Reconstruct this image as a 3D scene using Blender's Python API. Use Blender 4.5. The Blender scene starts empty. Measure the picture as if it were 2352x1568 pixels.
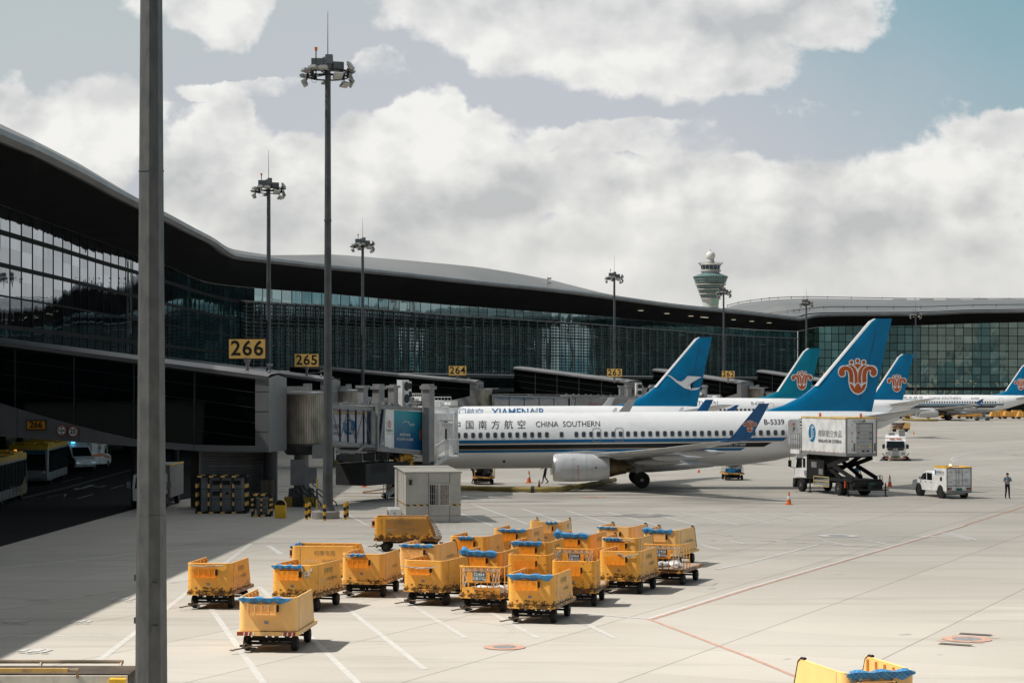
import bpy, bmesh, math, random
from mathutils import Vector, Matrix
from math import sin, cos, pi, radians, sqrt
R = random.Random(7)
SC = bpy.context.scene
COL = SC.collection
F, H, CX, HY = 4573.0, 7.4, 1176.0, 885.0      # focal length, eye height, principal point, horizon (photo measured 2352 wide)

def P(px, py, Y):                               # photo position at depth Y -> world point
    return Vector(((px-CX)*Y/F, Y, H-(py-HY)*Y/F))
def G(px, py, h=0.0):                           # photo position on the level h
    Y = (H-h)*F/(py-HY)
    return Vector(((px-CX)*Y/F, Y, h))

# ------------------------------------------------------------------ materials
def nt(m):
    m.use_nodes = True
    return m.node_tree
def lnk(t, a, b): t.links.new(a, b)
def mathn(t, op, a, b=None, c=None, clamp=False):
    n = t.nodes.new('ShaderNodeMath'); n.operation = op; n.use_clamp = clamp
    for i, v in enumerate((a, b, c)):
        if v is None: continue
        if isinstance(v, (int, float)): n.inputs[i].default_value = v
        else: lnk(t, v, n.inputs[i])
    return n.outputs[0]
def mixc(t, f, a, b, mode='MIX'):
    n = t.nodes.new('ShaderNodeMix'); n.data_type = 'RGBA'; n.blend_type = mode
    for s, v in ((0, f), (6, a), (7, b)):
        if isinstance(v, (int, float)): n.inputs[s].default_value = v
        elif isinstance(v, tuple): n.inputs[s].default_value = (*v[:3], 1)
        else: lnk(t, v, n.inputs[s])
    return n.outputs[2]
def noise(t, vec, scale, detail=4, rough=0.55, dist=0.0):
    n = t.nodes.new('ShaderNodeTexNoise'); n.inputs['Scale'].default_value = scale
    n.inputs['Detail'].default_value = detail; n.inputs['Roughness'].default_value = rough
    n.inputs['Distortion'].default_value = dist
    if vec is not None: lnk(t, vec, n.inputs['Vector'])
    return n.outputs[0]
def ramp(t, v, a, b):                            # smooth 0..1 between a and b
    n = t.nodes.new('ShaderNodeMapRange'); n.interpolation_type = 'SMOOTHSTEP'
    n.inputs[1].default_value = a; n.inputs[2].default_value = b
    lnk(t, v, n.inputs[0]); return n.outputs[0]
def coords(t, kind='Object'):
    return t.nodes.new('ShaderNodeTexCoord').outputs[kind]
def mapping(t, vec, scale=(1,1,1), rot=(0,0,0), loc=(0,0,0)):
    n = t.nodes.new('ShaderNodeMapping'); lnk(t, vec, n.inputs[0])
    n.inputs['Scale'].default_value = scale; n.inputs['Rotation'].default_value = rot
    n.inputs['Location'].default_value = loc
    return n.outputs[0]
def sep(t, vec):
    n = t.nodes.new('ShaderNodeSeparateXYZ'); lnk(t, vec, n.inputs[0]); return n.outputs
def bump(t, hgt, strength=0.2, dist=0.02):
    n = t.nodes.new('ShaderNodeBump'); n.inputs['Strength'].default_value = strength
    n.inputs['Distance'].default_value = dist; lnk(t, hgt, n.inputs['Height']); return n.outputs[0]

MATS = {}
def mat(name, rgb, rough=0.6, metal=0.0, var=0.12, vscale=1.5, dirt=0.0, dirtrgb=(0.03,0.02,0.015), dscale=2.5, emit=None, spec=0.4, bmp=0.0):
    if name in MATS: return MATS[name]
    m = bpy.data.materials.new(name); t = nt(m); b = t.nodes['Principled BSDF']
    v = coords(t)
    n1 = noise(t, v, vscale, 5)
    c = mixc(t, ramp(t, n1, 0.3, 0.7), tuple(x*(1-var) for x in rgb), tuple(min(1, x*(1+var)) for x in rgb))
    if dirt > 0:
        n2 = noise(t, mapping(t, v, (1, 1, 0.35)), dscale, 8, 0.7)
        c = mixc(t, mathn(t, 'MULTIPLY', ramp(t, n2, 0.5, 0.72), dirt), c, dirtrgb)
    lnk(t, c, b.inputs['Base Color'])
    b.inputs['Roughness'].default_value = rough; b.inputs['Metallic'].default_value = metal
    b.inputs['Specular IOR Level'].default_value = spec
    if bmp: lnk(t, bump(t, noise(t, v, vscale*6, 4), bmp), b.inputs['Normal'])
    if emit:
        b.inputs['Emission Color'].default_value = (*emit[:3], 1); b.inputs['Emission Strength'].default_value = emit[3]
    MATS[name] = m; return m

def glassmat(name, tint, base, ior=2.0, rough=0.03, wave=0.0, pane=0.0):
    if name in MATS: return MATS[name]
    m = bpy.data.materials.new(name); t = nt(m); t.nodes.remove(t.nodes['Principled BSDF'])
    out = t.nodes['Material Output']
    d = t.nodes.new('ShaderNodeBsdfDiffuse'); d.inputs[0].default_value = (*base, 1)
    g = t.nodes.new('ShaderNodeBsdfGlossy'); g.inputs[0].default_value = (*tint, 1); g.inputs['Roughness'].default_value = rough
    if pane:                                     # every pane reflects a little differently
        oi = t.nodes.new('ShaderNodeObjectInfo'); wn_ = t.nodes.new('ShaderNodeTexWhiteNoise'); wn_.noise_dimensions = '2D'; cc_ = t.nodes.new('ShaderNodeCombineXYZ')
        lnk(t, oi.outputs['Random'], cc_.inputs[0]); lnk(t, mathn(t, 'FLOOR', mathn(t, 'DIVIDE', sep(t, coords(t))[2], 2.05)), cc_.inputs[1]); lnk(t, cc_.outputs[0], wn_.inputs['Vector'])
        lnk(t, mixc(t, wn_.outputs['Value'], tuple(x*(1-pane) for x in tint), tint), g.inputs[0])
        lnk(t, mixc(t, mathn(t, 'POWER', wn_.outputs['Value'], 6.0), base, tuple(min(1, x*3.0) for x in base)), d.inputs[0])
    ge = t.nodes.new('ShaderNodeNewGeometry'); dt = t.nodes.new('ShaderNodeVectorMath'); dt.operation = 'DOT_PRODUCT'
    lnk(t, ge.outputs['Incoming'], dt.inputs[0]); lnk(t, ge.outputs['Normal'], dt.inputs[1])
    f0 = ((ior-1)/(ior+1))**2; cs = mathn(t, 'SUBTRACT', 1.0, mathn(t, 'ABSOLUTE', dt.outputs['Value']), clamp=True)
    fr = mathn(t, 'ADD', f0, mathn(t, 'MULTIPLY', mathn(t, 'POWER', cs, 5.0), 1-f0), clamp=True)
    mx = t.nodes.new('ShaderNodeMixShader'); lnk(t, fr, mx.inputs[0]); lnk(t, d.outputs[0], mx.inputs[1]); lnk(t, g.outputs[0], mx.inputs[2])
    if wave:
        nn = bump(t, noise(t, mapping(t, coords(t), (1, 1, 0.5)), 0.35, 2), wave, 0.3)
        lnk(t, nn, g.inputs['Normal'])
    lnk(t, mx.outputs[0], out.inputs[0]); MATS[name] = m; return m

def stripemat(name, ca, cb, period, axis=2, duty=0.5, skew=0.0, rough=0.5, off=0.0):
    if name in MATS: return MATS[name]
    m = bpy.data.materials.new(name); t = nt(m); b = t.nodes['Principled BSDF']
    s = sep(t, coords(t)); v = s[axis]
    if skew: v = mathn(t, 'ADD', v, mathn(t, 'MULTIPLY', s[2], skew))
    f = mathn(t, 'FRACT', mathn(t, 'DIVIDE', mathn(t, 'ADD', v, 50.0*period+off), period))
    k = mathn(t, 'GREATER_THAN', f, duty)
    c = mixc(t, k, ca, cb)
    c = mixc(t, mathn(t, 'MULTIPLY', noise(t, coords(t), 6), 0.25), c, (0.05, 0.045, 0.04))
    lnk(t, c, b.inputs['Base Color']); b.inputs['Roughness'].default_value = rough
    MATS[name] = m; return m

# ------------------------------------------------------------------ mesh builder
AUTOSPLIT = set('panel_seam reflective_band portal_joint panel_joint window face reflector window_pillar guard_rail fan_grille rear_wheel_arch platform_rail reflective_tape hazard_stripe slogan vent_slots roof_walkway lettering orange_stripe window_glass poster_figure roof_fittings step_bracket mesh_window stair_handrail bank_emblem outer_tunnel_panel warning_mark poster_skyline top_rail'.split())
class MB:
    def __init__(s): s.v = []; s.f = []; s.m = []; s.M = Matrix.Identity(4)
    def add(s, vs, fs, mi=0):
        o = len(s.v)
        s.v += [tuple(s.M @ Vector(p)) for p in vs]; s.f += [tuple(i+o for i in f) for f in fs]; s.m += [mi]*len(fs); return s
    def box(s, c, d, mi=0, rz=0.0, rx=0.0, ry=0.0, taper=1.0):
        x, y, z = d[0]/2, d[1]/2, d[2]/2
        q = Matrix.Translation(Vector(c)) @ Matrix.Rotation(rz, 4, 'Z') @ Matrix.Rotation(ry, 4, 'Y') @ Matrix.Rotation(rx, 4, 'X')
        vs = [tuple(q @ Vector(((a*x)*(taper if k > 0 else 1), (b*y)*(taper if k > 0 else 1), k*z))) for k in (-1, 1) for a, b in ((-1,-1),(1,-1),(1,1),(-1,1))]
        return s.add(vs, [(3,2,1,0),(4,5,6,7),(0,1,5,4),(1,2,6,5),(2,3,7,6),(3,0,4,7)], mi)
    def bb(s, a, b, mi=0):                       # box between two corners
        return s.box([(a[i]+b[i])/2 for i in range(3)], [abs(a[i]-b[i]) for i in range(3)], mi)
    def poly(s, pts, mi=0): return s.add(pts, [tuple(range(len(pts)))], mi)
    def prism(s, pts, vec, mi=0):
        n = len(pts); v = Vector(vec)
        vs = [tuple(p) for p in pts]+[tuple(Vector(p)+v) for p in pts]
        return s.add(vs, [tuple(range(n-1,-1,-1)), tuple(range(n,2*n))]+[(i,(i+1)%n,(i+1)%n+n,i+n) for i in range(n)], mi)
    def loft(s, rings, mi=0, cap=True, close=True):
        n = len(rings[0]); vs = [tuple(p) for r in rings for p in r]; fs = []
        for k in range(len(rings)-1):
            for i in range(n if close else n-1):
                j = (i+1) % n
                fs.append((k*n+i, k*n+j, (k+1)*n+j, (k+1)*n+i))
        if cap and close: fs += [tuple(range(n-1,-1,-1)), tuple(range((len(rings)-1)*n, len(rings)*n))]
        return s.add(vs, fs, mi)
    def cyl(s, a, b, r0, r1=None, n=12, mi=0, cap=True):
        a, b = Vector(a), Vector(b); r1 = r0 if r1 is None else r1
        z = (b-a).normalized(); x = z.orthogonal().normalized(); y = z.cross(x)
        rr = [[c+(x*cos(2*pi*i/n)+y*sin(2*pi*i/n))*r for i in range(n)] for c, r in ((a, r0), (b, r1))]
        return s.loft(rr, mi, cap)
    def rod(s, pts, r, n=6, mi=0):
        for a, b in zip(pts[:-1], pts[1:]): s.cyl(a, b, r, r, n, mi)
        return s
    def tube(s, pts, r, n=8, mi=0):              # smooth swept tube
        pts = [Vector(p) for p in pts]; rings = []
        up = Vector((0.01, 0.02, 1))
        for i, p in enumerate(pts):
            d = (pts[min(i+1, len(pts)-1)]-pts[max(i-1, 0)]).normalized()
            x = d.cross(up)
            x = x.normalized() if x.length > 1e-4 else Vector((1,0,0)); y = x.cross(d)
            rr = r[i] if isinstance(r, (list, tuple)) else r
            rings.append([p+(x*cos(2*pi*k/n)+y*sin(2*pi*k/n))*rr for k in range(n)])
        return s.loft(rings, mi)
    def rev(s, prof, c, axis='Z', n=24, mi=0, cap=True):   # prof: (r, h)
        rings = []
        for r, h in prof:
            ring = []
            for i in range(n):
                a = 2*pi*i/n
                q = (r*cos(a), r*sin(a), h) if axis == 'Z' else ((h, r*cos(a), r*sin(a)) if axis == 'X' else (r*cos(a), h, r*sin(a)))
                ring.append(Vector(c)+Vector(q))
            rings.append(ring)
        return s.loft(rings, mi, cap)
    def pieces(s):                                # far-apart groups of faces, so that each becomes an object of its own
        par = list(range(len(s.v)))
        def find(a):
            while par[a] != a: par[a] = par[par[a]]; a = par[a]
            return a
        for f in s.f:
            for i in f[1:]: par[find(f[0])] = find(i)
        isl = {}
        for k, f in enumerate(s.f): isl.setdefault(find(f[0]), []).append(k)
        if len(isl) > 400: return [list(range(len(s.f)))]
        bx = []
        for fs in isl.values():
            vs = [s.v[i] for k in fs for i in s.f[k]]
            bx.append(([min(v[i] for v in vs) for i in range(3)], [max(v[i] for v in vs) for i in range(3)], fs))
        gr = list(range(len(bx)))
        def gf(a):
            while gr[a] != a: a = gr[a]
            return a
        for i in range(len(bx)):
            for j in range(i):
                if gf(i) == gf(j): continue
                g = sqrt(sum(max(0, bx[i][0][q]-bx[j][1][q], bx[j][0][q]-bx[i][1][q])**2 for q in range(3)))
                lg = max(max(b[1][q]-b[0][q] for q in range(3)) for b in (bx[i], bx[j]))
                if g < max(.02, .5*lg): gr[gf(i)] = gf(j)
        out_ = {}
        for i, b in enumerate(bx): out_.setdefault(gf(i), []).extend(b[2])
        return list(out_.values())
    def build(s, name, mats, parent=None, smooth=False, loc=None):
        if name in AUTOSPLIT and len(s.f) < 4000:
            gs = s.pieces()
            if len(gs) > 1:
                for g in gs:
                    m_ = MB(); ids = {}
                    for k in g:
                        m_.f.append(tuple(ids.setdefault(i, len(ids)) for i in s.f[k])); m_.m.append(s.m[k])
                    m_.v = [s.v[i] for i in ids]; last = m_.build('%s' % name, mats, parent, smooth, loc)
                return last
        me = bpy.data.meshes.new(name); me.from_pydata(s.v, [], s.f)
        for m in (mats if isinstance(mats, (list, tuple)) else [mats]): me.materials.append(m)
        for i, p in enumerate(me.polygons):
            p.material_index = s.m[i]
        bm = bmesh.new(); bm.from_mesh(me); bmesh.ops.recalc_face_normals(bm, faces=bm.faces)
        bm.to_mesh(me); bm.free()
        if smooth:
            for p in me.polygons: p.use_smooth = True
            try: me.set_sharp_from_angle(angle=radians(38))
            except Exception: pass
        o = bpy.data.objects.new(name, me); COL.objects.link(o)
        if parent: o.parent = parent
        if loc: o.location = loc
        return o

def thing(name, label, cat, loc=(0,0,0), rz=0.0, group=None):
    o = bpy.data.objects.new(name, None); COL.objects.link(o); o.empty_display_size = 0.3
    o.location = loc; o.rotation_euler = (0, 0, rz); return tag(o, label, cat, group)
def tag(o, label, cat, group=None):
    o['label'] = label; o['category'] = cat
    if group: o['group'] = group
    return o
def struct(o, label=None):
    o['kind'] = 'structure'
    if label: o['label'] = label
    return o
KIDS = {}
def kids(o): return [c for c in COL.objects if c.parent == o]
def dup(o, parent=None):
    c = o.copy(); COL.objects.link(c); c.parent = parent
    for ch in kids(o): dup(ch, c)
    return c

def text_mb(s, size, mi=0, bold=0.0, sx=1.0, align='CENTER', shear=0.0, spacing=1.0):
    c = bpy.data.curves.new('lettering', 'FONT'); c.body = s; c.size = size; c.align_x = align; c.align_y = 'CENTER'
    c.offset = bold*size; c.shear = shear; c.space_character = spacing; c.resolution_u = 3
    o = bpy.data.objects.new('lettering', c); COL.objects.link(o)
    bpy.context.view_layer.update()
    me = bpy.data.meshes.new_from_object(o.evaluated_get(bpy.context.evaluated_depsgraph_get()))
    vs = [(v.co.x*sx, v.co.y, 0.0) for v in me.vertices]; fs = [tuple(p.vertices) for p in me.polygons]
    bpy.data.objects.remove(o); bpy.data.curves.remove(c); bpy.data.meshes.remove(me)
    return vs, fs
def place_text(mb, s, size, origin, right, up, mi=0, **k):
    vs, fs = text_mb(s, size, **k); o, r, u = Vector(origin), Vector(right), Vector(up)
    mb.add([tuple(o+r*v[0]+u*v[1]) for v in vs], fs, mi); return mb

# ------------------------------------------------------------------ common materials
M_WHITE = mat('white_paint', (0.82,0.82,0.81), 0.35, dirt=0.25, dirtrgb=(0.3,0.29,0.27))
M_PLANEW = mat('aircraft_white', (0.80,0.81,0.82), 0.22, var=0.02, dirt=0.12, dirtrgb=(0.5,0.49,0.47), dscale=0.6)
M_GREYP = mat('aircraft_grey', (0.50,0.51,0.52), 0.35, var=0.06, dirt=0.35, dirtrgb=(0.25,0.22,0.2), dscale=0.8)
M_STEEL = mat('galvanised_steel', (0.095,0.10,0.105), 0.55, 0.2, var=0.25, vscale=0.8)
M_METAL = mat('bare_metal', (0.55,0.55,0.54), 0.28, 0.9)
M_BLACK = mat('black_metal', (0.012,0.012,0.012), 0.6)
M_DARK = mat('dark_grey_paint', (0.035,0.035,0.037), 0.6)
M_RUB = mat('tyre_rubber', (0.015,0.015,0.015), 0.85)
M_GREY = mat('light_grey_paint', (0.27,0.27,0.27), 0.5, dirt=0.3, dirtrgb=(0.2,0.19,0.17))
M_MID = mat('mid_grey_paint', (0.20,0.20,0.21), 0.5)
M_YEL = mat('yellow_paint', (0.85,0.50,0.03), 0.45, dirt=0.3, dirtrgb=(0.2,0.1,0.02))
M_ORANGE = mat('orange_plastic', (0.80,0.16,0.02), 0.5)
M_LWHITE = mat('white_lettering', (0.7,0.7,0.7), 0.6)
M_LBLACK = mat('black_lettering', (0.012,0.01,0.01), 0.5)
M_LBLUE = mat('blue_lettering', (0.02,0.13,0.33), 0.5)
M_CYAN = mat('cyan_blue_paint', (0.000,0.185,0.39), 0.32, spec=0.18, var=0.12, vscale=0.5)
M_TEAL = mat('teal_blue_paint', (0.000,0.20,0.31), 0.35, spec=0.15, var=0.12, vscale=0.5)
M_REDL = mat('red_lettering', (0.45,0.04,0.02), 0.5)
M_KAPOK = mat('burnt_orange_paint', (0.45,0.085,0.006), 0.4, var=0.15)
M_VGLASS = glassmat('vehicle_glass', (0.8,0.9,0.95), (0.01,0.012,0.013), 1.55)
M_CONC = mat('concrete', (0.30,0.29,0.27), 0.85, var=0.2, dirt=0.4, dirtrgb=(0.12,0.11,0.1), bmp=0.2)
M_PANEL = mat('aluminium_panel', (0.20,0.20,0.205), 0.5, 0.1, var=0.12, vscale=0.3, dirt=0.25, dirtrgb=(0.2,0.19,0.18))
M_SIGNY = mat('yellow_sign_face', (0.95,0.58,0.17), 0.45, var=0.05)
M_BY = stripemat('black_yellow_bands', (0.85,0.45,0.02), (0.012,0.012,0.012), 0.46, off=-0.12)
M_BYD = stripemat('black_yellow_hazard', (0.8,0.5,0.12), (0.012,0.012,0.012), 0.36, axis=0, skew=0.9)
# ------------------------------------------------------------------ camera, sun, sky
cam = bpy.data.objects.new('camera', bpy.data.cameras.new('camera')); COL.objects.link(cam)
cam.location = (0, 0, H); cam.rotation_euler = (pi/2, 0, 0)
cam.data.sensor_width = 36; cam.data.lens = 36*F/2352; cam.data.shift_y = (HY-784)/2352
cam.data.clip_start = 0.5; cam.data.clip_end = 30000; SC.camera = cam
SUND = Vector((0.72, 0.09, -1)).normalized()
sl = bpy.data.lights.new('sun', 'SUN'); sl.energy = 5.0; sl.angle = radians(0.6); sl.color = (1, 0.955, 0.88)
so = bpy.data.objects.new('sun', sl); COL.objects.link(so); so.rotation_euler = SUND.to_track_quat('-Z', 'Y').to_euler()
SC.view_settings.view_transform = 'Standard'; SC.view_settings.look = 'None'; SC.view_settings.exposure = 0.30; SC.view_settings.gamma = 1.0
w = bpy.data.worlds.new('World'); SC.world = w; w.use_nodes = True; t = w.node_tree; t.nodes.clear()
out = t.nodes.new('ShaderNodeOutputWorld')
sky = t.nodes.new('ShaderNodeTexSky'); sky.sky_type = 'NISHITA'; sky.sun_disc = False
sky.sun_elevation = radians(54.5); sky.sun_rotation = radians(-90); sky.air_density = 1.2; sky.dust_density = 2.0
bg1 = t.nodes.new('ShaderNodeBackground'); bg1.inputs[1].default_value = 0.1; lnk(t, sky.outputs[0], bg1.inputs[0])
dirv = coords(t, 'Generated'); s = sep(t, dirv)
ay = mathn(t, 'MAXIMUM', mathn(t, 'ABSOLUTE', s[1]), 0.05)
U = mathn(t, 'DIVIDE', s[0], ay); V = mathn(t, 'DIVIDE', s[2], ay)
cmb = t.nodes.new('ShaderNodeCombineXYZ'); lnk(t, U, cmb.inputs[0]); lnk(t, V, cmb.inputs[1]); lnk(t, s[1], cmb.inputs[2])
uv = cmb.outputs[0]
wn = t.nodes.new('ShaderNodeTexNoise'); wn.inputs['Scale'].default_value = 16; wn.inputs['Detail'].default_value = 5; wn.inputs['Roughness'].default_value = 0.6; lnk(t, uv, wn.inputs['Vector'])
wc = sep(t, wn.outputs['Color'])
U0, V0 = U, V
U = mathn(t, 'ADD', U, mathn(t, 'MULTIPLY', mathn(t, 'SUBTRACT', wc[0], 0.5), 0.055)); V = mathn(t, 'ADD', V, mathn(t, 'MULTIPLY', mathn(t, 'SUBTRACT', wc[1], 0.5), 0.038))
def blob(px, py, rx, ry):                        # soft cloud mass given by direction, 1 inside, falling to -inf
    u0, v0 = (px-CX)/F, (HY-py)/F
    a = mathn(t, 'DIVIDE', mathn(t, 'SUBTRACT', U, u0), rx/F); b = mathn(t, 'DIVIDE', mathn(t, 'SUBTRACT', V, v0), ry/F)
    return mathn(t, 'SUBTRACT', 1.0, mathn(t, 'SQRT', mathn(t, 'ADD', mathn(t, 'MULTIPLY', a, a), mathn(t, 'MULTIPLY', b, b))))
def smax(a, b): 
    n = t.nodes.new('ShaderNodeMath'); n.operation = 'SMOOTH_MAX'; lnk(t, a, n.inputs[0]); lnk(t, b, n.inputs[1]); n.inputs[2].default_value = 0.15
    return n.outputs[0]
CL = [(1180,20,330,110),(1450,60,420,150),(1640,130,260,120),(1850,40,180,90),(1350,-150,700,230),
      (500,10,130,85),(470,-120,300,150),
      (90,400,330,210),(240,300,140,130),(30,260,70,100),(-200,500,300,330),
      (500,420,190,170),(500,290,70,70),(700,400,170,120),
      (980,330,230,130),(960,250,130,75),(1050,270,110,80),(830,310,90,80),(1100,400,150,120),(700,400,200,110),(860,420,200,120),
      (1300,420,260,75),(1750,430,420,95),(2150,430,420,140),(2330,300,230,70),(2600,330,330,130),
      (800,680,1500,190),(1800,650,1500,250),(-500,700,900,330),(3300,600,900,330),(-1400,420,500,200),(4200,300,500,220),(6800,560,2400,330),(-4800,560,2400,330),(640,520,420,120)]
dens = None
for c in CL:
    b = blob(*c); dens = b if dens is None else smax(dens, b)
dens = mathn(t, 'MINIMUM', dens, 0.6)
for c, cap in (((862,165,95,50),.16),((1500,318,330,48),.17),((1900,268,170,28),.10),((1700,292,200,30),.10),((2150,250,220,30),.05),((560,200,160,26),.04)):
    dens = smax(dens, mathn(t, 'MINIMUM', blob(*c), cap))
nmap = mapping(t, uv, (1, 1.25, 0.2))
n1 = noise(t, nmap, 10, 10, 0.58); n2 = noise(t, nmap, 30, 8, 0.62)
fd = mathn(t, 'ADD', mathn(t, 'MULTIPLY', dens, 1.5), mathn(t, 'ADD', mathn(t, 'MULTIPLY', mathn(t, 'SUBTRACT', n1, 0.5), 2.6), mathn(t, 'MULTIPLY', mathn(t, 'SUBTRACT', n2, 0.5), 0.9)))
alpha = ramp(t, fd, -0.05, 0.30)
# relief inside the clouds: difference of the billow field towards the sun side
nmap2 = mapping(t, uv, (1, 1.25, 0.2), loc=(0.009, -0.012, 0))
r1 = noise(t, nmap, 19, 7, 0.5); r2 = noise(t, nmap2, 19, 7, 0.5)
rel = mathn(t, 'MULTIPLY', mathn(t, 'MULTIPLY', mathn(t, 'SUBTRACT', r1, r2), 2.9), mathn(t, 'ADD', 0.3, mathn(t, 'MULTIPLY', ramp(t, V0, 0.03, 0.11), 0.7)))
big = noise(t, mapping(t, uv, (1, 2.0, 0.2), loc=(3.1, 1.7, 0)), 7, 5, 0.5)
br = mathn(t, 'ADD', mathn(t, 'ADD', 0.5, rel), mathn(t, 'MULTIPLY', mathn(t, 'SUBTRACT', big, 0.5), 0.75), clamp=True)
edge = ramp(t, fd, 0.75, 0.1)
br = mathn(t, 'ADD', br, mathn(t, 'MULTIPLY', edge, 0.22), clamp=True)
for c, wt in (((990,260,190,110),.6),((240,270,150,110),.55),((100,360,170,120),.5),((1060,330,150,90),.3),((560,330,130,90),.45),((2120,400,170,110),.5),((1500,110,330,120),.35),((1300,140,260,110),.25),((510,40,120,60),.5),
              ((1050,470,200,80),-.5),((1180,420,110,70),-.4),((300,430,180,90),-.4),((480,470,170,70),-.3),((2060,520,320,90),-.28),((1700,60,220,50),-.3),((1160,10,200,40),-.2),((820,560,260,50),-.25)):
    br = mathn(t, 'ADD', br, mathn(t, 'MULTIPLY', mathn(t, 'MAXIMUM', blob(*c), 0.0), wt), clamp=True)
ccol = mixc(t, br, (0.44,0.445,0.45), (0.77,0.755,0.725))
# clear air between the clouds: grey lilac low, teal to the upper right
tl = ramp(t, mathn(t, 'ADD', mathn(t, 'MULTIPLY', U, 1.0), mathn(t, 'MULTIPLY', V, 1.6)), 0.26, 0.60)
air = mixc(t, tl, (0.445,0.455,0.495), (0.19,0.335,0.385))
tl2 = ramp(t, mathn(t, 'SUBTRACT', V, mathn(t, 'MULTIPLY', U, 0.25)), 0.14, 0.26)
air = mixc(t, mathn(t, 'MULTIPLY', tl2, 0.8), air, (0.40,0.45,0.44))
up = ramp(t, s[2], 0.25, 0.7)
air = mixc(t, up, air, (0.075,0.11,0.15))
col = mixc(t, alpha, air, ccol)
col = mixc(t, mathn(t, 'MULTIPLY', ramp(t, s[1], 0.05, -0.25), 0.45), col, (0.10,0.12,0.14))
col = mixc(t, mathn(t, 'MULTIPLY', ramp(t, s[2], 0.2, 0.5), 0.6), col, (0.07,0.10,0.13))
bg2 = t.nodes.new('ShaderNodeBackground'); lnk(t, col, bg2.inputs[0]); bg2.inputs[1].default_value = 1.0
mx = t.nodes.new('ShaderNodeMixShader'); mx.inputs[0].default_value = 0.9
lnk(t, bg1.outputs[0], mx.inputs[1]); lnk(t, bg2.outputs[0], mx.inputs[2]); lnk(t, mx.outputs[0], out.inputs[0])
w.cycles.sampling_method = 'MANUAL'; w.cycles.sample_map_resolution = 512

# an unseen cloud added up to the left, between the sun and the far apron; it thins the sunlight there
def shade_cloud():
    m = bpy.data.materials.new('shade_cloud_vapour'); t = nt(m); t.nodes.remove(t.nodes['Principled BSDF'])
    tr = t.nodes.new('ShaderNodeBsdfTransparent'); d = t.nodes.new('ShaderNodeBsdfTranslucent'); d.inputs[0].default_value = (0.9,0.9,0.9,1)
    v = coords(t); sx = sep(t, v)
    # fades out towards its near side (low y)
    a = mathn(t, 'MULTIPLY', ramp(t, mathn(t, 'ADD', sx[1], mathn(t, 'MULTIPLY', mathn(t, 'SUBTRACT', noise(t, v, 0.02, 4), 0.5), 55.0)), -8.0, 50.0), 0.34)
    m1 = t.nodes.new('ShaderNodeMixShader'); lnk(t, a, m1.inputs[0]); lnk(t, tr.outputs[0], m1.inputs[1]); lnk(t, d.outputs[0], m1.inputs[2])
    lnk(t, m1.outputs[0], t.nodes['Material Output'].inputs[0])
    z0 = 420.0; off = Vector((-SUND.x/SUND.z*-1*0, 0, 0))
    cx = 60 + SUND.x/SUND.z*z0; cy = 62 + SUND.y/SUND.z*z0
    mb = MB(); nx, ny = 24, 24; rings_t = []; rings_b = []
    for j in range(ny+1):
        rt, rb = [], []
        for i in range(nx+1):
            x = -420+840*i/nx; y = -30+900*j/ny
            e = min(1, i/3, (nx-i)/3, j/3, (ny-j)/3); b = (sin(x*0.03)+cos(y*0.041)+sin((x+y)*0.02))*6*e
            rt.append(Vector((x, y, 22*e+b))); rb.append(Vector((x, y, -6*e+b*0.3)))
        rings_t.append(rt); rings_b.append(rb)
    mb.loft(rings_t, 0, False, False); mb.loft(rings_b, 0, False, False)
    o = mb.build('shade_cloud', m, smooth=True); o.location = (cx, cy, z0); struct(o, 'thin unseen vapour layer added to shade the far apron')
shade_cloud()

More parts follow.
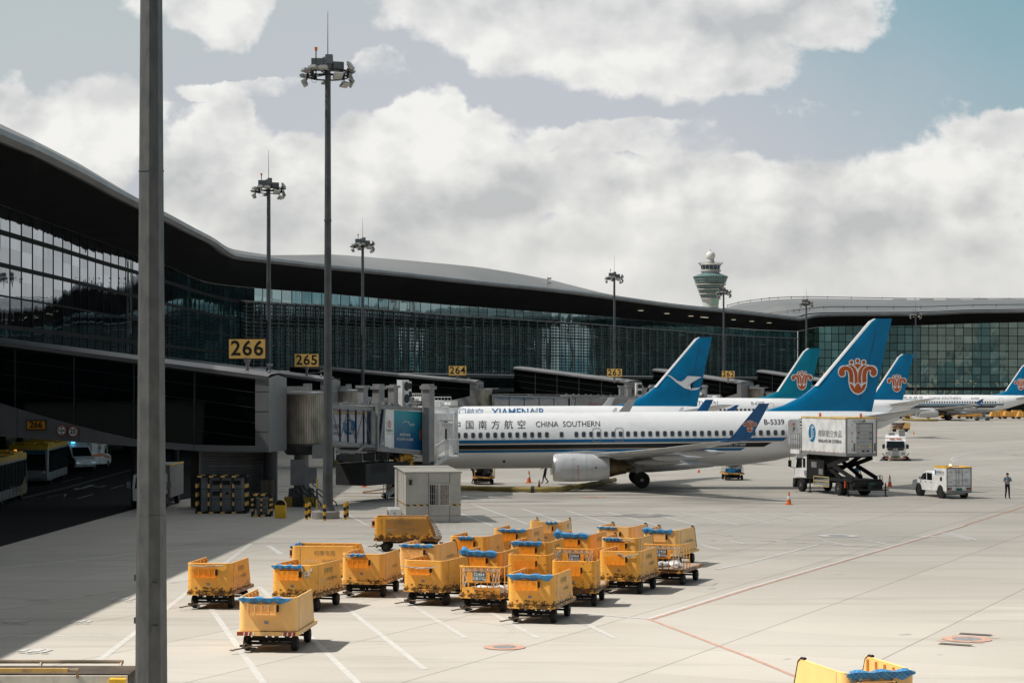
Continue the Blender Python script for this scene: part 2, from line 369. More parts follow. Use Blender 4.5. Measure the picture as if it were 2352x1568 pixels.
# ------------------------------------------------------------------ ground
def ground():
    m = bpy.data.materials.new('apron_concrete'); t = nt(m); b = t.nodes['Principled BSDF']
    v = coords(t); a = radians(-24.8)
    vr = mapping(t, v, rot=(0, 0, -a))           # slab grid, joints 24.8 degrees off the view
    s = sep(t, mapping(t, v, rot=(0, 0, radians(24.8))))
    def joint(val, off, wdt):
        f = mathn(t, 'FRACT', mathn(t, 'ADD', mathn(t, 'DIVIDE', mathn(t, 'ADD', val, off), 4.9), 100.0))
        d = mathn(t, 'MINIMUM', f, mathn(t, 'SUBTRACT', 1.0, f))
        return mathn(t, 'LESS_THAN', d, wdt/4.9)
    j1 = joint(s[0], 13.5, 0.02); j2 = joint(s[1], 1.0, 0.012)
    cell = t.nodes.new('ShaderNodeTexWhiteNoise'); cell.noise_dimensions = '2D'
    fl = t.nodes.new('ShaderNodeVectorMath'); fl.operation = 'FLOOR'
    lnk(t, mapping(t, mapping(t, v, rot=(0,0,radians(24.8)), loc=(13.5,1.0,0)), (1/4.9,1/4.9,1)), fl.inputs[0]); lnk(t, fl.outputs[0], cell.inputs['Vector'])
    c = mixc(t, ramp(t, noise(t, v, 0.05, 6, 0.6), 0.35, 0.65), (0.385,0.350,0.300), (0.50,0.463,0.408))
    c = mixc(t, 0.34, c, mixc(t, cell.outputs[0], (0.35,0.325,0.285), (0.52,0.485,0.43)))
    streak = noise(t, mapping(t, v, (0.05, 0.5, 1)), 1.0, 8, 0.7)      # tyre and water streaks along the traffic direction
    c = mixc(t, mathn(t, 'MULTIPLY', ramp(t, streak, 0.48, 0.72), 0.55), c, (0.20,0.18,0.15))
    sx = sep(t, v)
    # oil and rubber round the parking stand of the near aircraft
    dx = mathn(t, 'DIVIDE', mathn(t, 'SUBTRACT', sx[0], 6.0), 30.0); dy = mathn(t, 'DIVIDE', mathn(t, 'SUBTRACT', sx[1], 137.0), 15.0)
    rr = mathn(t, 'SQRT', mathn(t, 'ADD', mathn(t, 'MULTIPLY', dx, dx), mathn(t, 'MULTIPLY', dy, dy)))
    st = noise(t, mapping(t, v, (0.22, 1.0, 1)), 0.5, 7, 0.65)
    om = mathn(t, 'MULTIPLY', ramp(t, rr, 1.35, 0.55), ramp(t, st, 0.40, 0.62))
    c = mixc(t, mathn(t, 'MULTIPLY', om, 0.85), c, (0.13,0.115,0.095))
    fine = noise(t, v, 9, 6, 0.7)
    for sc_, sd, wd_ in ((0.035, 0.0, 0.0016), (0.05, 40.0, 0.0013), (0.028, 90.0, 0.0012)):     # long curved tyre marks
        tn = noise(t, mapping(t, v, (0.35, 1.0, 1), loc=(sd, sd, 0)), sc_, 1, 0.3)
        tm = mathn(t, 'LESS_THAN', mathn(t, 'ABSOLUTE', mathn(t, 'SUBTRACT', tn, 0.5)), wd_)
        c = mixc(t, mathn(t, 'MULTIPLY', tm, mathn(t, 'MULTIPLY', ramp(t, noise(t, v, 0.06, 3), 0.45, 0.6), 0.35)), c, (0.17,0.155,0.135))
    c = mixc(t, 0.3, c, mixc(t, fine, (0.30,0.285,0.26), (0.56,0.535,0.50)))
    c = mixc(t, mathn(t, 'MULTIPLY', ramp(t, noise(t, v, 0.9, 3, 0.4), 0.72, 0.78), 0.5), c, (0.16,0.145,0.13))
    c = mixc(t, mathn(t, 'MULTIPLY', j1, 0.75), c, (0.12,0.11,0.095)); c = mixc(t, mathn(t, 'MULTIPLY', j2, 0.45), c, (0.16,0.15,0.13))
    lnk(t, c, b.inputs['Base Color']); b.inputs['Roughness'].default_value = 0.75; b.inputs['Specular IOR Level'].default_value = 0.12
    lnk(t, bump(t, fine, 0.12, 0.01), b.inputs['Normal'])
    mb = MB(); S_ = 9000
    mb.poly([(-S_, -400, 0), (S_, -400, 0), (S_, 12000, 0), (-S_, 12000, 0)])
    struct(mb.build('ground', m), 'pale concrete apron with slab joints')
    ma = bpy.data.materials.new('asphalt'); t = nt(ma); b = t.nodes['Principled BSDF']; v = coords(t)
    c = mixc(t, ramp(t, noise(t, v, 0.12, 6), 0.3, 0.7), (0.014,0.014,0.014), (0.026,0.025,0.024))
    c = mixc(t, 0.4, c, mixc(t, noise(t, v, 20, 4), (0.008,0.008,0.008), (0.028,0.028,0.028)))
    ck = noise(t, v, 0.16, 3, 0.5, 1.0)
    crack = mathn(t, 'LESS_THAN', mathn(t, 'ABSOLUTE', mathn(t, 'SUBTRACT', ck, 0.5)), 0.0022)
    c = mixc(t, crack, c, (0.006,0.006,0.006))
    lnk(t, c, b.inputs['Base Color']); b.inputs['Roughness'].default_value = 0.9; b.inputs['Specular IOR Level'].default_value = 0.05
    p0, p2 = G(0, 1255), G(312, 1168); p1 = p0.lerp(p2, .5)
    mb = MB(); d = (p0-p1)
    pts = [(-90, 5), (p0.x+1.6, 40), (p0.x+.25, 75), (p0.x, p0.y), (p1.x, p1.y), (p2.x, p2.y), (-21.0, 132), (-24, 160), (-30, 260), (-90, 260)]
    mb.poly([(x, y, 0.004) for x, y in pts]); struct(mb.build('road', ma), 'dark asphalt service road under the gate bridge')
ground()

# painted markings, each line laid on the ground
def markings():
    W = mat('white_road_paint', (0.53,0.52,0.50), 0.7, var=0.1, vscale=3, dirt=0.8, dirtrgb=(0.44,0.42,0.39), dscale=5)
    RD = mat('red_road_paint', (0.47,0.28,0.21), 0.7, var=0.15, vscale=3, dirt=0.5, dirtrgb=(0.42,0.38,0.34), dscale=4)
    FW = mat('worn_white_road_paint', (0.485,0.47,0.44), 0.7, var=0.1, vscale=3, dirt=0.8, dirtrgb=(0.42,0.40,0.37), dscale=4)
    RW = mat('road_lane_paint', (0.16,0.16,0.155), 0.7, var=0.2, vscale=3, dirt=0.6, dirtrgb=(0.04,0.04,0.04), dscale=5)
    YB = mat('dark_patch_paint', (0.10,0.09,0.07), 0.8); YT = mat('cream_road_paint', (0.60,0.55,0.36), 0.8)
    IR = mat('cast_iron_cover', (0.25,0.25,0.26), 0.6, 0.3, var=0.3, vscale=12)
    mb = MB(); cnt = [0]
    def line(pts, wd=0.15, mi=0, z=0.008, off=0.0):
        q = [G(*p) for p in pts]; cnt[0] += 1; z = 0.005+cnt[0]*0.0001
        for a, b in zip(q[:-1], q[1:]):
            d = (b-a).normalized(); n = Vector((-d.y, d.x, 0)); a2 = a+n*off; b2 = b+n*off
            mb.poly([tuple(a2-n*wd/2+Vector((0,0,z))), tuple(b2-n*wd/2+Vector((0,0,z))), tuple(b2+n*wd/2+Vector((0,0,z))), tuple(a2+n*wd/2+Vector((0,0,z)))], mi)
    z6 = lambda x, y: (402+x/3.7356, 1148.4+y/3.7356)
    z7 = lambda x, y: (918.7+x/4.551, 1148.4+y/4.551)
    z8 = lambda x, y: (1263.3+x/5.12, 1148.4+y/5.12)
    z3 = lambda x, y: (1722.6+x/3.737, 1205.9+y/3.737)
    zb = lambda x, y: (2009.8+x/6.07, 918.7+y/6.07)
    line([(0,1303.7),(310,1271),(574,1253),(683,1248.8),(857,1244)], 0.16)
    line([(383,1180.5),(574,1196.6),(670,1202),(857,1206.5),(1010,1206.5),(2352,1206.5)], 0.14)
    line([(1010,1223.5),(2352,1222.5)], 0.14); line([(1290,1241.5),(2400,1240.6)], 0.14, z=0.0085)
    line([(1059,1154),(1306,1173.5),(1550,1175),(2352,1175)], 0.12, 1)
    line([(0,1354),(425,1354.5)], 0.13); line([(0,1402.2),(308,1402.2)], 0.13); line([(0,1459),(308,1458)], 0.13)
    line([(576,1248),(219,1523)], 0.2, 2, z=0.012); line([z6(800,388), z6(912,463)], 0.26, z=0.012)
    line([z6(715,460), z6(905,462)], 0.12); line([z6(680,548), z6(840,548)], 0.12); line([z6(690,650), z6(860,650)], 0.12)
    for a, b in ((z6(215,795),z6(760,1568)),(z6(720,740),z6(1570,1568)),(z6(1425,885),z6(2145,1450)),(z6(1570,365),z6(1770,460)),(z6(1480,120),z6(1650,215)),
                 (z6(1810,750),z7(20,1040)),(z7(0,1020),z7(690,1437)),(z7(940,1170),z7(1440,1437)),(z7(1700,1170),z7(2240,1437)),(z8(170,1340),z8(430,1470)),
                 ):
        line([a, b], 0.18, 2 if a[1] > 1200 else 0)
    for a, b in ((z8(205,125),z8(690,272)),(z8(670,138),z8(1270,295)),(z8(1110,138),z8(1740,293)),(z8(1540,138),z8(2230,293)),(z8(1980,138),z8(2600,272)),
                 (z7(640,140),z7(970,268)),(z7(740,35),z7(1340,250)),(z7(1280,90),z7(1700,230)),(z8(1770,520),z8(2010,582)),(z8(2110,475),z8(2290,515)),
                 (z3(220,132),z3(320,150)),(z3(620,130),z3(880,180)),(z3(1000,128),z3(1220,168)),(z8(2420,138),z8(3000,265)),(z8(2860,138),z8(3500,268))):
        line([a, b], 0.2, z=0.0125)
    for i in range(6):                            # broken bars in front of the hut
        y0 = 1209+i*2.9
        line([(1013,y0),(1025,y0)], 0.42, 0, 0.0125); line([(1036,y0),(1048,y0)], 0.42, 0, 0.0125)
    line([z7(755,307), z7(845,307)], 0.55, 0, 0.0125); line([z7(845,300), z7(1330,296)], 0.08); line([z7(845,316), z7(1330,312)], 0.08)
    for dx in (0, 60):                            # ladder pattern at the right
        line([z3(1640+dx,62), z3(1890+dx,128)], 0.22, z=0.0125)
    line([z3(1100,94), z3(1480,100)], 0.1, 0, 0.0125); line([z3(1470,92), z3(1590,100)], 0.7, 0, 0.0128)
    line([z8(1990,430), z8(2120,410), z8(2230,435), z8(2120,455)], 0.14, 0, 0.0127)
    line([z8(340,1325), z8(900,1375), (1489,1420.5)], 0.16, 0, 0.0127)
    # long white and red boundary line with its corner
    L_ = [(1489,1420.5),(1722.6,1348),(2097,1240),(2215,1206)]
    line(L_, 0.15, 0, 0.016); line(L_, 0.13, 1, 0.016, off=-0.16)
    line([(2215,1206),(2311,1176),(2420,1141)], 0.16, 1, 0.016)
    line([(1489,1420.5),(1722.6,1509.6),(1900,1583)], 0.13, 1, 0.0205)
    line([(1722,1291),(1880.6,1250)], 0.18, 0, 0.016); line([(1744,1241),(2027,1257)], 0.14, 0, 0.0165)
    line([(1645,1307),(1722,1291)], 0.18, 0, 0.016)
    # curves beyond the trucks
    loop = [(2352,1026),(2270,1036),(2215,1044),(2190,1050),(2184,1055),(2192,1060),(2225,1066),(2290,1074),(2352,1083)]
    line(loop, 0.28, 0, 0.0125); line([(x+9, y+(1.6 if y < 1055 else -1.6)) for x, y in loop], 0.14, 0, 0.0125)
    line([(2060,1043),(2020,1049),(2001,1055.5),(2016,1062),(2060,1070),(2124,1079),(2240,1098),(2352,1122)], 0.2, 0, 0.0127)
    line([(2080,1040),(2200,1022),(2340,1004)], 0.16, 0, 0.0127)
    for a, b in (((2128,1046),(2152,1043)),((2190,1038),(2208,1035)),((2240,1030),(2258,1027)),((2285,1023),(2303,1020)),((2330,1017),(2345,1014)),
                 ((2125,1064),(2158,1069)),((2226,1079),(2248,1083)),((2100,1042),(2112,1041)),((2183,1045.5),(2198,1043.5))):
        line([a, b], 0.16, 0, 0.0129)
    line([(2226,1096),(2352,1111)], 0.14, 0, 0.013); line([(2030,1117),(2120,1116.5)], 0.12, 0, 0.013); line([(2226,1116.5),(2352,1119.5)], 0.12, 0, 0.0132)
    line([(2120,1038),(2165,1038.2)], 0.25, 1, 0.013)
    # thin red lines round the stand
    for pts in ([(735,1122),(815,1113)], [(700,1147),(800,1138),(950,1143)], [(780,1194),(860,1190),(1100,1168)], [(800,1179),(950,1175)], [(860,1156),(910,1150),(1100,1160)]):
        line(pts, 0.09, 1, 0.0127)
    line([(745,1102),(820,1078)], 0.22, 0, 0.0127)
    # asphalt road lanes
    q = lambda x, y: (x/6.503, 976.2+y/6.503)
    line([q(0,1160), q(980,930), q(1960,660)], 0.10, 3, 0.012); line([q(0,1172), q(980,940), q(1960,668)], 0.10, 3, 0.012, off=-0.08)
    line([q(1160,1095), q(1390,1032)], 0.16, 3, 0.012); line([q(1660,947), q(1850,895)], 0.16, 3, 0.012); line([q(920,852), q(1240,775)], 0.14, 3, 0.012); line([q(1380,612), q(1640,558)], 0.14, 3, 0.012)
    for a in (460, 650, 835, 1020): line([q(a,1095), q(a+150,1095)], 0.16, 3, 0.012)
    line([q(700,1070), q(985,1027), q(960,1068), q(700,1070)], 0.13, 3, 0.0125)
    mb.poly([tuple(G(*q(x, y))+Vector((0,0,0.0122))) for x, y in ((1100,966),(1120,938),(1200,940),(1340,890),(1420,890),(1300,935),(1180,960))], 3)
    mb.poly([tuple(G(*q(x, y))+Vector((0,0,0.0131))) for x, y in ((1350,905),(1500,918),(1575,897),(1570,912),(1500,927),(1340,912))], 3)
    # worn arrows and words bottom left
    for x0, y0, sc_ in ((245,850,1),(950,855,1),(30,1045,1),(600,1045,.9),(170,1300,1.3)):
        for k in range(4):
            c = (x0/3.7356+k*13*sc_, 1148.4+y0/3.7356+(k % 2)*1.6)
            line([c, (c[0]+15*sc_, c[1]-5*sc_)], 0.16*sc_, 2, 0.0127)
            line([(c[0]-3, c[1]+2.4), (c[0]+12*sc_, c[1]+2.6)], 0.10*sc_, 2, 0.0129)
    # round covers
    def ring(px, py, r0, r1, mi, z=0.0165):
        cnt[0] += 1; z = 0.005+cnt[0]*0.0001; c = G(px, py); n = 32
        for i in range(n):
            a, b = 2*pi*i/n, 2*pi*(i+1)/n
            if r0 == 0: mb.poly([(c.x, c.y, z), (c.x+r1*cos(a), c.y+r1*sin(a), z), (c.x+r1*cos(b), c.y+r1*sin(b), z)], mi)
            else: mb.poly([(c.x+r0*cos(a), c.y+r0*sin(a), z), (c.x+r1*cos(a), c.y+r1*sin(a), z), (c.x+r1*cos(b), c.y+r1*sin(b), z), (c.x+r0*cos(b), c.y+r0*sin(b), z)], mi)
    ring(1158.5,1486,0.32,0.60,1); ring(1158.5,1486,0,0.3,4); ring(2220,1467.5,0.42,0.72,1); ring(2220,1467.5,0,0.41,4)
    ring(1361,1141,0.35,0.85,1); ring(1361,1141,0,0.34,4); ring(1926,1230.5,0.55,1.0,0); ring(1926,1230.5,0,0.54,4); ring(1378,1227,0.3,0.5,1)
    line([(2158,1477.5),(2233,1482.5)], 0.32, 5, 0.0165); line([(2204,1454.5),(2277,1459)], 0.32, 5, 0.0165)
    a, b = G(2160,1478.2), G(2232,1483); r_ = (b-a).normalized(); u_ = Vector((-r_.y, r_.x, 0))
    place_text(mb, '267B', 0.36, (a+b)/2+Vector((0,0,0.0185)), r_*1.35, u_, 6, bold=0.02, sx=1.1)
    a, b = G(2204,1454.5), G(2277,1459)
    place_text(mb, '267B', 0.36, (a+b)/2+Vector((0,0,0.0185)), -r_*1.35, -u_, 6, bold=0.02, sx=1.1)
    place_text(mb, '加油栓井', 0.30, G(2205,1474.3)+Vector((0,0,0.0185)), r_*1.2, u_, 1)
    place_text(mb, '加油栓井', 0.30, G(2240,1462.2)+Vector((0,0,0.0185)), -r_*1.2, -u_, 1)
    struct(mb.build('painted_markings', [W, RD, FW, RW, IR, YB, YT]), 'white and red painted lines on the apron')
markings()
# ------------------------------------------------------------------ terminal building
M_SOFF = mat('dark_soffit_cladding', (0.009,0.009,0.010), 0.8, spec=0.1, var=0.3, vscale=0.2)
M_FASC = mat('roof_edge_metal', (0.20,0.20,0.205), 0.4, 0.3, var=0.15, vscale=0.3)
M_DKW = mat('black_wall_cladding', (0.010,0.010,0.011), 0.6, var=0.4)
M_MUL = mat('dark_mullion', (0.005,0.005,0.006), 0.7, spec=0.15)
M_LOUV = mat('grey_louvre_metal', (0.045,0.046,0.048), 0.6, 0.0, spec=.2)
M_LOUVL = mat('light_louvre_post', (0.22,0.22,0.22), 0.5, 0.2)
G_LEFT = glassmat('curtain_glass', (0.86,0.92,1.0), (0.003,0.004,0.005), 3.8, 0.015, 0.04, 0.25)
G_MID = glassmat('clerestory_glass', (0.62,0.86,0.90), (0.010,0.028,0.032), 4.0, 0.03, 0.04, 0.35)
G_RIGHT = glassmat('green_glass', (0.64,0.80,0.71), (0.022,0.04,0.03), 3.6, 0.02, 0.16, 0.45)
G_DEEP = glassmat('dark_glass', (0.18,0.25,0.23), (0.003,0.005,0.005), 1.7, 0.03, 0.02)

def roofmat():
    m = bpy.data.materials.new('standing_seam_roof'); t = nt(m); b = t.nodes['Principled BSDF']; v = coords(t)
    s = sep(t, mapping(t, v, rot=(0, 0, radians(20))))
    seam = mathn(t, 'LESS_THAN', mathn(t, 'FRACT', mathn(t, 'MULTIPLY', s[0], 0.8)), 0.12)
    c = mixc(t, ramp(t, noise(t, v, 0.03, 5), 0.3, 0.7), (0.20,0.205,0.20), (0.27,0.27,0.265))
    c = mixc(t, mathn(t, 'MULTIPLY', seam, 0.35), c, (0.2,0.2,0.2))
    lnk(t, c, b.inputs['Base Color']); b.inputs['Roughness'].default_value = 0.5; b.inputs['Metallic'].default_value = 0.2
    return m
M_ROOF = roofmat()

def crom(pts, n=8):                               # Catmull-Rom through world points
    pts = [Vector(p) for p in pts]; out_ = []
    for i in range(len(pts)-1):
        p0 = pts[max(i-1, 0)]; p1 = pts[i]; p2 = pts[i+1]; p3 = pts[min(i+2, len(pts)-1)]
        for k in range(n):
            s_ = k/n
            out_.append(0.5*((2*p1)+(-p0+p2)*s_+(2*p0-5*p1+4*p2-p3)*s_*s_+(-p0+3*p1-3*p2+p3)*s_**3))
    out_.append(pts[-1]); return out_
def resample(pts, step):
    out_ = [pts[0]]; need = step
    for a, b in zip(pts[:-1], pts[1:]):
        L_ = Vector((b.x-a.x, b.y-a.y, 0)).length
        if L_ < 1e-6: continue
        pos = 0.0
        while pos+need <= L_:
            pos += need; out_.append(a.lerp(b, pos/L_)); need = step
        need -= L_-pos
    return out_

def terminal():
    T = thing('terminal_building', 'long dark terminal with sweeping curved roof, louvred glass walls and grey roof hump', 'terminal', (-33, 128, 0))
    O = Vector((-33, 128, 0))
    def bld(mb, name, m, parent=T, smooth=False):
        mb.v = [tuple(Vector(p)-O) for p in mb.v]; return mb.build(name, m, parent, smooth)
    fac = [(-2400,42,19),(-1100,66,19),(-400,95.5,None)]
    fpts = [Vector((-33, 20, 19.3)), Vector((-33, 60, 19.3)), Vector((-33, 100, 19.3))]
    for px, Y, yt in ((0,128.5,470),(137,145,521),(231,160,555),(315,175,587),(381,190,610),(469,215,647),(549,236,658),(622,252,665),(735,272,673),(864,296,685),(1011,320,699),(1148,345,709),(1258,365,717.5),(1377,386,726),(1467,404,735),(1540,420,741),(1638,440,750),(1736,462,757),(1833,484,761)):
        fpts.append(P(px, yt, Y))
    rpts = [P(px, yt, Y) for px, Y, yt in ((1833,484,761),(1850,495,757),(1900,505,750),(2080,520,748),(2211,526,743.6),(2352,529,740),(2600,531,735),(2900,531,732))]
    epts = [Vector((-29.5, 18, 21)), Vector((-29, 60, 21))]
    for px, y, Y in ((0,299,105),(91,339.5,113.8),(183,387,124),(256,427.6,134),(315,458.6,143),(381,491.5,155),(439,522.6,167),(487,548,180),(524,574,192),(549,583,201),(622,592.5,221),(735,606,247),(916,625,283),(1087,644,313),(1254,661,346),(1378,676.5,370),(1565,702,410),(1711,716,445),(1821,729,470),(1846,729.5,477),(1900,721,486),(2118,719,507),(2233,714,513),(2352,712.5,516),(2600,708,518),(2900,704,518)):
        epts.append(P(px, y, Y))
    E_ = crom(epts, 6); FA = crom(fpts, 6); FR = crom(rpts, 6)
    FAll = FA+FR[1:]
    # soffit: from the roof edge to the top of the wall
    def at(line, k): 
        x = k*(len(line)-1); i = min(int(x), len(line)-2); return line[i].lerp(line[i+1], x-i)
    # pair eave and wall points by matching px fraction
    def pxof(p): return CX+p.x*F/p.y
    def atpx(line, px):
        for a, b in zip(line[:-1], line[1:]):
            if pxof(a) <= px <= pxof(b): return a.lerp(b, (px-pxof(a))/max(1e-6, pxof(b)-pxof(a)))
        return line[0] if px < pxof(line[0]) else line[-1]
    Ee = [p for p in E_ if p.y > 100]; pxs = [pxof(p) for p in Ee]
    top = []; 
    mb = MB(); ra, rb, rc = [], [], []
    for p in E_:
        if p.y <= 104: q = Vector((-33, p.y+2, 19.3))
        else: q = atpx(FAll, pxof(p))
        ra.append(p+Vector((0,0,-0.55))); rb.append(q+Vector((0,0,0.02)))
        mid = p.lerp(q, 0.45)+Vector((0,0,-0.55)); rc.append(mid)
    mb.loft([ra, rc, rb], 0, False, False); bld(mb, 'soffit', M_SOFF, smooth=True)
    # rounded roof edge
    rings = []
    for i, p in enumerate(E_):
        d = (E_[min(i+1, len(E_)-1)]-E_[max(i-1, 0)]); n = Vector((d.y, -d.x, 0)).normalized()
        rings.append([p+n*a+Vector((0,0,b)) for a, b in ((-0.5,-0.62),(0.02,-0.6),(0.28,-0.32),(0.24,0.0),(-0.1,0.12),(-0.6,0.16))])
    mb = MB(); mb.loft(rings, 0, True, True); bld(mb, 'roof_edge', M_FASC, smooth=True)
    mb = MB(); rings = []                         # thin gutter line above the edge
    for i, p in enumerate(E_):
        d = (E_[min(i+1, len(E_)-1)]-E_[max(i-1, 0)]); n = Vector((d.y, -d.x, 0)).normalized()
        rings.append([p-n*1.2+Vector((0,0,0.16)), p-n*1.2+Vector((0,0,0.4)), p-n*1.5+Vector((0,0,0.4)), p-n*1.5+Vector((0,0,0.16))])
    mb.loft(rings); bld(mb, 'gutter', M_LOUV)
    # near wing roof with its hump
    ridge = [(0,310),(183,400),(315,480),(439,545),(524,585),(622,600),(700,606),(760,608.5),(850,611),(950,615),(1050,620),(1100,624),(1180,639),(1254,657.5),(1290,667),(1378,684),(1565,708),(1711,722),(1821,735)]
    A, B_, C_ = [], [], []
    for p in E_:
        px = pxof(p)
        if px > 1821: break
        yy = 310+px*.49
        for a, b in zip(ridge[:-1], ridge[1:]):
            if a[0] <= px <= b[0]+1: yy = a[1]+(b[1]-a[1])*(px-a[0])/(b[0]-a[0]); break
        hump = max(0, min(1, (px-620)/150))*max(0, min(1, (1420-px)/150))
        Y2 = p.y+14+hump*26
        q = P(px, yy, Y2); A.append(p+Vector((-0.2,0.3,0.1))); B_.append(p.lerp(q, 0.5)+Vector((0,0,0.5+hump*1.0))); C_.append(q)
    back = [q+Vector((-40, 25, -2)) for q in C_]
    # keep the back below the sight line
    mb = MB(); mb.loft([A, B_, C_, back], 0, False, False); bld(mb, 'roof', M_ROOF, smooth=True)
    # main hall roof beyond the corner
    lo = [(1560,732,500),(1650,735,500),(1740,738,500),(1821,731,475),(1846,728,479),(1900,721,488),(2000,719.5,498),(2118,718.5,508),(2233,714,514),(2352,712,517),(2600,708,519),(2900,704,519)]
    hi = [(1560,728,620),(1640,716,620),(1690,699,620),(1740,691.5,620),(1780,688,620),(1850,686.5,620),(1950,688.5,620),(2100,691,620),(2250,692,610),(2400,692,600),(2600,690,590),(2900,688,580)]
    a = crom([P(x, y, Y)+Vector((0,0.5,0.12)) for x, y, Y in lo], 4); c = crom([P(x, y, Y) for x, y, Y in hi], 4)
    rr = [[p.lerp(q, k)+Vector((0,0,sin(pi*k)*1.6)) for p, q in zip(a, c)] for k in (0,.2,.4,.6,.8,1)]
    rr.append([q+Vector((0, 80, -6)) for q in c])
    mb = MB(); mb.loft(rr, 0, False, False); bld(mb, 'hall_roof', M_ROOF, smooth=True)
    mb = MB()                                     # roof walkway and skylight strips
    for k in (0.12, 0.86):
        ln = [p.lerp(q, k)+Vector((0,0,sin(pi*k)*1.6+0.5)) for p, q in zip(a, c)][6:]
        mb.rod(ln, 0.16, 4, 0)
        for q in ln[::2]: mb.cyl(q-Vector((0,0,0.6)), q+Vector((0,0,0.3)), 0.1, None, 4, 0)
    for i in range(9):
        px = 1880+i*62; q = P(px, 691+(i % 3)*.2, 612); mb.box(q+Vector((0,0,0.3)), (4.2, 1.5, 0.5), 0)
    bld(mb, 'roof_walkway', M_MID)
    # walls: left glazed part, louvred middle, glazed hall front
    def bay(a, b, z0, rows, glass, name, bar=0.14, post=0.16, sill=None):
        d = (b-a); d.z = 0; n = Vector((d.y, -d.x, 0)).normalized()   # outward
        mb = MB(); L_ = d.length; u = d.normalized()
        mb.poly([Vector((a.x,a.y,z0)), Vector((b.x,b.y,z0)), b, a], 0)
        ang = math.atan2(u.y, u.x)
        mb.box(Vector((a.x, a.y, (z0+a.z)/2))+n*0.01, (post, 0.05, a.z-z0), 1, rz=ang)
        for k, (z, th) in enumerate(rows):
            za, zb_ = z+(a.z-20), z+(b.z-20)
            za = z; 
            if za > min(a.z, b.z)-0.2: continue
            c = (a+b)/2; mb.box(Vector((c.x, c.y, za))+n*0.015, (L_-post-0.02, 0.05, th), 1, rz=ang)
        bld(mb, name, [glass, M_MUL])
    left = resample([p for p in FA if p.y > 96 and pxof(p) < 556 or p.y <= 96], 3.0)
    left = [p for p in left if p.y > 90]
    rowsL = [(9.2,.3),(11.2,.3),(13.2,.12),(15.2,.3),(17.3,.34)]
    for a, b in zip(left[:-1], left[1:]): bay(a, b, 7.0, rowsL, G_LEFT if a.y < 192 else G_MID, 'glass_panel', post=0.1)
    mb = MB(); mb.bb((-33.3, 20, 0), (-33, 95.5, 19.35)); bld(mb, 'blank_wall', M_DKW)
    mid = resample([left[-1]]+[p for p in FA if pxof(p) > pxof(left[-1])], 4.15)
    for i, (a, b) in enumerate(zip(mid[:-1], mid[1:])):
        d = b-a; d.z = 0; u = d.normalized(); n = Vector((u.y, -u.x, 0)); ang = math.atan2(u.y, u.x); L_ = d.length
        z0 = 9.3; mb = MB()
        mb.poly([Vector((a.x,a.y,z0)), Vector((b.x,b.y,z0)), b, a], 0)
        ztop = min(a.z, b.z)-1.75
        mb.box(Vector((a.x, a.y, (z0+ztop)/2))+n*0.2, (0.08, 0.12, ztop-z0), 1, rz=ang); mb.box(Vector((a.x, a.y, (ztop+a.z)/2))+n*0.015, (0.12, 0.04, a.z-ztop), 1, rz=ang)
        mb.box(Vector(((a.x+b.x)/2, (a.y+b.y)/2, ztop+0.1))+n*0.3, (L_-0.14, 0.6, 0.14), 3, rz=ang)
        nsl = 18
        for k in range(nsl):
            z = z0+0.3+(ztop-z0-0.4)*k/(nsl-1)
            c = (a+b)/2
            wide = (k % 6 == 0)
            mi = 3 if R.random() < 0.012 else 2
            mb.box(Vector((c.x, c.y, z))+n*0.52, (L_-0.05, 0.16, 0.11 if not wide else 0.22), mi, rz=ang, rx=0.0)
        for fr in (0.86,):
            c = a.lerp(b, fr); mb.box(Vector((c.x, c.y, (z0+ztop)/2))+n*0.75, (0.07, 0.1, ztop-z0), 2, rz=ang)
        mb.box(Vector((a.x, a.y, (z0+ztop)/2))+n*0.9, (0.07, 0.12, ztop-z0), 3, rz=ang)
        bld(mb, 'louvre_bay', [G_MID, M_MUL, M_LOUV, M_LOUVL])
    right = resample(FR, 2.55)
    rowsR = [(6.2+2.05*k, 0.16) for k in range(9)]
    for a, b in zip(right[:-1], right[1:]): bay(a, b, 4.2, rowsR, G_RIGHT, 'hall_glass_panel', post=0.16)
    # dark lower storey and floor slab edge
    mb = MB(); slab = MB()
    base = [p for p in FAll if p.y > 90]
    ins = []
    for i, p in enumerate(base):
        d = (base[min(i+1, len(base)-1)]-base[max(i-1, 0)]); n = Vector((d.y, -d.x, 0)).normalized()
        ins.append((p, n))
    inset = lambda p: 2.5+15*max(0, min(1, (226-p.y)/30))
    mb.loft([[Vector((p.x, p.y, 0))-n*inset(p) for p, n in ins], [Vector((p.x, p.y, 9.25))-n*inset(p) for p, n in ins]], 0, False, False)
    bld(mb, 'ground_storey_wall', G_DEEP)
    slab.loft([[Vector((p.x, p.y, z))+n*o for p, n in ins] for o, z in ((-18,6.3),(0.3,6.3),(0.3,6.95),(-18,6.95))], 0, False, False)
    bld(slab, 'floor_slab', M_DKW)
    slab = MB(); k = len([1 for p in base if pxof(p) < 549])
    slab.loft([[Vector((p.x, p.y, z))+n*o for p, n in ins[k:-45]] for o, z in ((-2.6,8.7),(0.9,8.7),(0.9,9.26),(-2.6,9.26))], 0, False, False)
    bld(slab, 'canopy', M_DARK)
    # columns below the slab
    cols = resample(base, 12.5)
    mb = MB()
    for p in cols[:60]: mb.cyl((p.x-0.8, p.y, 0), (p.x-0.8, p.y, 6.4), 0.4, None, 12)
    bld(mb, 'column', mat('dark_column', (0.035,0.035,0.037), 0.7)) if False else None
    for p in cols[1:30]:
        if p.y < 190: continue
        mb = MB(); mb.cyl((p.x+0.3, p.y-0.2, 0), (p.x+0.3, p.y-0.2, 6.35), 0.38, None, 12); bld(mb, 'column', M_DARK, smooth=True)
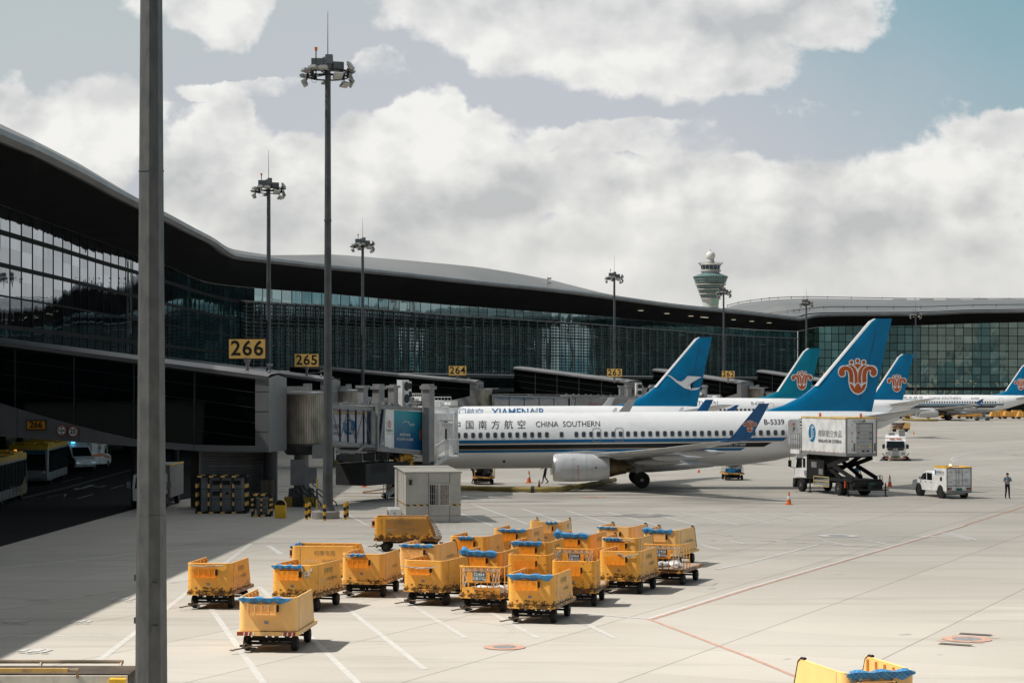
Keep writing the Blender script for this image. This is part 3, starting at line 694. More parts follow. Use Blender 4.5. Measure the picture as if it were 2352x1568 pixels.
    # soffit lamps
    lampm = mat('soffit_lamp', (0.8,0.75,0.6), 0.5, emit=(1,0.85,0.6,0.35))
    for px, y in ((1470,713),(1530,718),(1585,717),(1620,722),(1683,729),(1725,728),(1765,733),(1612,727)):
        e = atpx(E_, px); f = atpx(FAll, px)
        k = 0.35; q = e.lerp(f, k)+Vector((0,0,-0.68)); mb = MB(); mb.cyl(q, q+Vector((0,0,0.08)), 0.7, None, 10)
        bld(mb, 'soffit_lamp', lampm)
    # camera mast on the roof edge
    q = P(1258, 668, 352)
    mb = MB(); mb.cyl(q, q+Vector((0,0,2.4)), 0.07, None, 6); mb.box(q+Vector((0.35,0,2.2)), (0.6,0.4,0.25)); mb.box(q+Vector((0.35,0,1.4)), (0.5,0.4,0.25)); mb.box(q+Vector((0,0,0.1)), (1.2,0.8,0.3))
    m_ = mb.build('roof_camera_mast', M_GREY); tag(m_, 'small grey camera mast standing on the long roof edge', 'camera mast')
terminal()

def tower():
    s = 3.02; Y = F/s; cx = (1632-CX)/s; zof = lambda y: H+(HY-y)/s
    T = thing('control_tower', 'distant airport control tower with a white radar dome and flared dark glass body', 'control tower', (cx, Y, 0))
    z = lambda yy: zof((980+yy/6.03)/1.7415)       # heights measured in the enlarged photo
    r = lambda xx: xx/2/6.03/1.7415/s
    CW = mat('tower_concrete', (0.34,0.35,0.345), 0.6); TG = glassmat('tower_glass', (0.42,0.62,0.62), (0.012,0.04,0.045), 2.2, 0.05)
    TW = mat('tower_rim', (0.33,0.32,0.30), 0.5); TL = mat('tower_roof_glass', (0.10,0.17,0.17), 0.3)
    def part(name, prof, m, n=32): mb = MB(); mb.rev([(r(a), z(b)) for a, b in prof], (0,0,0), n=n); return mb.build(name, m, T, smooth=True)
    mb = MB(); mb.rev([(15, 0), (11, 40), (r(380), z(1460)), (r(430), z(1300))], (0,0,0)); mb.build('shaft', CW, T, smooth=True)
    mb = MB(); mb.rev([(r(382)+.03, z(1460)), (r(432)+.03, z(1304))], (0,0,0), n=32, cap=False)
    keep = [f for f in mb.f if cos(2*pi*(f[0] % 32)/32+1.15) > 0.85]; ids = sorted({i for f in keep for i in f}); mp = {i: k for k, i in enumerate(ids)}; mb.v = [mb.v[i] for i in ids]; mb.f = [tuple(mp[i] for i in f) for f in keep]; mb.m = [0]*len(keep); mb.build('green_glass_strip', mat('tower_green', (0.18,0.30,0.24), 0.3), T)
    part('glass_body', [(440,1296),(500,1180),(580,1070),(660,950),(830,775)], TG)
    part('sloped_roof', [(850,772),(850,760),(470,688),(470,680)], TL)
    part('lower_cab_wall', [(440,690),(420,630)], CW)
    part('balcony', [(400,652),(500,640),(500,600),(480,596),(400,600)], TW)
    part('cab_glass', [(420,600),(470,488)], glassmat('cab_glass', (0.3,0.42,0.55), (0.01,0.02,0.04), 1.9))
    part('cab_roof', [(500,492),(530,484),(500,462),(300,452)], TW)
    part('radar_base', [(200,455),(200,415),(165,345)], CW)
    mb = MB(); rr_ = r(226); zc = z(258)
    mb.rev([(rr_*sin(pi*k/14)+0.001, zc-rr_*cos(pi*k/14)) for k in range(15)], (0,0,0), n=28); mb.build('radar_dome', mat('radome', (0.48,0.475,0.46), 0.6), T, smooth=True)
    mb = MB(); mb.cyl((0,0,z(150)), (0,0,z(105)), 0.25, None, 5); mb.build('lightning_rod', M_MID, T)
    for w_, yy in ((760,965),(650,1082),(565,1192),(505,1305)):
        mb = MB(); mb.rev([(r(w_)-2.5, z(yy)), (r(w_), z(yy)), (r(w_), z(yy-22)), (r(w_)-2.5, z(yy-26))], (0,0,0), n=36); mb.build('glass_body_rim', TW, T)
    for k in range(14):
        a = 2*pi*k/14; mb = MB(); mb.cyl((r(424)*cos(a), r(424)*sin(a), z(600)), (r(474)*cos(a), r(474)*sin(a), z(488)), 0.28, None, 4); mb.build('cab_mullion', TW, T)
    mb = MB(); n = 36
    for k in range(n):
        a, b = 2*pi*k/n, 2*pi*(k+1)/n
        for zz, ww in ((430,610),(455,560)): mb.cyl((r(ww)*cos(a), r(ww)*sin(a), z(zz)), (r(ww)*cos(b), r(ww)*sin(b), z(zz)), 0.16, None, 4)
        mb.cyl((r(500)*cos(a), r(500)*sin(a), z(485)), (r(615)*cos(a), r(615)*sin(a), z(425)), 0.13, None, 4)
    mb.build('antenna_platform', TW, T)
    mb = MB()
    for k in range(1, 9):
        q = k/9; ww = 440+(830-440)*q; yy = 1296-(1296-775)*q
        mb.rev([(r(ww)+.08, z(yy+5)), (r(ww)+.25, z(yy)), (r(ww)+.1, z(yy-5))], (0,0,0), n=32, cap=False)
    for k in range(40):
        a = 2*pi*k/40; mb.cyl((r(440)*cos(a), r(440)*sin(a), z(1296)), (r(832)*cos(a), r(832)*sin(a), z(775)), 0.11, None, 4)
    mb.build('mullion_grid', mat('tower_mullion', (0.22,0.26,0.27), 0.5), T)
tower()

# ------------------------------------------------------------------ light masts
def masts():
    M_LAMPB = mat('lamp_housing', (0.34,0.345,0.33), 0.5); M_LAMPF = mat('lamp_face', (0.6,0.57,0.5), 0.3); M_CAB = mat('winch_box', (0.16,0.17,0.175), 0.5)
    HT = 24.5
    def make():
        T = thing('light_mast', 'x', 'light mast')
        mb = MB(); mb.cyl((0,0,0), (0,0,HT*0.33), 0.30, 0.235, 14); mb.cyl((0,0,HT*0.33), (0,0,HT), 0.215, 0.16, 14); mb.cyl((0,0,0), (0,0,0.25), 0.42, 0.36, 14)
        for z in (HT*.33, HT*.66): mb.cyl((0,0,z-0.05), (0,0,z+0.05), 0.245 if z < 10 else .21, None, 14)
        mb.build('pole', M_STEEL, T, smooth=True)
        mb = MB(); mb.cyl((0,0,HT), (0,0,HT+0.75), 0.3, None, 12); mb.box((-0.55,0,HT+0.35), (0.7,0.5,0.65)); mb.box((0.55,0.1,HT+0.25), (0.6,0.45,0.5), rz=.3); mb.box((0.1,-0.3,HT+0.6), (0.4,0.35,0.5))
        mb.build('winch_head', M_CAB, T)
        mb = MB(); mb.cyl((0,0,HT+0.7), (0,0,HT+3.3), 0.028, 0.012, 5); mb.build('lightning_rod', M_BLACK, T)
        mb = MB(); mb.cyl((-0.62,-0.4,HT-0.2), (-0.62,-0.4,HT+1.05), 0.035, None, 6); mb.build('beacon_post', M_STEEL, T)
        b = MB(); b.cyl((-0.62,-0.4,HT+1.05), (-0.62,-0.4,HT+1.25), 0.07, 0.09, 8); b.build('beacon', M_ORANGE, T)
        mb = MB(); n = 28
        for rr, z in ((1.12, HT-0.05), (1.12, HT-0.35)):
            for k in range(n):
                a, c = 2*pi*k/n, 2*pi*(k+1)/n
                mb.cyl((rr*cos(a), rr*sin(a), z), (rr*cos(c), rr*sin(c), z), 0.045, None, 5)
        for k in range(8):
            a = 2*pi*k/8
            mb.box((1.12*cos(a), 1.12*sin(a), HT-0.2), (0.14,0.14,0.36), rz=a)
        for k in range(3):
            a = 2*pi*k/3+0.3; mb.cyl((0.25*cos(a), 0.25*sin(a), HT-0.2), (1.12*cos(a), 1.12*sin(a), HT-0.2), 0.04, None, 5)
        for k in range(3):                        # cable loop
            for q in range(10):
                a, c = 2*pi*q/10, 2*pi*(q+1)/10
                mb.cyl((-0.65+.16*cos(a), -1.0, HT-.62-.2*sin(a)), (-0.65+.16*cos(c), -1.0, HT-.62-.2*sin(c)), 0.012, None, 4)
            break
        mb.build('lamp_ring', M_BLACK, T)
        lay = [(-160,-.55,30,0),(-150,0.1,75,1),(-120,0.2,80,1),(-95,0.15,80,1),(-60,-.25,40,0),(-40,-.7,60,0),(-15,.45,-35,0),(5,-.5,30,0),(20,.3,-50,0),(-2,-.2,-20,0),(60,.3,60,1),(100,-.3,80,1),(140,0,70,1),(178,-.1,75,1)]
        for k, (az, dz, tilt, up_) in enumerate(lay):
            a = radians(az); mb = MB(); rr = 1.34
            c = Vector((rr*cos(a), rr*sin(a), HT-0.2+dz)); M_ = Matrix.Translation(c) @ Matrix.Rotation(a, 4, 'Z') @ Matrix.Rotation(radians(tilt), 4, 'Y')
            mb.M = M_
            mb.box((0,0,0), (0.12,0.52,0.42), 0); mb.box((-0.09,0,0), (0.08,0.36,0.28), 0)
            for q in range(4): mb.box((0.065,0,-0.15+q*0.1), (0.012,0.46,0.075), 1)
            mb.M = Matrix.Identity(4)
            mb.cyl((1.12*cos(a), 1.12*sin(a), HT-0.2), c, 0.035, None, 5, 2)
            for sgn in (-1, 1):
                q = c+Vector((-sin(a), cos(a), 0))*0.27*sgn; mb.cyl((1.14*cos(a), 1.14*sin(a), HT-0.2+dz*0.5), q, 0.02, None, 4, 2)
            mb.build('floodlight', [M_LAMPB, M_LAMPF, M_BLACK], T)
        return T
    spec = [(753,111,24.6,'tall near light mast on a round concrete plinth between striped bollards'),
            (617,172.8,24.6,'light mast rising behind the yellow 266 sign'),
            (833,242,24.6,'light mast right of the nearest one, in front of the louvred wall'),
            (1411,315,24.6,'light mast right above the yellow 263 sign'),
            (1662,366,24.6,'light mast whose lamps cross the distant control tower'),
            (1852,414,24.6,'light mast just left of the large near tail fin'),
            (2103,482,24.6,'light mast against the green glass of the hall')]
    T0 = make()
    for i, (px, Y, h, lab) in enumerate(spec):
        T = T0 if i == 0 else dup(T0)
        T.location = ((px-CX)*Y/F, Y, 0.42 if i == 0 else 0); T.rotation_euler.z = 0 if i == 0 else R.uniform(-.3, .3)
        T['label'] = lab; T['group'] = 'tall light masts along the apron'
    # plinth of the near mast
    T = thing('mast_plinth', 'low round concrete plinth under the nearest light mast', 'plinth', ((748-CX)*111/F, 111, 0))
    mb = MB(); mb.rev([(0.78,0),(0.78,0.38),(0.74,0.42),(0.0,0.42)], (0,0,0), n=28); mb.build('plinth_block', M_CONC, T, smooth=True)
    # big near pole
    s = 140.0; Y = F/s; X = (347.5-CX)/s
    T = thing('lamp_pole', 'thick octagonal grey steel pole standing close in front, cut by the top of the photo', 'pole', (X, Y, 0))
    GP = bpy.data.materials.new('weathered_galvanised'); t = nt(GP); b = t.nodes['Principled BSDF']; v = coords(t)
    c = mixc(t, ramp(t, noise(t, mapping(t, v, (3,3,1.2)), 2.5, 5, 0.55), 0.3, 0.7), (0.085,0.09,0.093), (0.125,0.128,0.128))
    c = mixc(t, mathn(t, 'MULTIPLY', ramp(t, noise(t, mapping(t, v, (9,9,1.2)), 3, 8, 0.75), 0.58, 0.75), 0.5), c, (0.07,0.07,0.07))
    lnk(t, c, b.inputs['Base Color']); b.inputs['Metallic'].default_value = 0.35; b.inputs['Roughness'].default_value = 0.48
    def rad(z): return 0.258-(z-2.5)*0.0066
    def oct_(z, e=0.0): 
        return [Vector(((rad(z)+e)*1.02*cos(2*pi*k/8), (rad(z)+e)*1.02*sin(2*pi*k/8), z)) for k in range(8)]
    zj = 7.4-(1183-885)/s
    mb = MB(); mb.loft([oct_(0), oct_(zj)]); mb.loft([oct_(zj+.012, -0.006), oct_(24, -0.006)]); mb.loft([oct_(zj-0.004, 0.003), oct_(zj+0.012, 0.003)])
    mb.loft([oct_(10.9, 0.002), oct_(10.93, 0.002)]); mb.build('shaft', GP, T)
    mb = MB(); mb.cyl((0,0,0), (0,0,0.05), 0.45, None, 8); mb.build('base_plate', GP, T)
    for z in (4.15, 3.45):
        mb = MB(); mb.box((0.10,-0.232,z), (0.08,0.03,0.09), rz=.39); mb.box((0.105,-0.25,z), (0.055,0.02,0.06), rz=.39); mb.build('step_bracket', GP, T)
        mb = MB(); mb.box((-0.262,0.03,z+.1), (0.05,0.06,0.10)); mb.build('step_bracket', GP, T)
masts()
def pier():
    # the dark wing of the terminal the photo is taken from, behind the camera
    T = thing('terminal_pier', 'dark terminal wing behind the viewpoint', 'terminal', (-10, -8, 0))
    mb = MB(); mb.bb((-55,-30,0),(45,0,20)); mb.build('wall', M_DKW, T)
    mb = MB(); mb.bb((-56,-31,20.004),(46,1.5,21)); mb.build('roof', M_ROOF, T)
    for k in range(12):
        mb = MB(); mb.bb((-52+k*8,0.004,5),(-46+k*8,.06,17)); mb.build('window', G_DEEP, T)
pier()
# ------------------------------------------------------------------ gate bridges, signs, jet bridges
M_GLB = glassmat('bridge_glass', (0.75,0.82,0.92), (0.030,0.042,0.065), 2.6, 0.02, 0.02)
M_CORR = None
def corrmat():
    m = bpy.data.materials.new('corrugated_metal'); t = nt(m); b = t.nodes['Principled BSDF']; v = coords(t); s = sep(t, v)
    ang = mathn(t, 'ARCTAN2', s[1], s[0]); f = mathn(t, 'FRACT', mathn(t, 'ADD', mathn(t, 'MULTIPLY', ang, 9.5493), 100.0))
    n = noise(t, mapping(t, v, (1,1,0.4)), 1.6, 6)
    c = mixc(t, ramp(t, n, 0.3, 0.7), (0.15,0.13,0.10), (0.34,0.31,0.26)); c = mixc(t, mathn(t, 'MULTIPLY', mathn(t, 'LESS_THAN', f, 0.35), 0.55), c, (0.08,0.075,0.06))
    c = mixc(t, mathn(t, 'MULTIPLY', ramp(t, s[2], 4.6, 3.8), 0.25), c, (0.1,0.09,0.07))
    lnk(t, c, b.inputs['Base Color']); b.inputs['Metallic'].default_value = 0.6; b.inputs['Roughness'].default_value = 0.38
    return m
M_CORR = corrmat()

def corridor(no, label, end, start, ze, zs, be, bs, detail=True):
    # end: (x,y) of the near corner of the outer end; start: where it leaves the building; ze/zs roof height; be/bs underside
    a = Vector((start[0], start[1], 0)); b = Vector((end[0], end[1], 0)); d = (b-a).normalized(); n = Vector((d.y, -d.x, 0)) # towards camera side
    if n.y > 0: n = -n
    wd = 3.2; L_ = (b-a).length
    dd = 0.85
    T = thing('gate_bridge', label, 'gate bridge', (b.x, b.y, 0), 0, 'fixed gate bridges leaving the terminal'); O = Vector((b.x, b.y, 0))
    def q(k, z, o=0.0): return a.lerp(b, k)-n*o+Vector((0,0,z))-O
    lerp = lambda x, y, k: x+(y-x)*k
    top = lambda k: lerp(zs, ze, k); bot = lambda k: lerp(bs, be, min(1, k*1.25)) if detail else lerp(bs, be, k)
    # glass volume
    mb = MB(); ks = [i/10 for i in range(11)]; ke = 1-dd/L_
    ks = [k*ke for k in ks]
    def belly(k):                                   # lower edge of the glass: sweeps down towards the end
        if detail: return bot(k)+0.12+max(0, 1-k/0.62)**1.3*2.3
        return bot(k)+0.1+max(0, (k-0.55)/0.45)**1.2*2.4
    mb.loft([[q(k, belly(k)+.0, 0.12) for k in ks], [q(k, top(k)-0.15, 0.12) for k in ks]], 0, False, False)
    mb.loft([[q(k, bot(k), wd) for k in ks], [q(k, top(k)-0.15, wd) for k in ks]], 0, False, False)
    mb.build('side_glass', glassmat('bridge_dark_glass', (0.10,0.13,0.13), (0.003,0.004,0.004), 1.5, 0.03, 0.02), T)
    mb = MB()
    for k in (0.2,0.4,0.6,0.8):
        h0, h1 = belly(k*ke)+.02, top(k*ke)-0.2
        mb.box(q(k*ke, (h0+h1)/2, 0.09), (0.09, 0.06, h1-h0), rz=math.atan2(d.y, d.x))
    for j in range(1, 5):
        pts = [q(k, top(k)-0.15-j*0.9, 0.07) for k in ks if top(k)-0.15-j*0.9 > belly(k)+.05]
        mb.rod(pts, 0.018, 4)
    mb.build('glazing_bars', M_LOUV, T)
    mb = MB()                                        # lower cladding sweep
    mb.loft([[q(k, bot(k)-0.25, 0.0) for k in ks], [q(k, belly(k), 0.0) for k in ks], [q(k, belly(k), 0.2) for k in ks]], 0, False, False)
    mb.loft([[q(k, bot(k)-0.25, 0.0) for k in ks], [q(k, bot(k)-0.25, wd+.1) for k in ks]], 0, False, False)
    mb.build('underside_cladding', M_PANEL, T)
    mb = MB()                                        # seams in the cladding
    for k in (0.21,0.42,0.8): mb.box(q(k*ke, (bot(k*ke)+belly(k*ke))/2-.12, -0.004), (0.03,0.012,max(.2, belly(k*ke)-bot(k*ke)+.25)), rz=math.atan2(d.y, d.x))
    mb.build('panel_joint', M_DARK, T)
    # roof with bright upturned edge
    mb = MB(); mb.loft([[q(k, top(k)+z, o) for k in ks+[1.0]] for o, z in ((-0.12,-0.22),(-0.16,0.02),(0.35,0.16),(wd*0.5,0.22),(wd,0.16),(wd,-0.2))], 0, False, False); mb.build('roof', M_PANEL, T)
    mb = MB(); mb.loft([[q(k, top(k)-0.22, -0.12) for k in ks], [q(k, top(k)-0.34, 0.1) for k in ks]], 0, False, False); mb.build('roof_trim', M_DARK, T)
    # end portal
    mb = MB()
    zb, zt = be-0.25, ze+0.02
    e0, e1 = b-d*dd-O, b-O
    mb.prism([e0+n*0.03+Vector((0,0,zb)), e0-n*(wd+.05)+Vector((0,0,zb)), e0-n*(wd+.05)+Vector((0,0,zt-.1)), e0-n*wd*.5+Vector((0,0,zt+.1)), e0+n*0.03+Vector((0,0,zt-.1))], d*dd)
    mb.build('end_portal', M_PANEL, T)
    mb = MB()
    for z in (zb+1.2, zb+2.4, zt-0.9): mb.box(e0.lerp(e1, .5)+n*0.034+Vector((0,0,z)), (dd-.02, 0.012, 0.03), rz=math.atan2(d.y, d.x))
    mb.build('portal_joint', M_DARK, T)
    # support
    for k in (0.55, 0.97):
        mb = MB(); mb.cyl(q(k, 0, wd*0.6), q(k, bot(k)-0.2, wd*0.6), 0.42, None, 14); mb.build('column', M_DARK, T, smooth=True)
    return T

def gate_sign(no, px, py, Y, label, w_=2.15, h_=1.14):
    c = P(px, py, Y); T = thing('gate_sign', label, 'gate sign', (c.x, c.y, c.z-1.45), 0, 'yellow gate number signs on posts')
    mb = MB(); mb.box((0,0.0,1.45), (w_+0.1, 0.16, h_+0.1)); mb.build('sign_frame', M_BLACK, T)
    mb = MB(); mb.box((0,-0.085,1.45), (w_, 0.02, h_)); mb.build('sign_face', M_SIGNY, T)
    mb = MB(); place_text(mb, no, h_*1.08, (0,-0.101,1.45), (1,0,0), (0,0,1), bold=0.018, spacing=1.1); mb.build('number', M_LBLACK, T)
    mb = MB(); mb.cyl((0,0,0), (0,0,0.9), 0.11, None, 10); mb.cyl((0,0,0.55), (0,0,0.9), 0.12, 0.26, 10); mb.build('post', M_PANEL, T)
    T2 = thing('security_camera', 'white dome camera on an arm beside the yellow %s sign' % no, 'camera', (c.x+0.1, c.y, c.z-1.45), 0, 'dome cameras beside the gate signs')
    mb = MB(); mb.cyl((0.1,0,0.32), (1.2,0,0.36), 0.03, None, 6); mb.cyl((1.2,0,0.36), (1.2,0,0.22), 0.03, None, 6); mb.box((1.25,-0.05,0.5), (0.34,0.14,0.13)); mb.build('arm', M_GREY, T2)
    mb = MB(); mb.rev([(0.001,-0.12),(0.09,-0.06),(0.11,0.04),(0.1,0.14),(0.03,0.2)], (1.2,0,0), n=12); mb.build('dome', [M_GREY], T2, smooth=True)
    mb = MB(); mb.rev([(0.001,-0.14),(0.085,-0.09),(0.11,0.0)], (1.2,0,0), n=12); mb.build('lens', M_BLACK, T2, smooth=True)
    return T

corridor('266', 'near dark glass gate bridge with the 266 sign above its end', (-14.35,117.6), (-34,121.8), 7.92, 10.4, 3.72, 4.75)
corridor('265', 'gate bridge carrying the 265 sign, its end seen just behind the nearest one', ((757-CX)*178/F,178), (-35,182), 7.9, 10.2, 3.8, 4.6, False)
corridor('264', 'gate bridge sloping down to the 264 sign', ((1095-CX)*244/F,244), ((738-CX)*250/F-4,250), 7.85, 9.95, 3.8, 4.6, False)
corridor('263', 'gate bridge sloping down to the 263 sign', ((1444-CX)*288/F,288), ((1180-CX)*300/F,302), 7.9, 10.1, 3.8, 4.6, False)
corridor('262', 'gate bridge sloping down to the 262 sign, behind the white bird tail', ((1702-CX)*336/F,336), ((1500-CX)*350/F,351), 7.85, 10.2, 3.8, 4.6, False)
corridor('261', 'farthest gate bridge, behind the green tail fin', ((1925-CX)*381/F,381), ((1740-CX)*398/F,399), 7.9, 10.3, 3.8, 4.6, False)
gate_sign('266', 568, 801, 118.6, 'large yellow sign with 266 on the end of the nearest gate bridge')
gate_sign('265', 704.5, 827.5, 178.8, 'yellow sign with 265 left of the nearest tall light mast')
gate_sign('264', 1051, 851, 245, 'yellow sign with 264')
gate_sign('263', 1411.5, 856, 289, 'yellow sign with 263 below a light mast')
gate_sign('262', 1672.5, 859.5, 337, 'yellow sign with 262 right of the white bird tail')
gate_sign('261', 1903, 862, 382, 'yellow sign mostly hidden behind the green tail fin, ending in 1')

# small signs under the near bridge
def underpass_signs():
    d = (Vector((-14.35,117.6,0))-Vector((-34,121.8,0))).normalized(); n = Vector((d.y,-d.x,0)); ang = math.atan2(d.y, d.x)
    def on(px, py, off=0.12):
        # intersect the view ray with the bridge side plane
        a = Vector((-34,121.8,0)); u = (px-CX)/F
        # (x,y)=(u*y,y); (p-a).n=0
        y = (a.x*n.x+a.y*n.y)/(u*n.x+n.y); p = P(px, py, y); return p+n*off
    c = on(85, 975.5)
    T = thing('gate_number_plate', 'small orange plate with 266 on the underside cladding of the bridge', 'sign', c, ang)
    mb = MB(); mb.box((0,0.02,0), (1.30,0.05,0.62)); mb.build('plate_edge', M_BLACK, T)
    mb = MB(); mb.box((0,-0.01,0), (1.18,0.02,0.50)); mb.build('plate_face', mat('orange_sign_face', (0.8,0.33,0.02), 0.5), T)
    mb = MB(); place_text(mb, '266', 0.56, (0,-0.026,0), (1,0,0), (0,0,1), bold=0.03); mb.build('number', M_LBLACK, T)
    for px, py, s_, lab, nm in ((143.5,988,'3.6m','round red rimmed height limit sign reading 3.6m','height_limit_sign'),(170,990.5,'25','round red rimmed speed sign reading 25','speed_limit_sign')):
        c = on(px, py, 0.14); T = thing(nm, lab, 'road sign', c, ang)
        mb = MB(); mb.rev([(0.34,-0.0),(0.34,0.03)], (0,0,0), 'Y', 28); mb.build('rim', mat('sign_red', (0.42,0.06,0.02), 0.5), T)
        mb = MB(); mb.rev([(0.27,-0.012),(0.27,-0.002)], (0,0,0), 'Y', 28); mb.build('face', M_WHITE, T)
        mb = MB(); place_text(mb, s_, 0.40 if len(s_) == 2 else 0.24, (0,-0.016,0), (1,0,0), (0,0,1), bold=0.03)
        if len(s_) > 2:
            mb.poly([(-.1,-.016,.23),(.1,-.016,.23),(0,-.016,.13)]); mb.poly([(-.1,-.016,-.23),(.1,-.016,-.23),(0,-.016,-.13)])
        mb.build('number', M_LBLACK, T)
underpass_signs()

def jetbridge(label, rot, cab, zr=(3.85,6.85), detail=True, ad=None, glass=True, cabat=None):
    rx, ry = rot; cx, cy = cab; d = Vector((cx-rx, cy-ry, 0)); L_ = d.length; ang = math.atan2(d.y, d.x)
    T = thing('jet_bridge', label, 'jet bridge', (rx, ry, 0), ang, 'passenger jet bridges')
    zb, zt = zr; rr = 1.5
    # rotunda
    mb = MB(); mb.rev([(rr, zb), (rr, zt)], (0,0,0), n=40); mb.build('rotunda', M_CORR, T, smooth=True)
    mb = MB(); mb.rev([(rr+0.12, zt), (rr+0.12, zt+0.12), (0.3, zt+0.2)], (0,0,0), n=32); mb.box((-0.9,-0.3,zt+0.35), (1.4,0.6,0.3), rz=-ang); mb.box((0.1,-0.4,zt+0.42), (0.5,0.4,0.5), rz=-ang)
    mb.box((1.3,-.6,zt+.2), (1.8,0.1,0.1), rz=-ang); mb.build('rotunda_roof', M_GREY, T)
    mb = MB(); mb.rev([(0.9, zb-0.7), (rr-.2, zb-0.15), (rr+0.05, zb-0.12), (rr+0.05, zb)], (0,0,0), n=32); mb.build('rotunda_base', M_DARK, T)
    mb = MB(); mb.cyl((0,0,0.9), (0,0,zb-0.6), 0.46, 0.44, 18); mb.cyl((0,0,0.0), (0,0,1.15), 0.72, 0.5, 18)
    for k in range(8): 
        a = 2*pi*k/8; mb.box((0.62*cos(a), 0.62*sin(a), 0.55), (0.5,0.05,1.1), rz=a, taper=0.6)
    mb.build('pedestal', M_PANEL, T, smooth=True)
    mb = MB(); mb.box((0,0,0.3), (1.9,1.9,0.6), 0, rz=-ang); mb.build('pedestal_kerb', stripemat('kerb_stripes', (0.4,0.25,0.02), (0.012,0.012,0.012), 0.7, axis=0), T)
    if detail:
        mb = MB(); mb.box((0,0,0), (0.95,0.35,1.55)); o = mb.build('control_box', M_MID, T); o.location = Vector((-0.1,-0.75,2.1)); o.location.rotate(Matrix.Rotation(-ang, 3, 'Z')); o.rotation_euler.z = -ang
        mb = MB(); mb.box((0,0,0), (0.5,0.3,0.95)); o = mb.build('control_box', M_MID, T); o.location = Vector((0.75,-0.6,1.9)); o.location.rotate(Matrix.Rotation(-ang, 3, 'Z')); o.rotation_euler.z = -ang
        mb = MB(); mb.box((0,0,0), (0.72,0.4,0.85)); o = mb.build('control_box', M_GREY, T); o.location = Vector((1.15,-1.1,zb-0.45)); o.location.rotate(Matrix.Rotation(-ang, 3, 'Z')); o.rotation_euler.z = -ang
        for k in range(5):
            mb = MB(); x = -0.35+k*0.28
            p = [Vector((x,-0.62,1.4)), Vector((x+.1,-0.95,0.9+.1*k)), Vector((x+.35+.12*k,-0.9,0.75)), Vector((x+.6+.2*k,-0.95,0.3)), Vector((x+.7+.2*k,-1.0,0.05))]
            p = [v.copy() for v in p]; [v.rotate(Matrix.Rotation(-ang, 3, 'Z')) for v in p]; mb.tube(crom(p, 4), 0.035, 6); mb.build('cable', M_BLACK, T, smooth=True)
    # tunnels: x along the bridge. outer height falls towards the cab
    zc_b, zc_t = 2.95, 5.75
    zbx = lambda x, o=0: zb+(zc_b-zb)*x/L_+o; ztx = lambda x, o=0: zt-0.55+(zc_t-(zt-0.55))*x/L_+o
    x0, x1, x2 = rr*0.75, L_*0.50, L_-.3
    def tunnel(xa, xb, w_, name, e):
        mb = MB()
        for xs in (-1, 1):
            y = xs*w_
            mb.prism([(xa,y,zbx(xa)-e),(xb,y,zbx(xb)-e),(xb,y,zbx(xb)+0.25-e),(xa,y,zbx(xa)+.25-e)], (0,-xs*0.12,0))
            mb.prism([(xa,y,ztx(xa)-0.22+e),(xb,y,ztx(xb)-0.22+e),(xb,y,ztx(xb)+e),(xa,y,ztx(xa)+e)], (0,-xs*0.12,0))
        mb.prism([(xa,-w_+.13,zbx(xa)-e+.02),(xb,-w_+.13,zbx(xb)-e+.02),(xb,w_-.13,zbx(xb)-e+.02),(xa,w_-.13,zbx(xa)-e+.02)], (0,0,0.1))
        mb.prism([(xa,-w_+.13,ztx(xa)+e-.12),(xb,-w_+.13,ztx(xb)+e-.12),(xb,w_-.13,ztx(xb)+e-.12),(xa,w_-.13,ztx(xa)+e-.12)], (0,0,0.1))
        for x in (xa+.08, xb-.08):
            for xs in (-1, 1): mb.box((x, xs*(w_+.01), (zbx(x)+ztx(x))/2), (0.2, 0.16, ztx(x)-zbx(x)+2*e))
        mb.build(name, M_GREY, T)
    tunnel(x0, x1+0.8, 1.35, 'inner_tunnel', 0.0); tunnel(x1, x2, 1.6, 'outer_tunnel', 0.16)
    for xs in (-1, 1):
        mb = MB(); y = xs*1.27
        n = 5; xa, xb = x0+.3, x1-0.1
        mb.poly([(xa,y,zbx(xa)+.25),(xb,y,zbx(xb)+.25),(xb,y,ztx(xb)-.22),(xa,y,ztx(xa)-.22)], 0)
        for k in range(1, n): x = xa+(xb-xa)*k/n; mb.box((x, y+xs*.02, (zbx(x)+ztx(x))/2), (0.08,0.05,ztx(x)-zbx(x)-.5), 1)
        mb.build('inner_tunnel_glass', [M_GLB, M_BLACK], T)
        mb = MB(); y = xs*1.34
        for k in range(n):
            xa2, xb2 = x0+.3+(x1-.4-x0)*k/n, x0+.3+(x1-.4-x0)*(k+1)/n
            pa, pb = (zbx(xa2)+.3, ztx(xb2)-.25) if k % 2 else (ztx(xa2)-.25, zbx(xb2)+.3)
            mb.cyl((xa2,y-xs*.06,pa), (xb2,y-xs*.06,pb), 0.02, None, 4)
        mb.build('inner_tunnel_brace', M_MID, T)
        mb = MB(); y = xs*1.52; xa, xb = x1+1.0, x2-.1
        mb.poly([(xa,y,zbx(xa)+.1),(xb,y,zbx(xb)+.1),(xb,y,ztx(xb)-.08),(xa,y,ztx(xa)-.08)], 0)
        mb.build('outer_tunnel_panel', M_GREY if not ad else ad[0], T)
        mb = MB(); xa, xb = x1+.2, x1+1.0
        mb.poly([(xa,y,zbx(xa)+.1),(xb,y,zbx(xb)+.1),(xb,y,ztx(xb)-.08),(xa,y,ztx(xa)-.08)], 0); mb.build('outer_tunnel_glass', M_GLB, T)
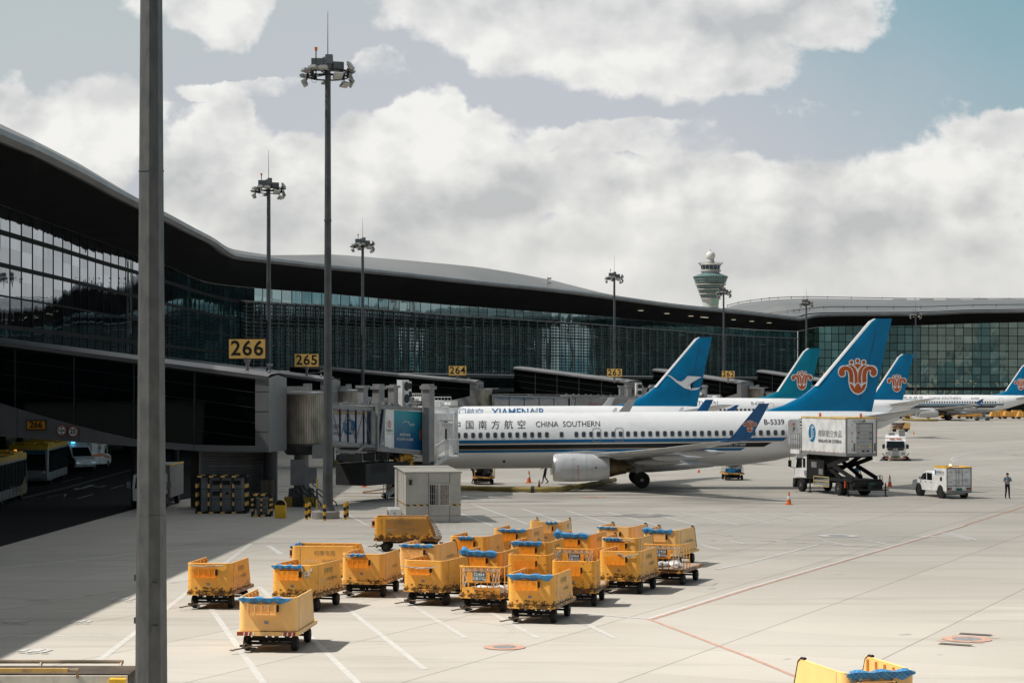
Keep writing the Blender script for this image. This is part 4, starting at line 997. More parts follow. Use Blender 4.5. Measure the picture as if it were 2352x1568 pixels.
        mb = MB(); mb.prism([(xa+.1,y+xs*.06,zbx(xa)+.1),(xa+.28,y+xs*.06,zbx(xa)+.1),(xb-.02,y+xs*.06,ztx(xb)-.1),(xb-.2,y+xs*.06,ztx(xb)-.1)], (0,xs*.06,0)); mb.build('outer_tunnel_brace', M_GREY, T)
    if ad: ad[1](T, x1+1.0, x2-.1, zbx, ztx, -1.53)
    mb = MB()
    for k in range(7):
        x = x1+.6+(x2-x1-1)*k/6; mb.box((x,-1.2,ztx(x)+.28), (0.18,0.25,0.14)); mb.box((x,1.2,ztx(x)+.28), (0.18,0.25,0.14))
    mb.cyl((x0,-1.0,ztx(x0)+.1), (x2,-1.0,ztx(x2)+.3), 0.035, None, 5); mb.box((x1*.55,-.9,ztx(x1*.55)+.12), (.5,.3,.16))
    mb.build('roof_fittings', M_GREY, T)
    # lift columns
    xl = x2-0.1
    for xs in (-1, 1):
        mb = MB(); mb.box((xl, xs*2.0, 4.7), (0.62,0.55,4.9)); mb.box((xl, xs*2.0, 7.25), (0.85,0.75,0.22)); mb.box((xl,xs*2.0,7.42), (0.6,0.55,0.16)); mb.build('lift_column', M_GREY, T)
    for sx in (-2.9,):
        for xs in (-1, 1):
            mb = MB(); mb.box((xl+sx, xs*1.2, ztx(xl)+.85), (0.5,0.45,1.3)); mb.box((xl+sx, xs*1.2, ztx(xl)+1.55), (0.75,0.65,0.16)); mb.box((xl+sx,xs*1.2,ztx(xl)+.25),(0.8,0.7,0.16)); mb.build('lift_post', M_GREY, T)
    mb = MB(); mb.box((xl, 0, 2.2), (0.5,4.6,0.4)); mb.box((xl,0,1.1), (0.7,1.4,0.5)); mb.cyl((xl,0,1.2),(xl,0,2.1),0.3,None,12); mb.build('bogie_beam', M_DARK, T)
    for xs in (-1, 1):
        mb = MB(); mb.cyl((xl,xs*.62,.5), (xl,xs*1.05,.5), 0.5, None, 20); mb.cyl((xl,xs*1.06,.5), (xl,xs*1.07,.5), 0.24, None, 12, 1); mb.build('wheel', [M_RUB, M_GREY], T, smooth=True)
    # air conditioner on the roof
    mb = MB(); xa = xl-1.5; z = ztx(xa)+1.1
    mb.box((xa,-1.0,z), (0.75,0.42,1.65), 0)
    for k in (-.4, .4): mb.cyl((xa+.12,-1.22,z+k), (xa+.12,-1.235,z+k), 0.3, None, 18, 1)
    for k in range(14): mb.box((xa-.24,-1.225,z-.7+k*.105), (.22,.02,.05), 2)
    mb.box((xa,-1.0,z-.9), (.9,.5,.08), 0); mb.build('air_conditioner', [M_WHITE, M_DARK, M_GREY], T)
    # cab, docked with its own heading
    zc0, zc1 = 2.75, 5.55
    ca = cabat or (cx, cy, ang)
    CM_ = Matrix.Rotation(-ang, 4, 'Z') @ Matrix.Translation((-rx, -ry, 0)) @ Matrix.Translation((ca[0], ca[1], 0)) @ Matrix.Rotation(ca[2]-pi/2, 4, 'Z')
    def CB(): m_ = MB(); m_.M = CM_; return m_
    D_ = 5.2
    mb = CB(); mb.bb((-1.75,0,zc0),(1.3,D_-1.2,zc1)); mb.bb((-1.4,.3,zc1),(.95,D_-1.6,zc1+.42)); mb.bb((-1.9,D_-1.2,zc0),(1.5,D_-.2,zc1+.3)); mb.bb((.35,-.5,zc0),(1.3,0,zc1-.65)); mb.bb((-.6,1,zc1+.42),(.4,2.6,zc1+.8)); mb.build('cab', M_WHITE, T)
    mb = CB()
    for k in range(7): mb.bb((-1.75+k*.03,D_-.2+k*.16,zc0-.1+k*.04),(1.5-k*.03,D_-.12+k*.16,zc1+.45-k*.06))
    mb.build('bellows', mat('bellows_fabric', (0.25,0.24,0.22), 0.8), T)
    mb = CB(); mb.bb((.5,-.53,zc0+.02),(1.16,-.50,zc0+2.05)); mb.build('service_door', M_WHITE, T)
    mb = CB(); mb.bb((.78,-.55,zc0+1.05),(.9,-.53,zc0+1.75)); mb.build('door_window', M_BLACK, T)
    mb = CB(); mb.bb((.42,-.95,zc1-.52),(1.3,-.5,zc1-.46)); mb.bb((.75,-.75,zc1-.62),(.95,-.5,zc1-.54)); mb.build('door_canopy', M_MID, T)
    mb = CB(); z = zc1+.42
    for k in range(9): mb.cyl((-.6+k*.22,.3,z),(-.6+k*.22,.3,z+.65),.02,None,4)
    for zz in (z+.35,z+.65): mb.cyl((-.6,.3,zz),(1.16,.3,zz),.025,None,5)
    for xx in (-.35,.0): mb.cyl((xx,-.12,zc0-.3),(xx,-.12,zc1+1.0),.022,None,5)
    for k in range(11): mb.cyl((-.35,-.12,zc0+k*.33),(.0,-.12,zc0+k*.33),.018,None,4)
    mb.build('roof_railing', M_WHITE, T)
    # service stair: landing outside the door, flight down to the lower left
    mb = CB(); mb.bb((.95,-2.1,zc0-.13),(1.7,-.5,zc0)); mb.bb((.3,-1.0,zc0-.12),(.95,-.5,zc0-.01)); p0 = Vector((.95,-1.6,zc0)); p1 = Vector((-3.1,-2.7,.2)); dv = p1-p0; sd = Vector((-dv.y,dv.x,0)).normalized()*.42; n = 12
    for k in range(1, n+1):
        c = p0+dv*k/n; mb.box(c, (.26,.80,.045), rz=math.atan2(dv.y, dv.x))
    for sg in (-1, 1):
        a = p0+sd*sg; b_ = p1+sd*sg; mb.prism([a-Vector((0,0,.16)), b_-Vector((0,0,.16)), b_+Vector((0,0,.1)), a+Vector((0,0,.1))], sd*sg*.12)
    mb.build('stair', M_WHITE, T)
    mb = CB()
    for sg in (-1, 1):
        a = p0+sd*sg; b_ = p1+sd*sg; up_ = Vector((0,0,1))
        mb.rod([a+up_*1.08, b_+up_*1.08, b_+up_*.55, a+up_*.55], .026, 6)
        for k in range(6): c = a.lerp(b_, k/5); mb.cyl(c, c+up_*1.08, .022, None, 5)
    for q in ((1.68,-2.08),(1.68,-.52),(1.68,-1.3),(.97,-2.08)): mb.cyl((q[0],q[1],zc0),(q[0],q[1],zc0+1.1),.026,None,6)
    for zz in (.55,1.1): mb.rod([(.97,-2.08,zc0+zz),(1.68,-2.08,zc0+zz),(1.68,-.52,zc0+zz)], .026, 6)
    mb.build('stair_handrail', M_METAL, T)
    for sg in (-1, 1): mb = CB(); q = p1+sd*sg; mb.cyl((q.x,q.y-.03,.15),(q.x,q.y+.03,.15),.15,None,14); mb.build('stair_wheel', M_RUB, T)
    if detail:                                        # hanging conditioning unit and hoses
        mb = MB(); mb.bb((L_*.44,-1.25,1.05), (L_*.44+4.8,1.1,2.45)); 
        for k in range(22): mb.box((L_*.44+3.9, -1.26, 1.2+k*.055), (1.5,.03,.022), 1)
        for k in range(16): mb.box((L_*.44+1.5,-1.26,1.85+k*.036), (1.7,.02,.014), 1)
        for k in range(4): mb.box((L_*.44+.3+k*1.4,0,2.8), (.12,1.6,.5), 2)
        mb.build('air_unit', [M_DARK, M_BLACK, M_MID], T)
        mb = MB(); pts = crom([(L_*.78,-.9,2.4), (L_*.82,-1.1,2.75), (L_*.88,-1.1,2.7), (L_*.9,-1.0,2.2), (L_*.93,-1.2,1.3), (L_*.97,-1.6,.5)], 6)
        mb.tube(pts, [.27+.03*(i % 2) for i in range(len(pts))], 12); mb.build('yellow_hose', stripemat('hose_rings', (0.7,0.35,0.02), (0.03,0.02,0.01), 0.28, axis=0, duty=.75), T, smooth=True)
        mb = MB(); mb.rod([(x0+.5,-1.5,zb-.55),(L_*.33,-1.5,zb-.6),(L_*.4,-1.5,zb-.25),(L_*.62,-1.5,zb-.45)], .09, 6); mb.build('cable_tray', M_GREY, T)
        for k in range(4): mb = MB(); x = L_*.55+k*1.2; mb.cyl((x,-1.3,zbx(x)-.1),(x,-1.3,2.5),.05,None,6); mb.cyl((x,-1.3,zbx(x)-.2),(x+.9,-1.3,2.7),.03,None,5); mb.build('hanger', M_DARK, T)
    return T

def ad_bank(T, xa, xb, zbx, ztx, y):
    B1 = bpy.data.materials.new('poster_blue'); t = nt(B1); b = t.nodes['Principled BSDF']; s = sep(t, coords(t)); n = noise(t, coords(t), 1.2, 5)
    c = mixc(t, ramp(t, mathn(t, 'ADD', s[2], n), 4.0, 6.5), (0.0,0.07,0.2), (0.015,0.30,0.38)); lnk(t, c, b.inputs['Base Color']); b.inputs['Roughness'].default_value = 0.25
    sp = xa+(xb-xa)*.24
    mb = MB()
    def q(x, k, o=0): return (x, y-o, zbx(x)+.14+(ztx(x)-.12-zbx(x)-.14)*k)
    mb.poly([q(sp,0,.01), q(xb,0,.01), q(xb,1,.01), q(sp,1,.01)]); mb.build('poster', B1, T)
    mb = MB(); mb.poly([q(xa,0,.01), q(sp-.01,0,.01), q(sp-.01,1,.01), q(xa,1,.01)]); mb.build('poster_white_field', M_WHITE, T)
    mb = MB(); cx_ = (xa+sp)/2; cz = q(cx_,.62)[2]; rv = Vector((1,0,-.045)); up = Vector((0,0,1))
    for k in range(24):
        a, b_ = 2*pi*k/24, 2*pi*(k+1)/24
        for r0, r1 in ((.17,.21),): mb.poly([(cx_+r0*cos(a),y-.02,cz+r0*sin(a)*1.1),(cx_+r1*cos(a),y-.02,cz+r1*sin(a)*1.1),(cx_+r1*cos(b_),y-.02,cz+r1*sin(b_)*1.1),(cx_+r0*cos(b_),y-.02,cz+r0*sin(b_)*1.1)])
    for a, b_, c_, d_ in ((-.02,.02,.05,.2),(-.02,.02,-.2,-.05),(-.1,.1,.05,.09),(-.1,.1,-.09,-.05),(-.1,-.06,-.05,.05),(.06,.1,-.05,.05)): mb.poly([(cx_+a,y-.022,cz+c_),(cx_+b_,y-.022,cz+c_),(cx_+b_,y-.022,cz+d_),(cx_+a,y-.022,cz+d_)])
    mb.build('bank_emblem', M_REDL, T)
    mb = MB(); place_text(mb, '中国银行', .2, (cx_,y-.02,cz-.42), rv, up); place_text(mb, 'BANK OF CHINA', .085, (cx_,y-.02,cz-.62), rv, up); mb.build('lettering', M_LBLACK, T)
    mb = MB(); xm = sp+(xb-sp)*.38; zm = q(xm,.32)[2]
    place_text(mb, '惠如愿 享未来', .19, (xm,y-.022,zm+.12), rv, up, bold=.01); place_text(mb, '助力全球中小企业成长', .19, (xm,y-.022,zm-.17), rv, up, bold=.01); mb.build('slogan', M_LWHITE, T)
    # pale skyline sweep and tanned hand shape on the poster, generic
    mb = MB(); x_ = sp+(xb-sp)*.3
    for k in range(14):
        x = x_+k*.1; z = q(x,.66)[2]+.12*sin(k*.45); mb.poly([(x,y-.02,z),(x+.07,y-.02,z),(x+.07,y-.02,z+.05+.22*R.random()),(x,y-.02,z+.05+.1*R.random())])
    mb.build('poster_skyline', mat('poster_pale', (0.45,0.52,0.52), 0.5), T)
    mb = MB(); x = xb-.42; z = q(x,.35)[2]; mb.poly([(x,y-.024,z),(x+.2,y-.024,z-.35),(x+.4,y-.024,z-.1),(x+.38,y-.024,z+.45),(x+.2,y-.024,z+.62),(x+.02,y-.024,z+.35)]); mb.poly([(x+.2,y-.024,z+.75),(x+.4,y-.024,z+.7),(x+.4,y-.024,z+1.15),(x+.25,y-.024,z+1.05)])
    mb.build('poster_figure', mat('poster_tan', (0.30,0.12,0.06), 0.6), T)
jetbridge('jet bridge with a blue bank poster, docked at the nearest aircraft', (-12.95,122.4), (-7.0,132.2), ad=(M_WHITE, ad_bank), cabat=(-5.25,133.4,pi/2))
jetbridge('jet bridge behind the poster bridge, partly hidden by the nearest light mast', (-15.3,182), (-9.5,189.5), detail=False)
def ad_rmb(T, xa, xb, zbx, ztx, y):
    mb = MB(); xm = xa+(xb-xa)*.3; zm = (zbx(xm)+ztx(xm))/2
    place_text(mb, '人民币：共襄锦绣', .42, (xm,y-.02,zm+.35), (1,0,-.03), (0,0,1)); place_text(mb, '惠如愿 享未来', .34, (xm,y-.02,zm-.25), (1,0,-.03), (0,0,1)); mb.build('lettering', M_REDL, T)
jetbridge('jet bridge below the 264 sign with pale poster side', ((1102-CX)*246/F,246), ((1490-CX)*254/F,254), detail=False, ad=(M_GREY, ad_rmb))
jetbridge('jet bridge below the 263 sign', ((1462-CX)*290/F,290), ((1600-CX)*300/F,303), detail=False)
jetbridge('jet bridge below the 262 sign, above the white fuselage', ((1735-CX)*338/F,338), ((1790-CX)*350/F+8,352), detail=False)

# louvred plant room, cabinets and other things under the near bridge
def plant_room():
    c0, c1 = P(459,1180,119.5), P(604,1180,121.0); c0.z = c1.z = 0
    T = thing('plant_room', 'grey louvred plant room under the end of the nearest gate bridge', 'plant room', c0, math.atan2(c1.y-c0.y, c1.x-c0.x))
    L_ = (c1-c0).length; D_ = 2.6; Hh = 3.55
    mb = MB(); mb.bb((0.06,0.06,0), (L_-.06,D_,Hh)); mb.build('core_wall', M_BLACK, T)
    mb = MB()
    for k in range(34): z = .1+k*.101; mb.box((L_/2,0.0,z), (L_-.1,.09,.055), rx=.5); mb.box((L_+.02,D_/2,z), (.09,D_-.1,.055), ry=.5)
    mb.build('louvres', M_MID, T)
    mb = MB()
    for x in (0, L_): mb.box((x,0,Hh/2), (.1,.12,Hh))
    mb.box((L_/2,0,Hh+.03), (L_+.1,.14,.08)); mb.box((L_/2,-.01,2.55),(L_*.75,.13,.04)); mb.build('corner_post', M_MID, T)
    c = P(636,1180,121); T = thing('support_column', 'square concrete column under the end of the nearest gate bridge', 'column', (c.x-.2, 120.5, 0))
    mb = MB(); mb.box((0,0,1.8), (.55,.55,3.6)); mb.build('shaft', M_CONC, T)
    def cage(px0, px1, ptop, Yc, dep, cols, label, cw, ch):
        a, b = (px0-CX)*Yc/F, (px1-CX)*Yc/F; w_ = b-a; h_ = H-(ptop-HY)*Yc/F
        T = thing('electrical_cabinet', label, 'electrical cabinet', ((a+b)/2, Yc, 0), 0, 'caged electrical cabinets')
        mb = MB(); mb.bb((-cw/2,.18,.12), (cw/2,dep-.1,ch)); mb.box((0,dep/2,ch+.03),(cw+.1,dep-.15,.06)); mb.build('cabinet_body', M_MID, T)
        mb = MB()
        for k in range(1, cols): mb.bb((-cw/2+cw*k/cols-.012,.165,.12), (-cw/2+cw*k/cols+.012,.18,ch))
        for z in (.4,.68): mb.bb((-cw/2,.168,ch*z), (cw/2,.18,ch*z+.018))
        if cols > 2:
            for k, z in ((1,.86),(2,.86),(3,.86),(1,.56)):
                x = -cw/2+cw*(k+.5)/cols; mb.bb((x-.22,.15,ch*z-.12), (x+.22,.17,ch*z+.14))
            mb.poly([(.2,.16,ch*.53),(.48,.16,ch*.53),(.34,.16,ch*.63)])
        mb.build('door_panel_gap', M_BLACK, T)
        yel, blk = MB(), MB()
        hh = h_
        for k in range(cols+1):
            x = -w_/2+.05+(w_-.1)*k/cols
            for y in (0, dep): blk.box((x,y,hh/2), (.09,.09,hh))
            for z in (.22,.46,.7): yel.box((x,-.012,hh*z+.1), (.094,.09,hh*.11))
        for y in (.33,.66):
            for xs in (-1, 1):
                x = xs*(w_/2-.03); blk.box((x,dep*y,hh/2), (.08,.08,hh))
                for z in (.22,.46,.7): yel.box((x,dep*y-.01,hh*z+.1), (.1,.1,hh*.11))
        for z in (.05, hh):
            for y in (0, dep):
                blk.box((0,y,z), (w_,.1,.1))
                for k in range(cols): yel.box((-w_/2+.25+(w_-.3)*k/cols,y-.012,z), (.24,.1,.104))
            for xs in (-1, 1): blk.box((xs*(w_/2-.045),dep/2,z), (.1,dep,.1))
        blk.build('protective_cage', M_BLACK, T); yel.build('reflective_band', M_SIGNY, T)
    cage(449,566,1094,115.2,1.3,4,'large grey electrical cabinet in a black and yellow cage', 2.35, 2.05)
    cage(577,623,1136,112.6,.8,2,'small grey electrical cabinet in a striped cage beside the yellow bin', .58, .98)
    c = G(643.5,1189.5); T = thing('waste_bin', 'yellow waste bin with a half round hood', 'bin', c)
    w_ = .60; mb = MB(); mb.bb((-w_/2,0,0), (w_/2,.5,.72)); mb.build('body', M_YEL, T)
    mb = MB(); n = 12
    pts = [(w_/2*cos(pi*k/n), .72+w_/2*sin(pi*k/n)) for k in range(n+1)]
    mb.loft([[Vector((x,.08,z)) for x, z in pts], [Vector((x,.5,z)) for x, z in pts]], 0, False, False); mb.poly([(x,.5,z) for x, z in pts]); mb.build('hood', mat('cream_hood', (0.75,0.55,0.25), 0.5), T)
    mb = MB(); mb.poly([(x*.93,.4,.73+(z-.72)*.93) for x, z in pts]); mb.build('opening', M_DARK, T)
    # bollards
    first = None
    for px, py, lab in ((704,1192.5,'front one of the left pair of striped bollards by the mast plinth'),(711,1189,'rear one of the left pair of striped bollards by the mast plinth'),(745.5,1195,'striped bollard directly in front of the mast plinth'),(792.5,1192,'front one of the right pair of striped bollards by the mast plinth'),(797.5,1188,'rear one of the right pair of striped bollards by the mast plinth')):
        if not first:
            first = thing('bollard', lab, 'bollard', G(px, py), 0, 'black and yellow bollards round the mast')
            mb = MB(); mb.cyl((0,0,0), (0,0,.88), .085, None, 16); mb.cyl((0,0,.88), (0,0,.9), .085, .05, 16); mb.build('post', stripemat('bollard_bands', (0.85,0.45,0.02), (0.012,0.012,0.012), 0.40, off=-.28), first, smooth=True); o = first
        else: o = dup(first); o.location = G(px, py)
        o['label'] = lab
    c = G(668,1165)
    T = thing('vent_cabinet', 'brown perforated metal cabinet beside the bridge pedestal', 'electrical cabinet', (c.x-1.2, 119.0, 0))
    mb = MB(); mb.bb((-.35,-.2,0.15), (.35,.5,1.75)); mb.build('cabinet_body', mat('brown_grey_metal', (0.10,0.085,0.06), 0.5), T)
    mb = MB()
    for k in range(16):
        for x in (-.15,.12): mb.box((x,-.205,.35+k*.085), (.12,.01,.03))
    mb.build('vent_slots', M_BLACK, T)
    c = G(728,1172); T = thing('marker_post', 'thin black and yellow post left of the nearest light mast', 'post', c)
    mb = MB(); mb.cyl((0,0,0), (0,0,1.85), .05, None, 8); mb.cyl((0,0,1.8),(-.0,0,1.88),.07,None,8); mb.build('post', stripemat('post_bands', (0.5,0.32,0.03), (0.02,0.02,0.02), 1.3), T)
plant_room()

def hut():
    c = P(932,1201,107.1); T = thing('guard_hut', 'small beige prefabricated hut with a barred window and hazard stripe', 'hut', (c.x, c.y, 0), radians(9))
    W_, D_, Hh = 2.98, 6.0, 2.68
    HM = mat('beige_panel', (0.50,0.48,0.44), 0.6, var=0.06, dirt=0.3, dirtrgb=(0.3,0.28,0.25), dscale=1.2)
    mb = MB(); mb.bb((0,0,0), (W_,D_,Hh)); mb.build('wall', HM, T)
    mb = MB(); mb.prism([(-.06,-.06,Hh),(W_+.06,-.06,Hh),(W_+.06,D_+.06,Hh+.1),(-.06,D_+.06,Hh+.1)], (0,0,.07)); mb.build('roof', mat('hut_roof', (0.36,0.34,0.30), 0.7, dirt=.5, dirtrgb=(.2,.18,.15)), T)
    mb = MB()
    for x in (W_*.415, W_*.80): mb.box((x,-.004,Hh/2), (.02,.012,Hh))
    mb.box((W_/2,-.004,.38), (W_,.012,.02))
    for y in (1.2,2.4,3.6,4.8): mb.box((-.004,y,Hh/2), (.012,.02,Hh))
    mb.build('panel_joint', M_DARK, T)
    mb = MB(); x0, x1 = W_*.425, W_*.79; z0, z1 = .95, 2.08
    mb.box(((x0+x1)/2,-.012,(z0+z1)/2), (x1-x0,.02,z1-z0)); f = mb.build('window', mat('curtain_cloth', (0.32,0.27,0.24), 0.8, var=.25, vscale=8), T)
    mb = MB(); mb.box((x0+.16,-.026,(z0+z1)/2), (.28,.008,z1-z0-.06)); mb.build('dark_gap', M_BLACK, f)
    mb = MB()
    for x in (x0,(x0+x1)/2,x1): mb.box((x,-.035,(z0+z1)/2), (.035,.03,z1-z0))
    for z in (z0,z1): mb.box(((x0+x1)/2,-.035,z), (x1-x0,.03,.035))
    mb.build('frame', M_WHITE, f)
    mb = MB()
    for k in range(10): x = x0-.02+(x1-x0+.04)*k/9; mb.cyl((x,-.09,z0-.05), (x,-.09,z1+.05), .009, None, 5)
    for z in (z0+.3,z0+.62): mb.cyl((x0-.02,-.09,z), (x1+.02,-.09,z), .009, None, 5)
    mb.build('bars', M_METAL, f)
    mb = MB(); mb.bb((0.0,-.012,.92), (W_*.413,-.002,1.0)); mb.bb((W_*.803,-.012,.92), (W_,-.002,1.0)); mb.build('hazard_stripe', M_BYD, T)
    mb = MB(); mb.bb((-.012,0,.95), (-.002,D_*.8,1.03)); mb.build('hazard_stripe', stripemat('hazard_side', (0.8,0.5,0.12), (0.012,0.012,0.012), 0.36, axis=1, skew=.9), T)
    mb = MB(); mb.box((.25,-.08,2.15), (.16,.16,.2)); mb.box((.25,-.1,2.3),(.2,.22,.05)); mb.build('wall_lamp', M_DARK, T)
    for dx, dy, lab in ((-.38,1.9,'outdoor air conditioner unit left of the hut, farther of two'),(-.42,.75,'outdoor air conditioner unit left of the hut, nearer of two')):
        q = Vector((dx-.1,dy,0)); q.rotate(Matrix.Rotation(radians(9), 3, 'Z')); q += Vector((c.x, c.y, 0))
        A = thing('air_conditioner', lab, 'air conditioner', q, radians(9), 'air conditioners beside the hut')
        mb = MB(); mb.bb((-.3,-.1,.15), (.3,.55,.72)); mb.build('casing', M_WHITE, A)
        mb = MB(); mb.cyl((-.305,.22,.43), (-.31,.22,.43), .2, None, 20); mb.cyl((-.02,-.105,.5),(-.02,-.115,.5),.04,None,8); mb.build('fan_grille', M_DARK, A)
        mb = MB(); mb.box((-.15,.2,.08), (.1,.6,.14)); mb.box((.15,.2,.08), (.1,.6,.14)); mb.build('foot', M_BLACK, A)
hut()
# ------------------------------------------------------------------ aircraft (nose towards -X, port side towards the camera)
def stripes_mat(name, bands, white=(0.87,0.875,0.88), lowgrey=2.35):
    m = bpy.data.materials.new(name); t = nt(m); b = t.nodes['Principled BSDF']; v = coords(t); s = sep(t, v)
    c = mixc(t, ramp(t, noise(t, v, 0.5, 5), 0.35, 0.75), white, tuple(x*0.94 for x in white))
    c = mixc(t, ramp(t, s[2], lowgrey+.35, lowgrey-.5), c, (0.50,0.50,0.495))     # grey painted belly
    dn = noise(t, mapping(t, v, (0.5, 1, 2)), 0.8, 6, 0.7); c = mixc(t, mathn(t, 'MULTIPLY', ramp(t, dn, 0.5, 0.8), 0.25), c, (0.35,0.33,0.30))
    for z0, z1, xe, slant, col in bands:
        k = mathn(t, 'MULTIPLY', mathn(t, 'GREATER_THAN', s[2], z0), mathn(t, 'LESS_THAN', s[2], z1))
        lim = mathn(t, 'ADD', xe, mathn(t, 'MULTIPLY', mathn(t, 'SUBTRACT', s[2], z0), slant))
        k = mathn(t, 'MULTIPLY', k, mathn(t, 'LESS_THAN', s[0], lim)); k = mathn(t, 'MULTIPLY', k, mathn(t, 'GREATER_THAN', s[0], 0.6))
        c = mixc(t, k, c, col)
    jn = mathn(t, 'LESS_THAN', mathn(t, 'FRACT', mathn(t, 'MULTIPLY', s[0], 0.27)), 0.005)
    c = mixc(t, mathn(t, 'MULTIPLY', jn, 0.12), c, (0.2,0.2,0.2))
    lnk(t, c, b.inputs['Base Color']); b.inputs['Roughness'].default_value = 0.33; b.inputs['Specular IOR Level'].default_value = 0.3
    return m
BL = (0.006,0.13,0.30); DK = (0.008,0.007,0.008); GD = (0.55,0.38,0.18)
CSN = stripes_mat('white_fuselage_blue_black_stripes', [(3.22,3.46,29.4,0.9,BL),(3.17,3.22,29.3,0,GD),(2.80,3.12,28.0,1.8,DK),(2.75,2.80,23,0,GD),(2.55,2.75,26.3,1.8,BL)])
CSN2 = stripes_mat('white_fuselage_blue_black_stripes_far', [(3.16,3.46,30.0,1.2,(0.003,0.13,0.22)),(2.66,3.08,28.0,1.8,DK),(2.40,2.60,24.6,1.8,(0.003,0.13,0.22))])
XMN = stripes_mat('plain_white_fuselage', [])
M_WIN = glassmat('cabin_window_glass', (0.7,0.72,0.75), (0.05,0.055,0.065), 1.6); M_WINF = mat('window_surround', (0.45,0.45,0.45), 0.4)
M_ENG = mat('engine_cowl', (0.52,0.53,0.54), 0.3, var=0.05, dirt=0.35, dirtrgb=(0.28,0.26,0.22), dscale=1.2)
M_EXH = mat('exhaust_metal', (0.10,0.075,0.04), 0.4, 0.7, var=.4)
ZC = 3.35

def kapok(mb, ox, oz, u, y, mir=1):
    # flower emblem, traced in tail drawing units; centre x 1222
    def add(pts, mi, dy, both=True):
        for sg in ((1, -1) if both else (1,)):
            q = [(ox+(x-1222)*sg*u, y-dy, oz-(z-620)*u) for x, z in pts]
            if sg == -1: q = q[::-1]
            mb.poly(q, mi)
    def disc(cx_, cz_, r, mi, dy):
        for sg in ((1, -1) if cx_ != 1222 else (1,)):
            mb.poly([(ox+((cx_-1222)*sg+r*cos(2*pi*k/20))*u, y-dy, oz-(cz_+r*sin(2*pi*k/20)-620)*u) for k in range(20)], mi)
    W_, O_ = 0, 1
    add([(1222,972),(1180,962),(1130,935),(1085,885),(1055,820),(1040,740),(1035,600),(1222,600)], W_, .004)
    add([(1222,600),(1035,600),(1028,545),(1015,515),(998,508),(985,520),(996,560),(985,598),(960,622),(925,633),(885,625),(850,595),(835,545),(835,490),(855,445),(890,410),(940,395),(990,398),(1010,385),(1060,376),(1150,368),(1222,355)], W_, .0045)
    disc(1222,312,54,W_,.005); disc(1103,338,54,W_,.0055)
    disc(1222,312,34,O_,.009); disc(1103,338,34,O_,.009)
    add([(1217,340),(1227,340),(1227,378),(1217,378)], O_, .0092, False); add([(1098,368),(1109,368),(1111,402),(1097,402)], O_, .0092)
    add([(1145,388),(1180,378),(1222,374),(1264,378),(1299,388),(1260,425),(1235,452),(1222,485),(1209,452),(1184,425)], O_, .0094, False)
    add([(1135,748),(1135,580),(1120,505),(1085,450),(1040,425),(985,415),(925,428),(880,462),(857,510),(855,555),(875,595),(912,613),(950,600),(972,570),(972,535),(958,510),(975,495),(1005,490),(1035,510),(1052,555),(1058,620),(1058,722),(1100,730)], O_, .0096)
    add([(1162,770),(1158,610),(1145,530),(1120,470),(1080,425),(1025,400),(1085,396),(1140,415),(1185,470),(1210,540),(1216,620),(1216,728),(1185,742)], O_, .0098)
    add([(1222,945),(1160,925),(1110,880),(1078,820),(1062,748),(1105,765),(1140,805),(1157,850),(1172,800),(1200,760),(1222,742)], O_, .0100)

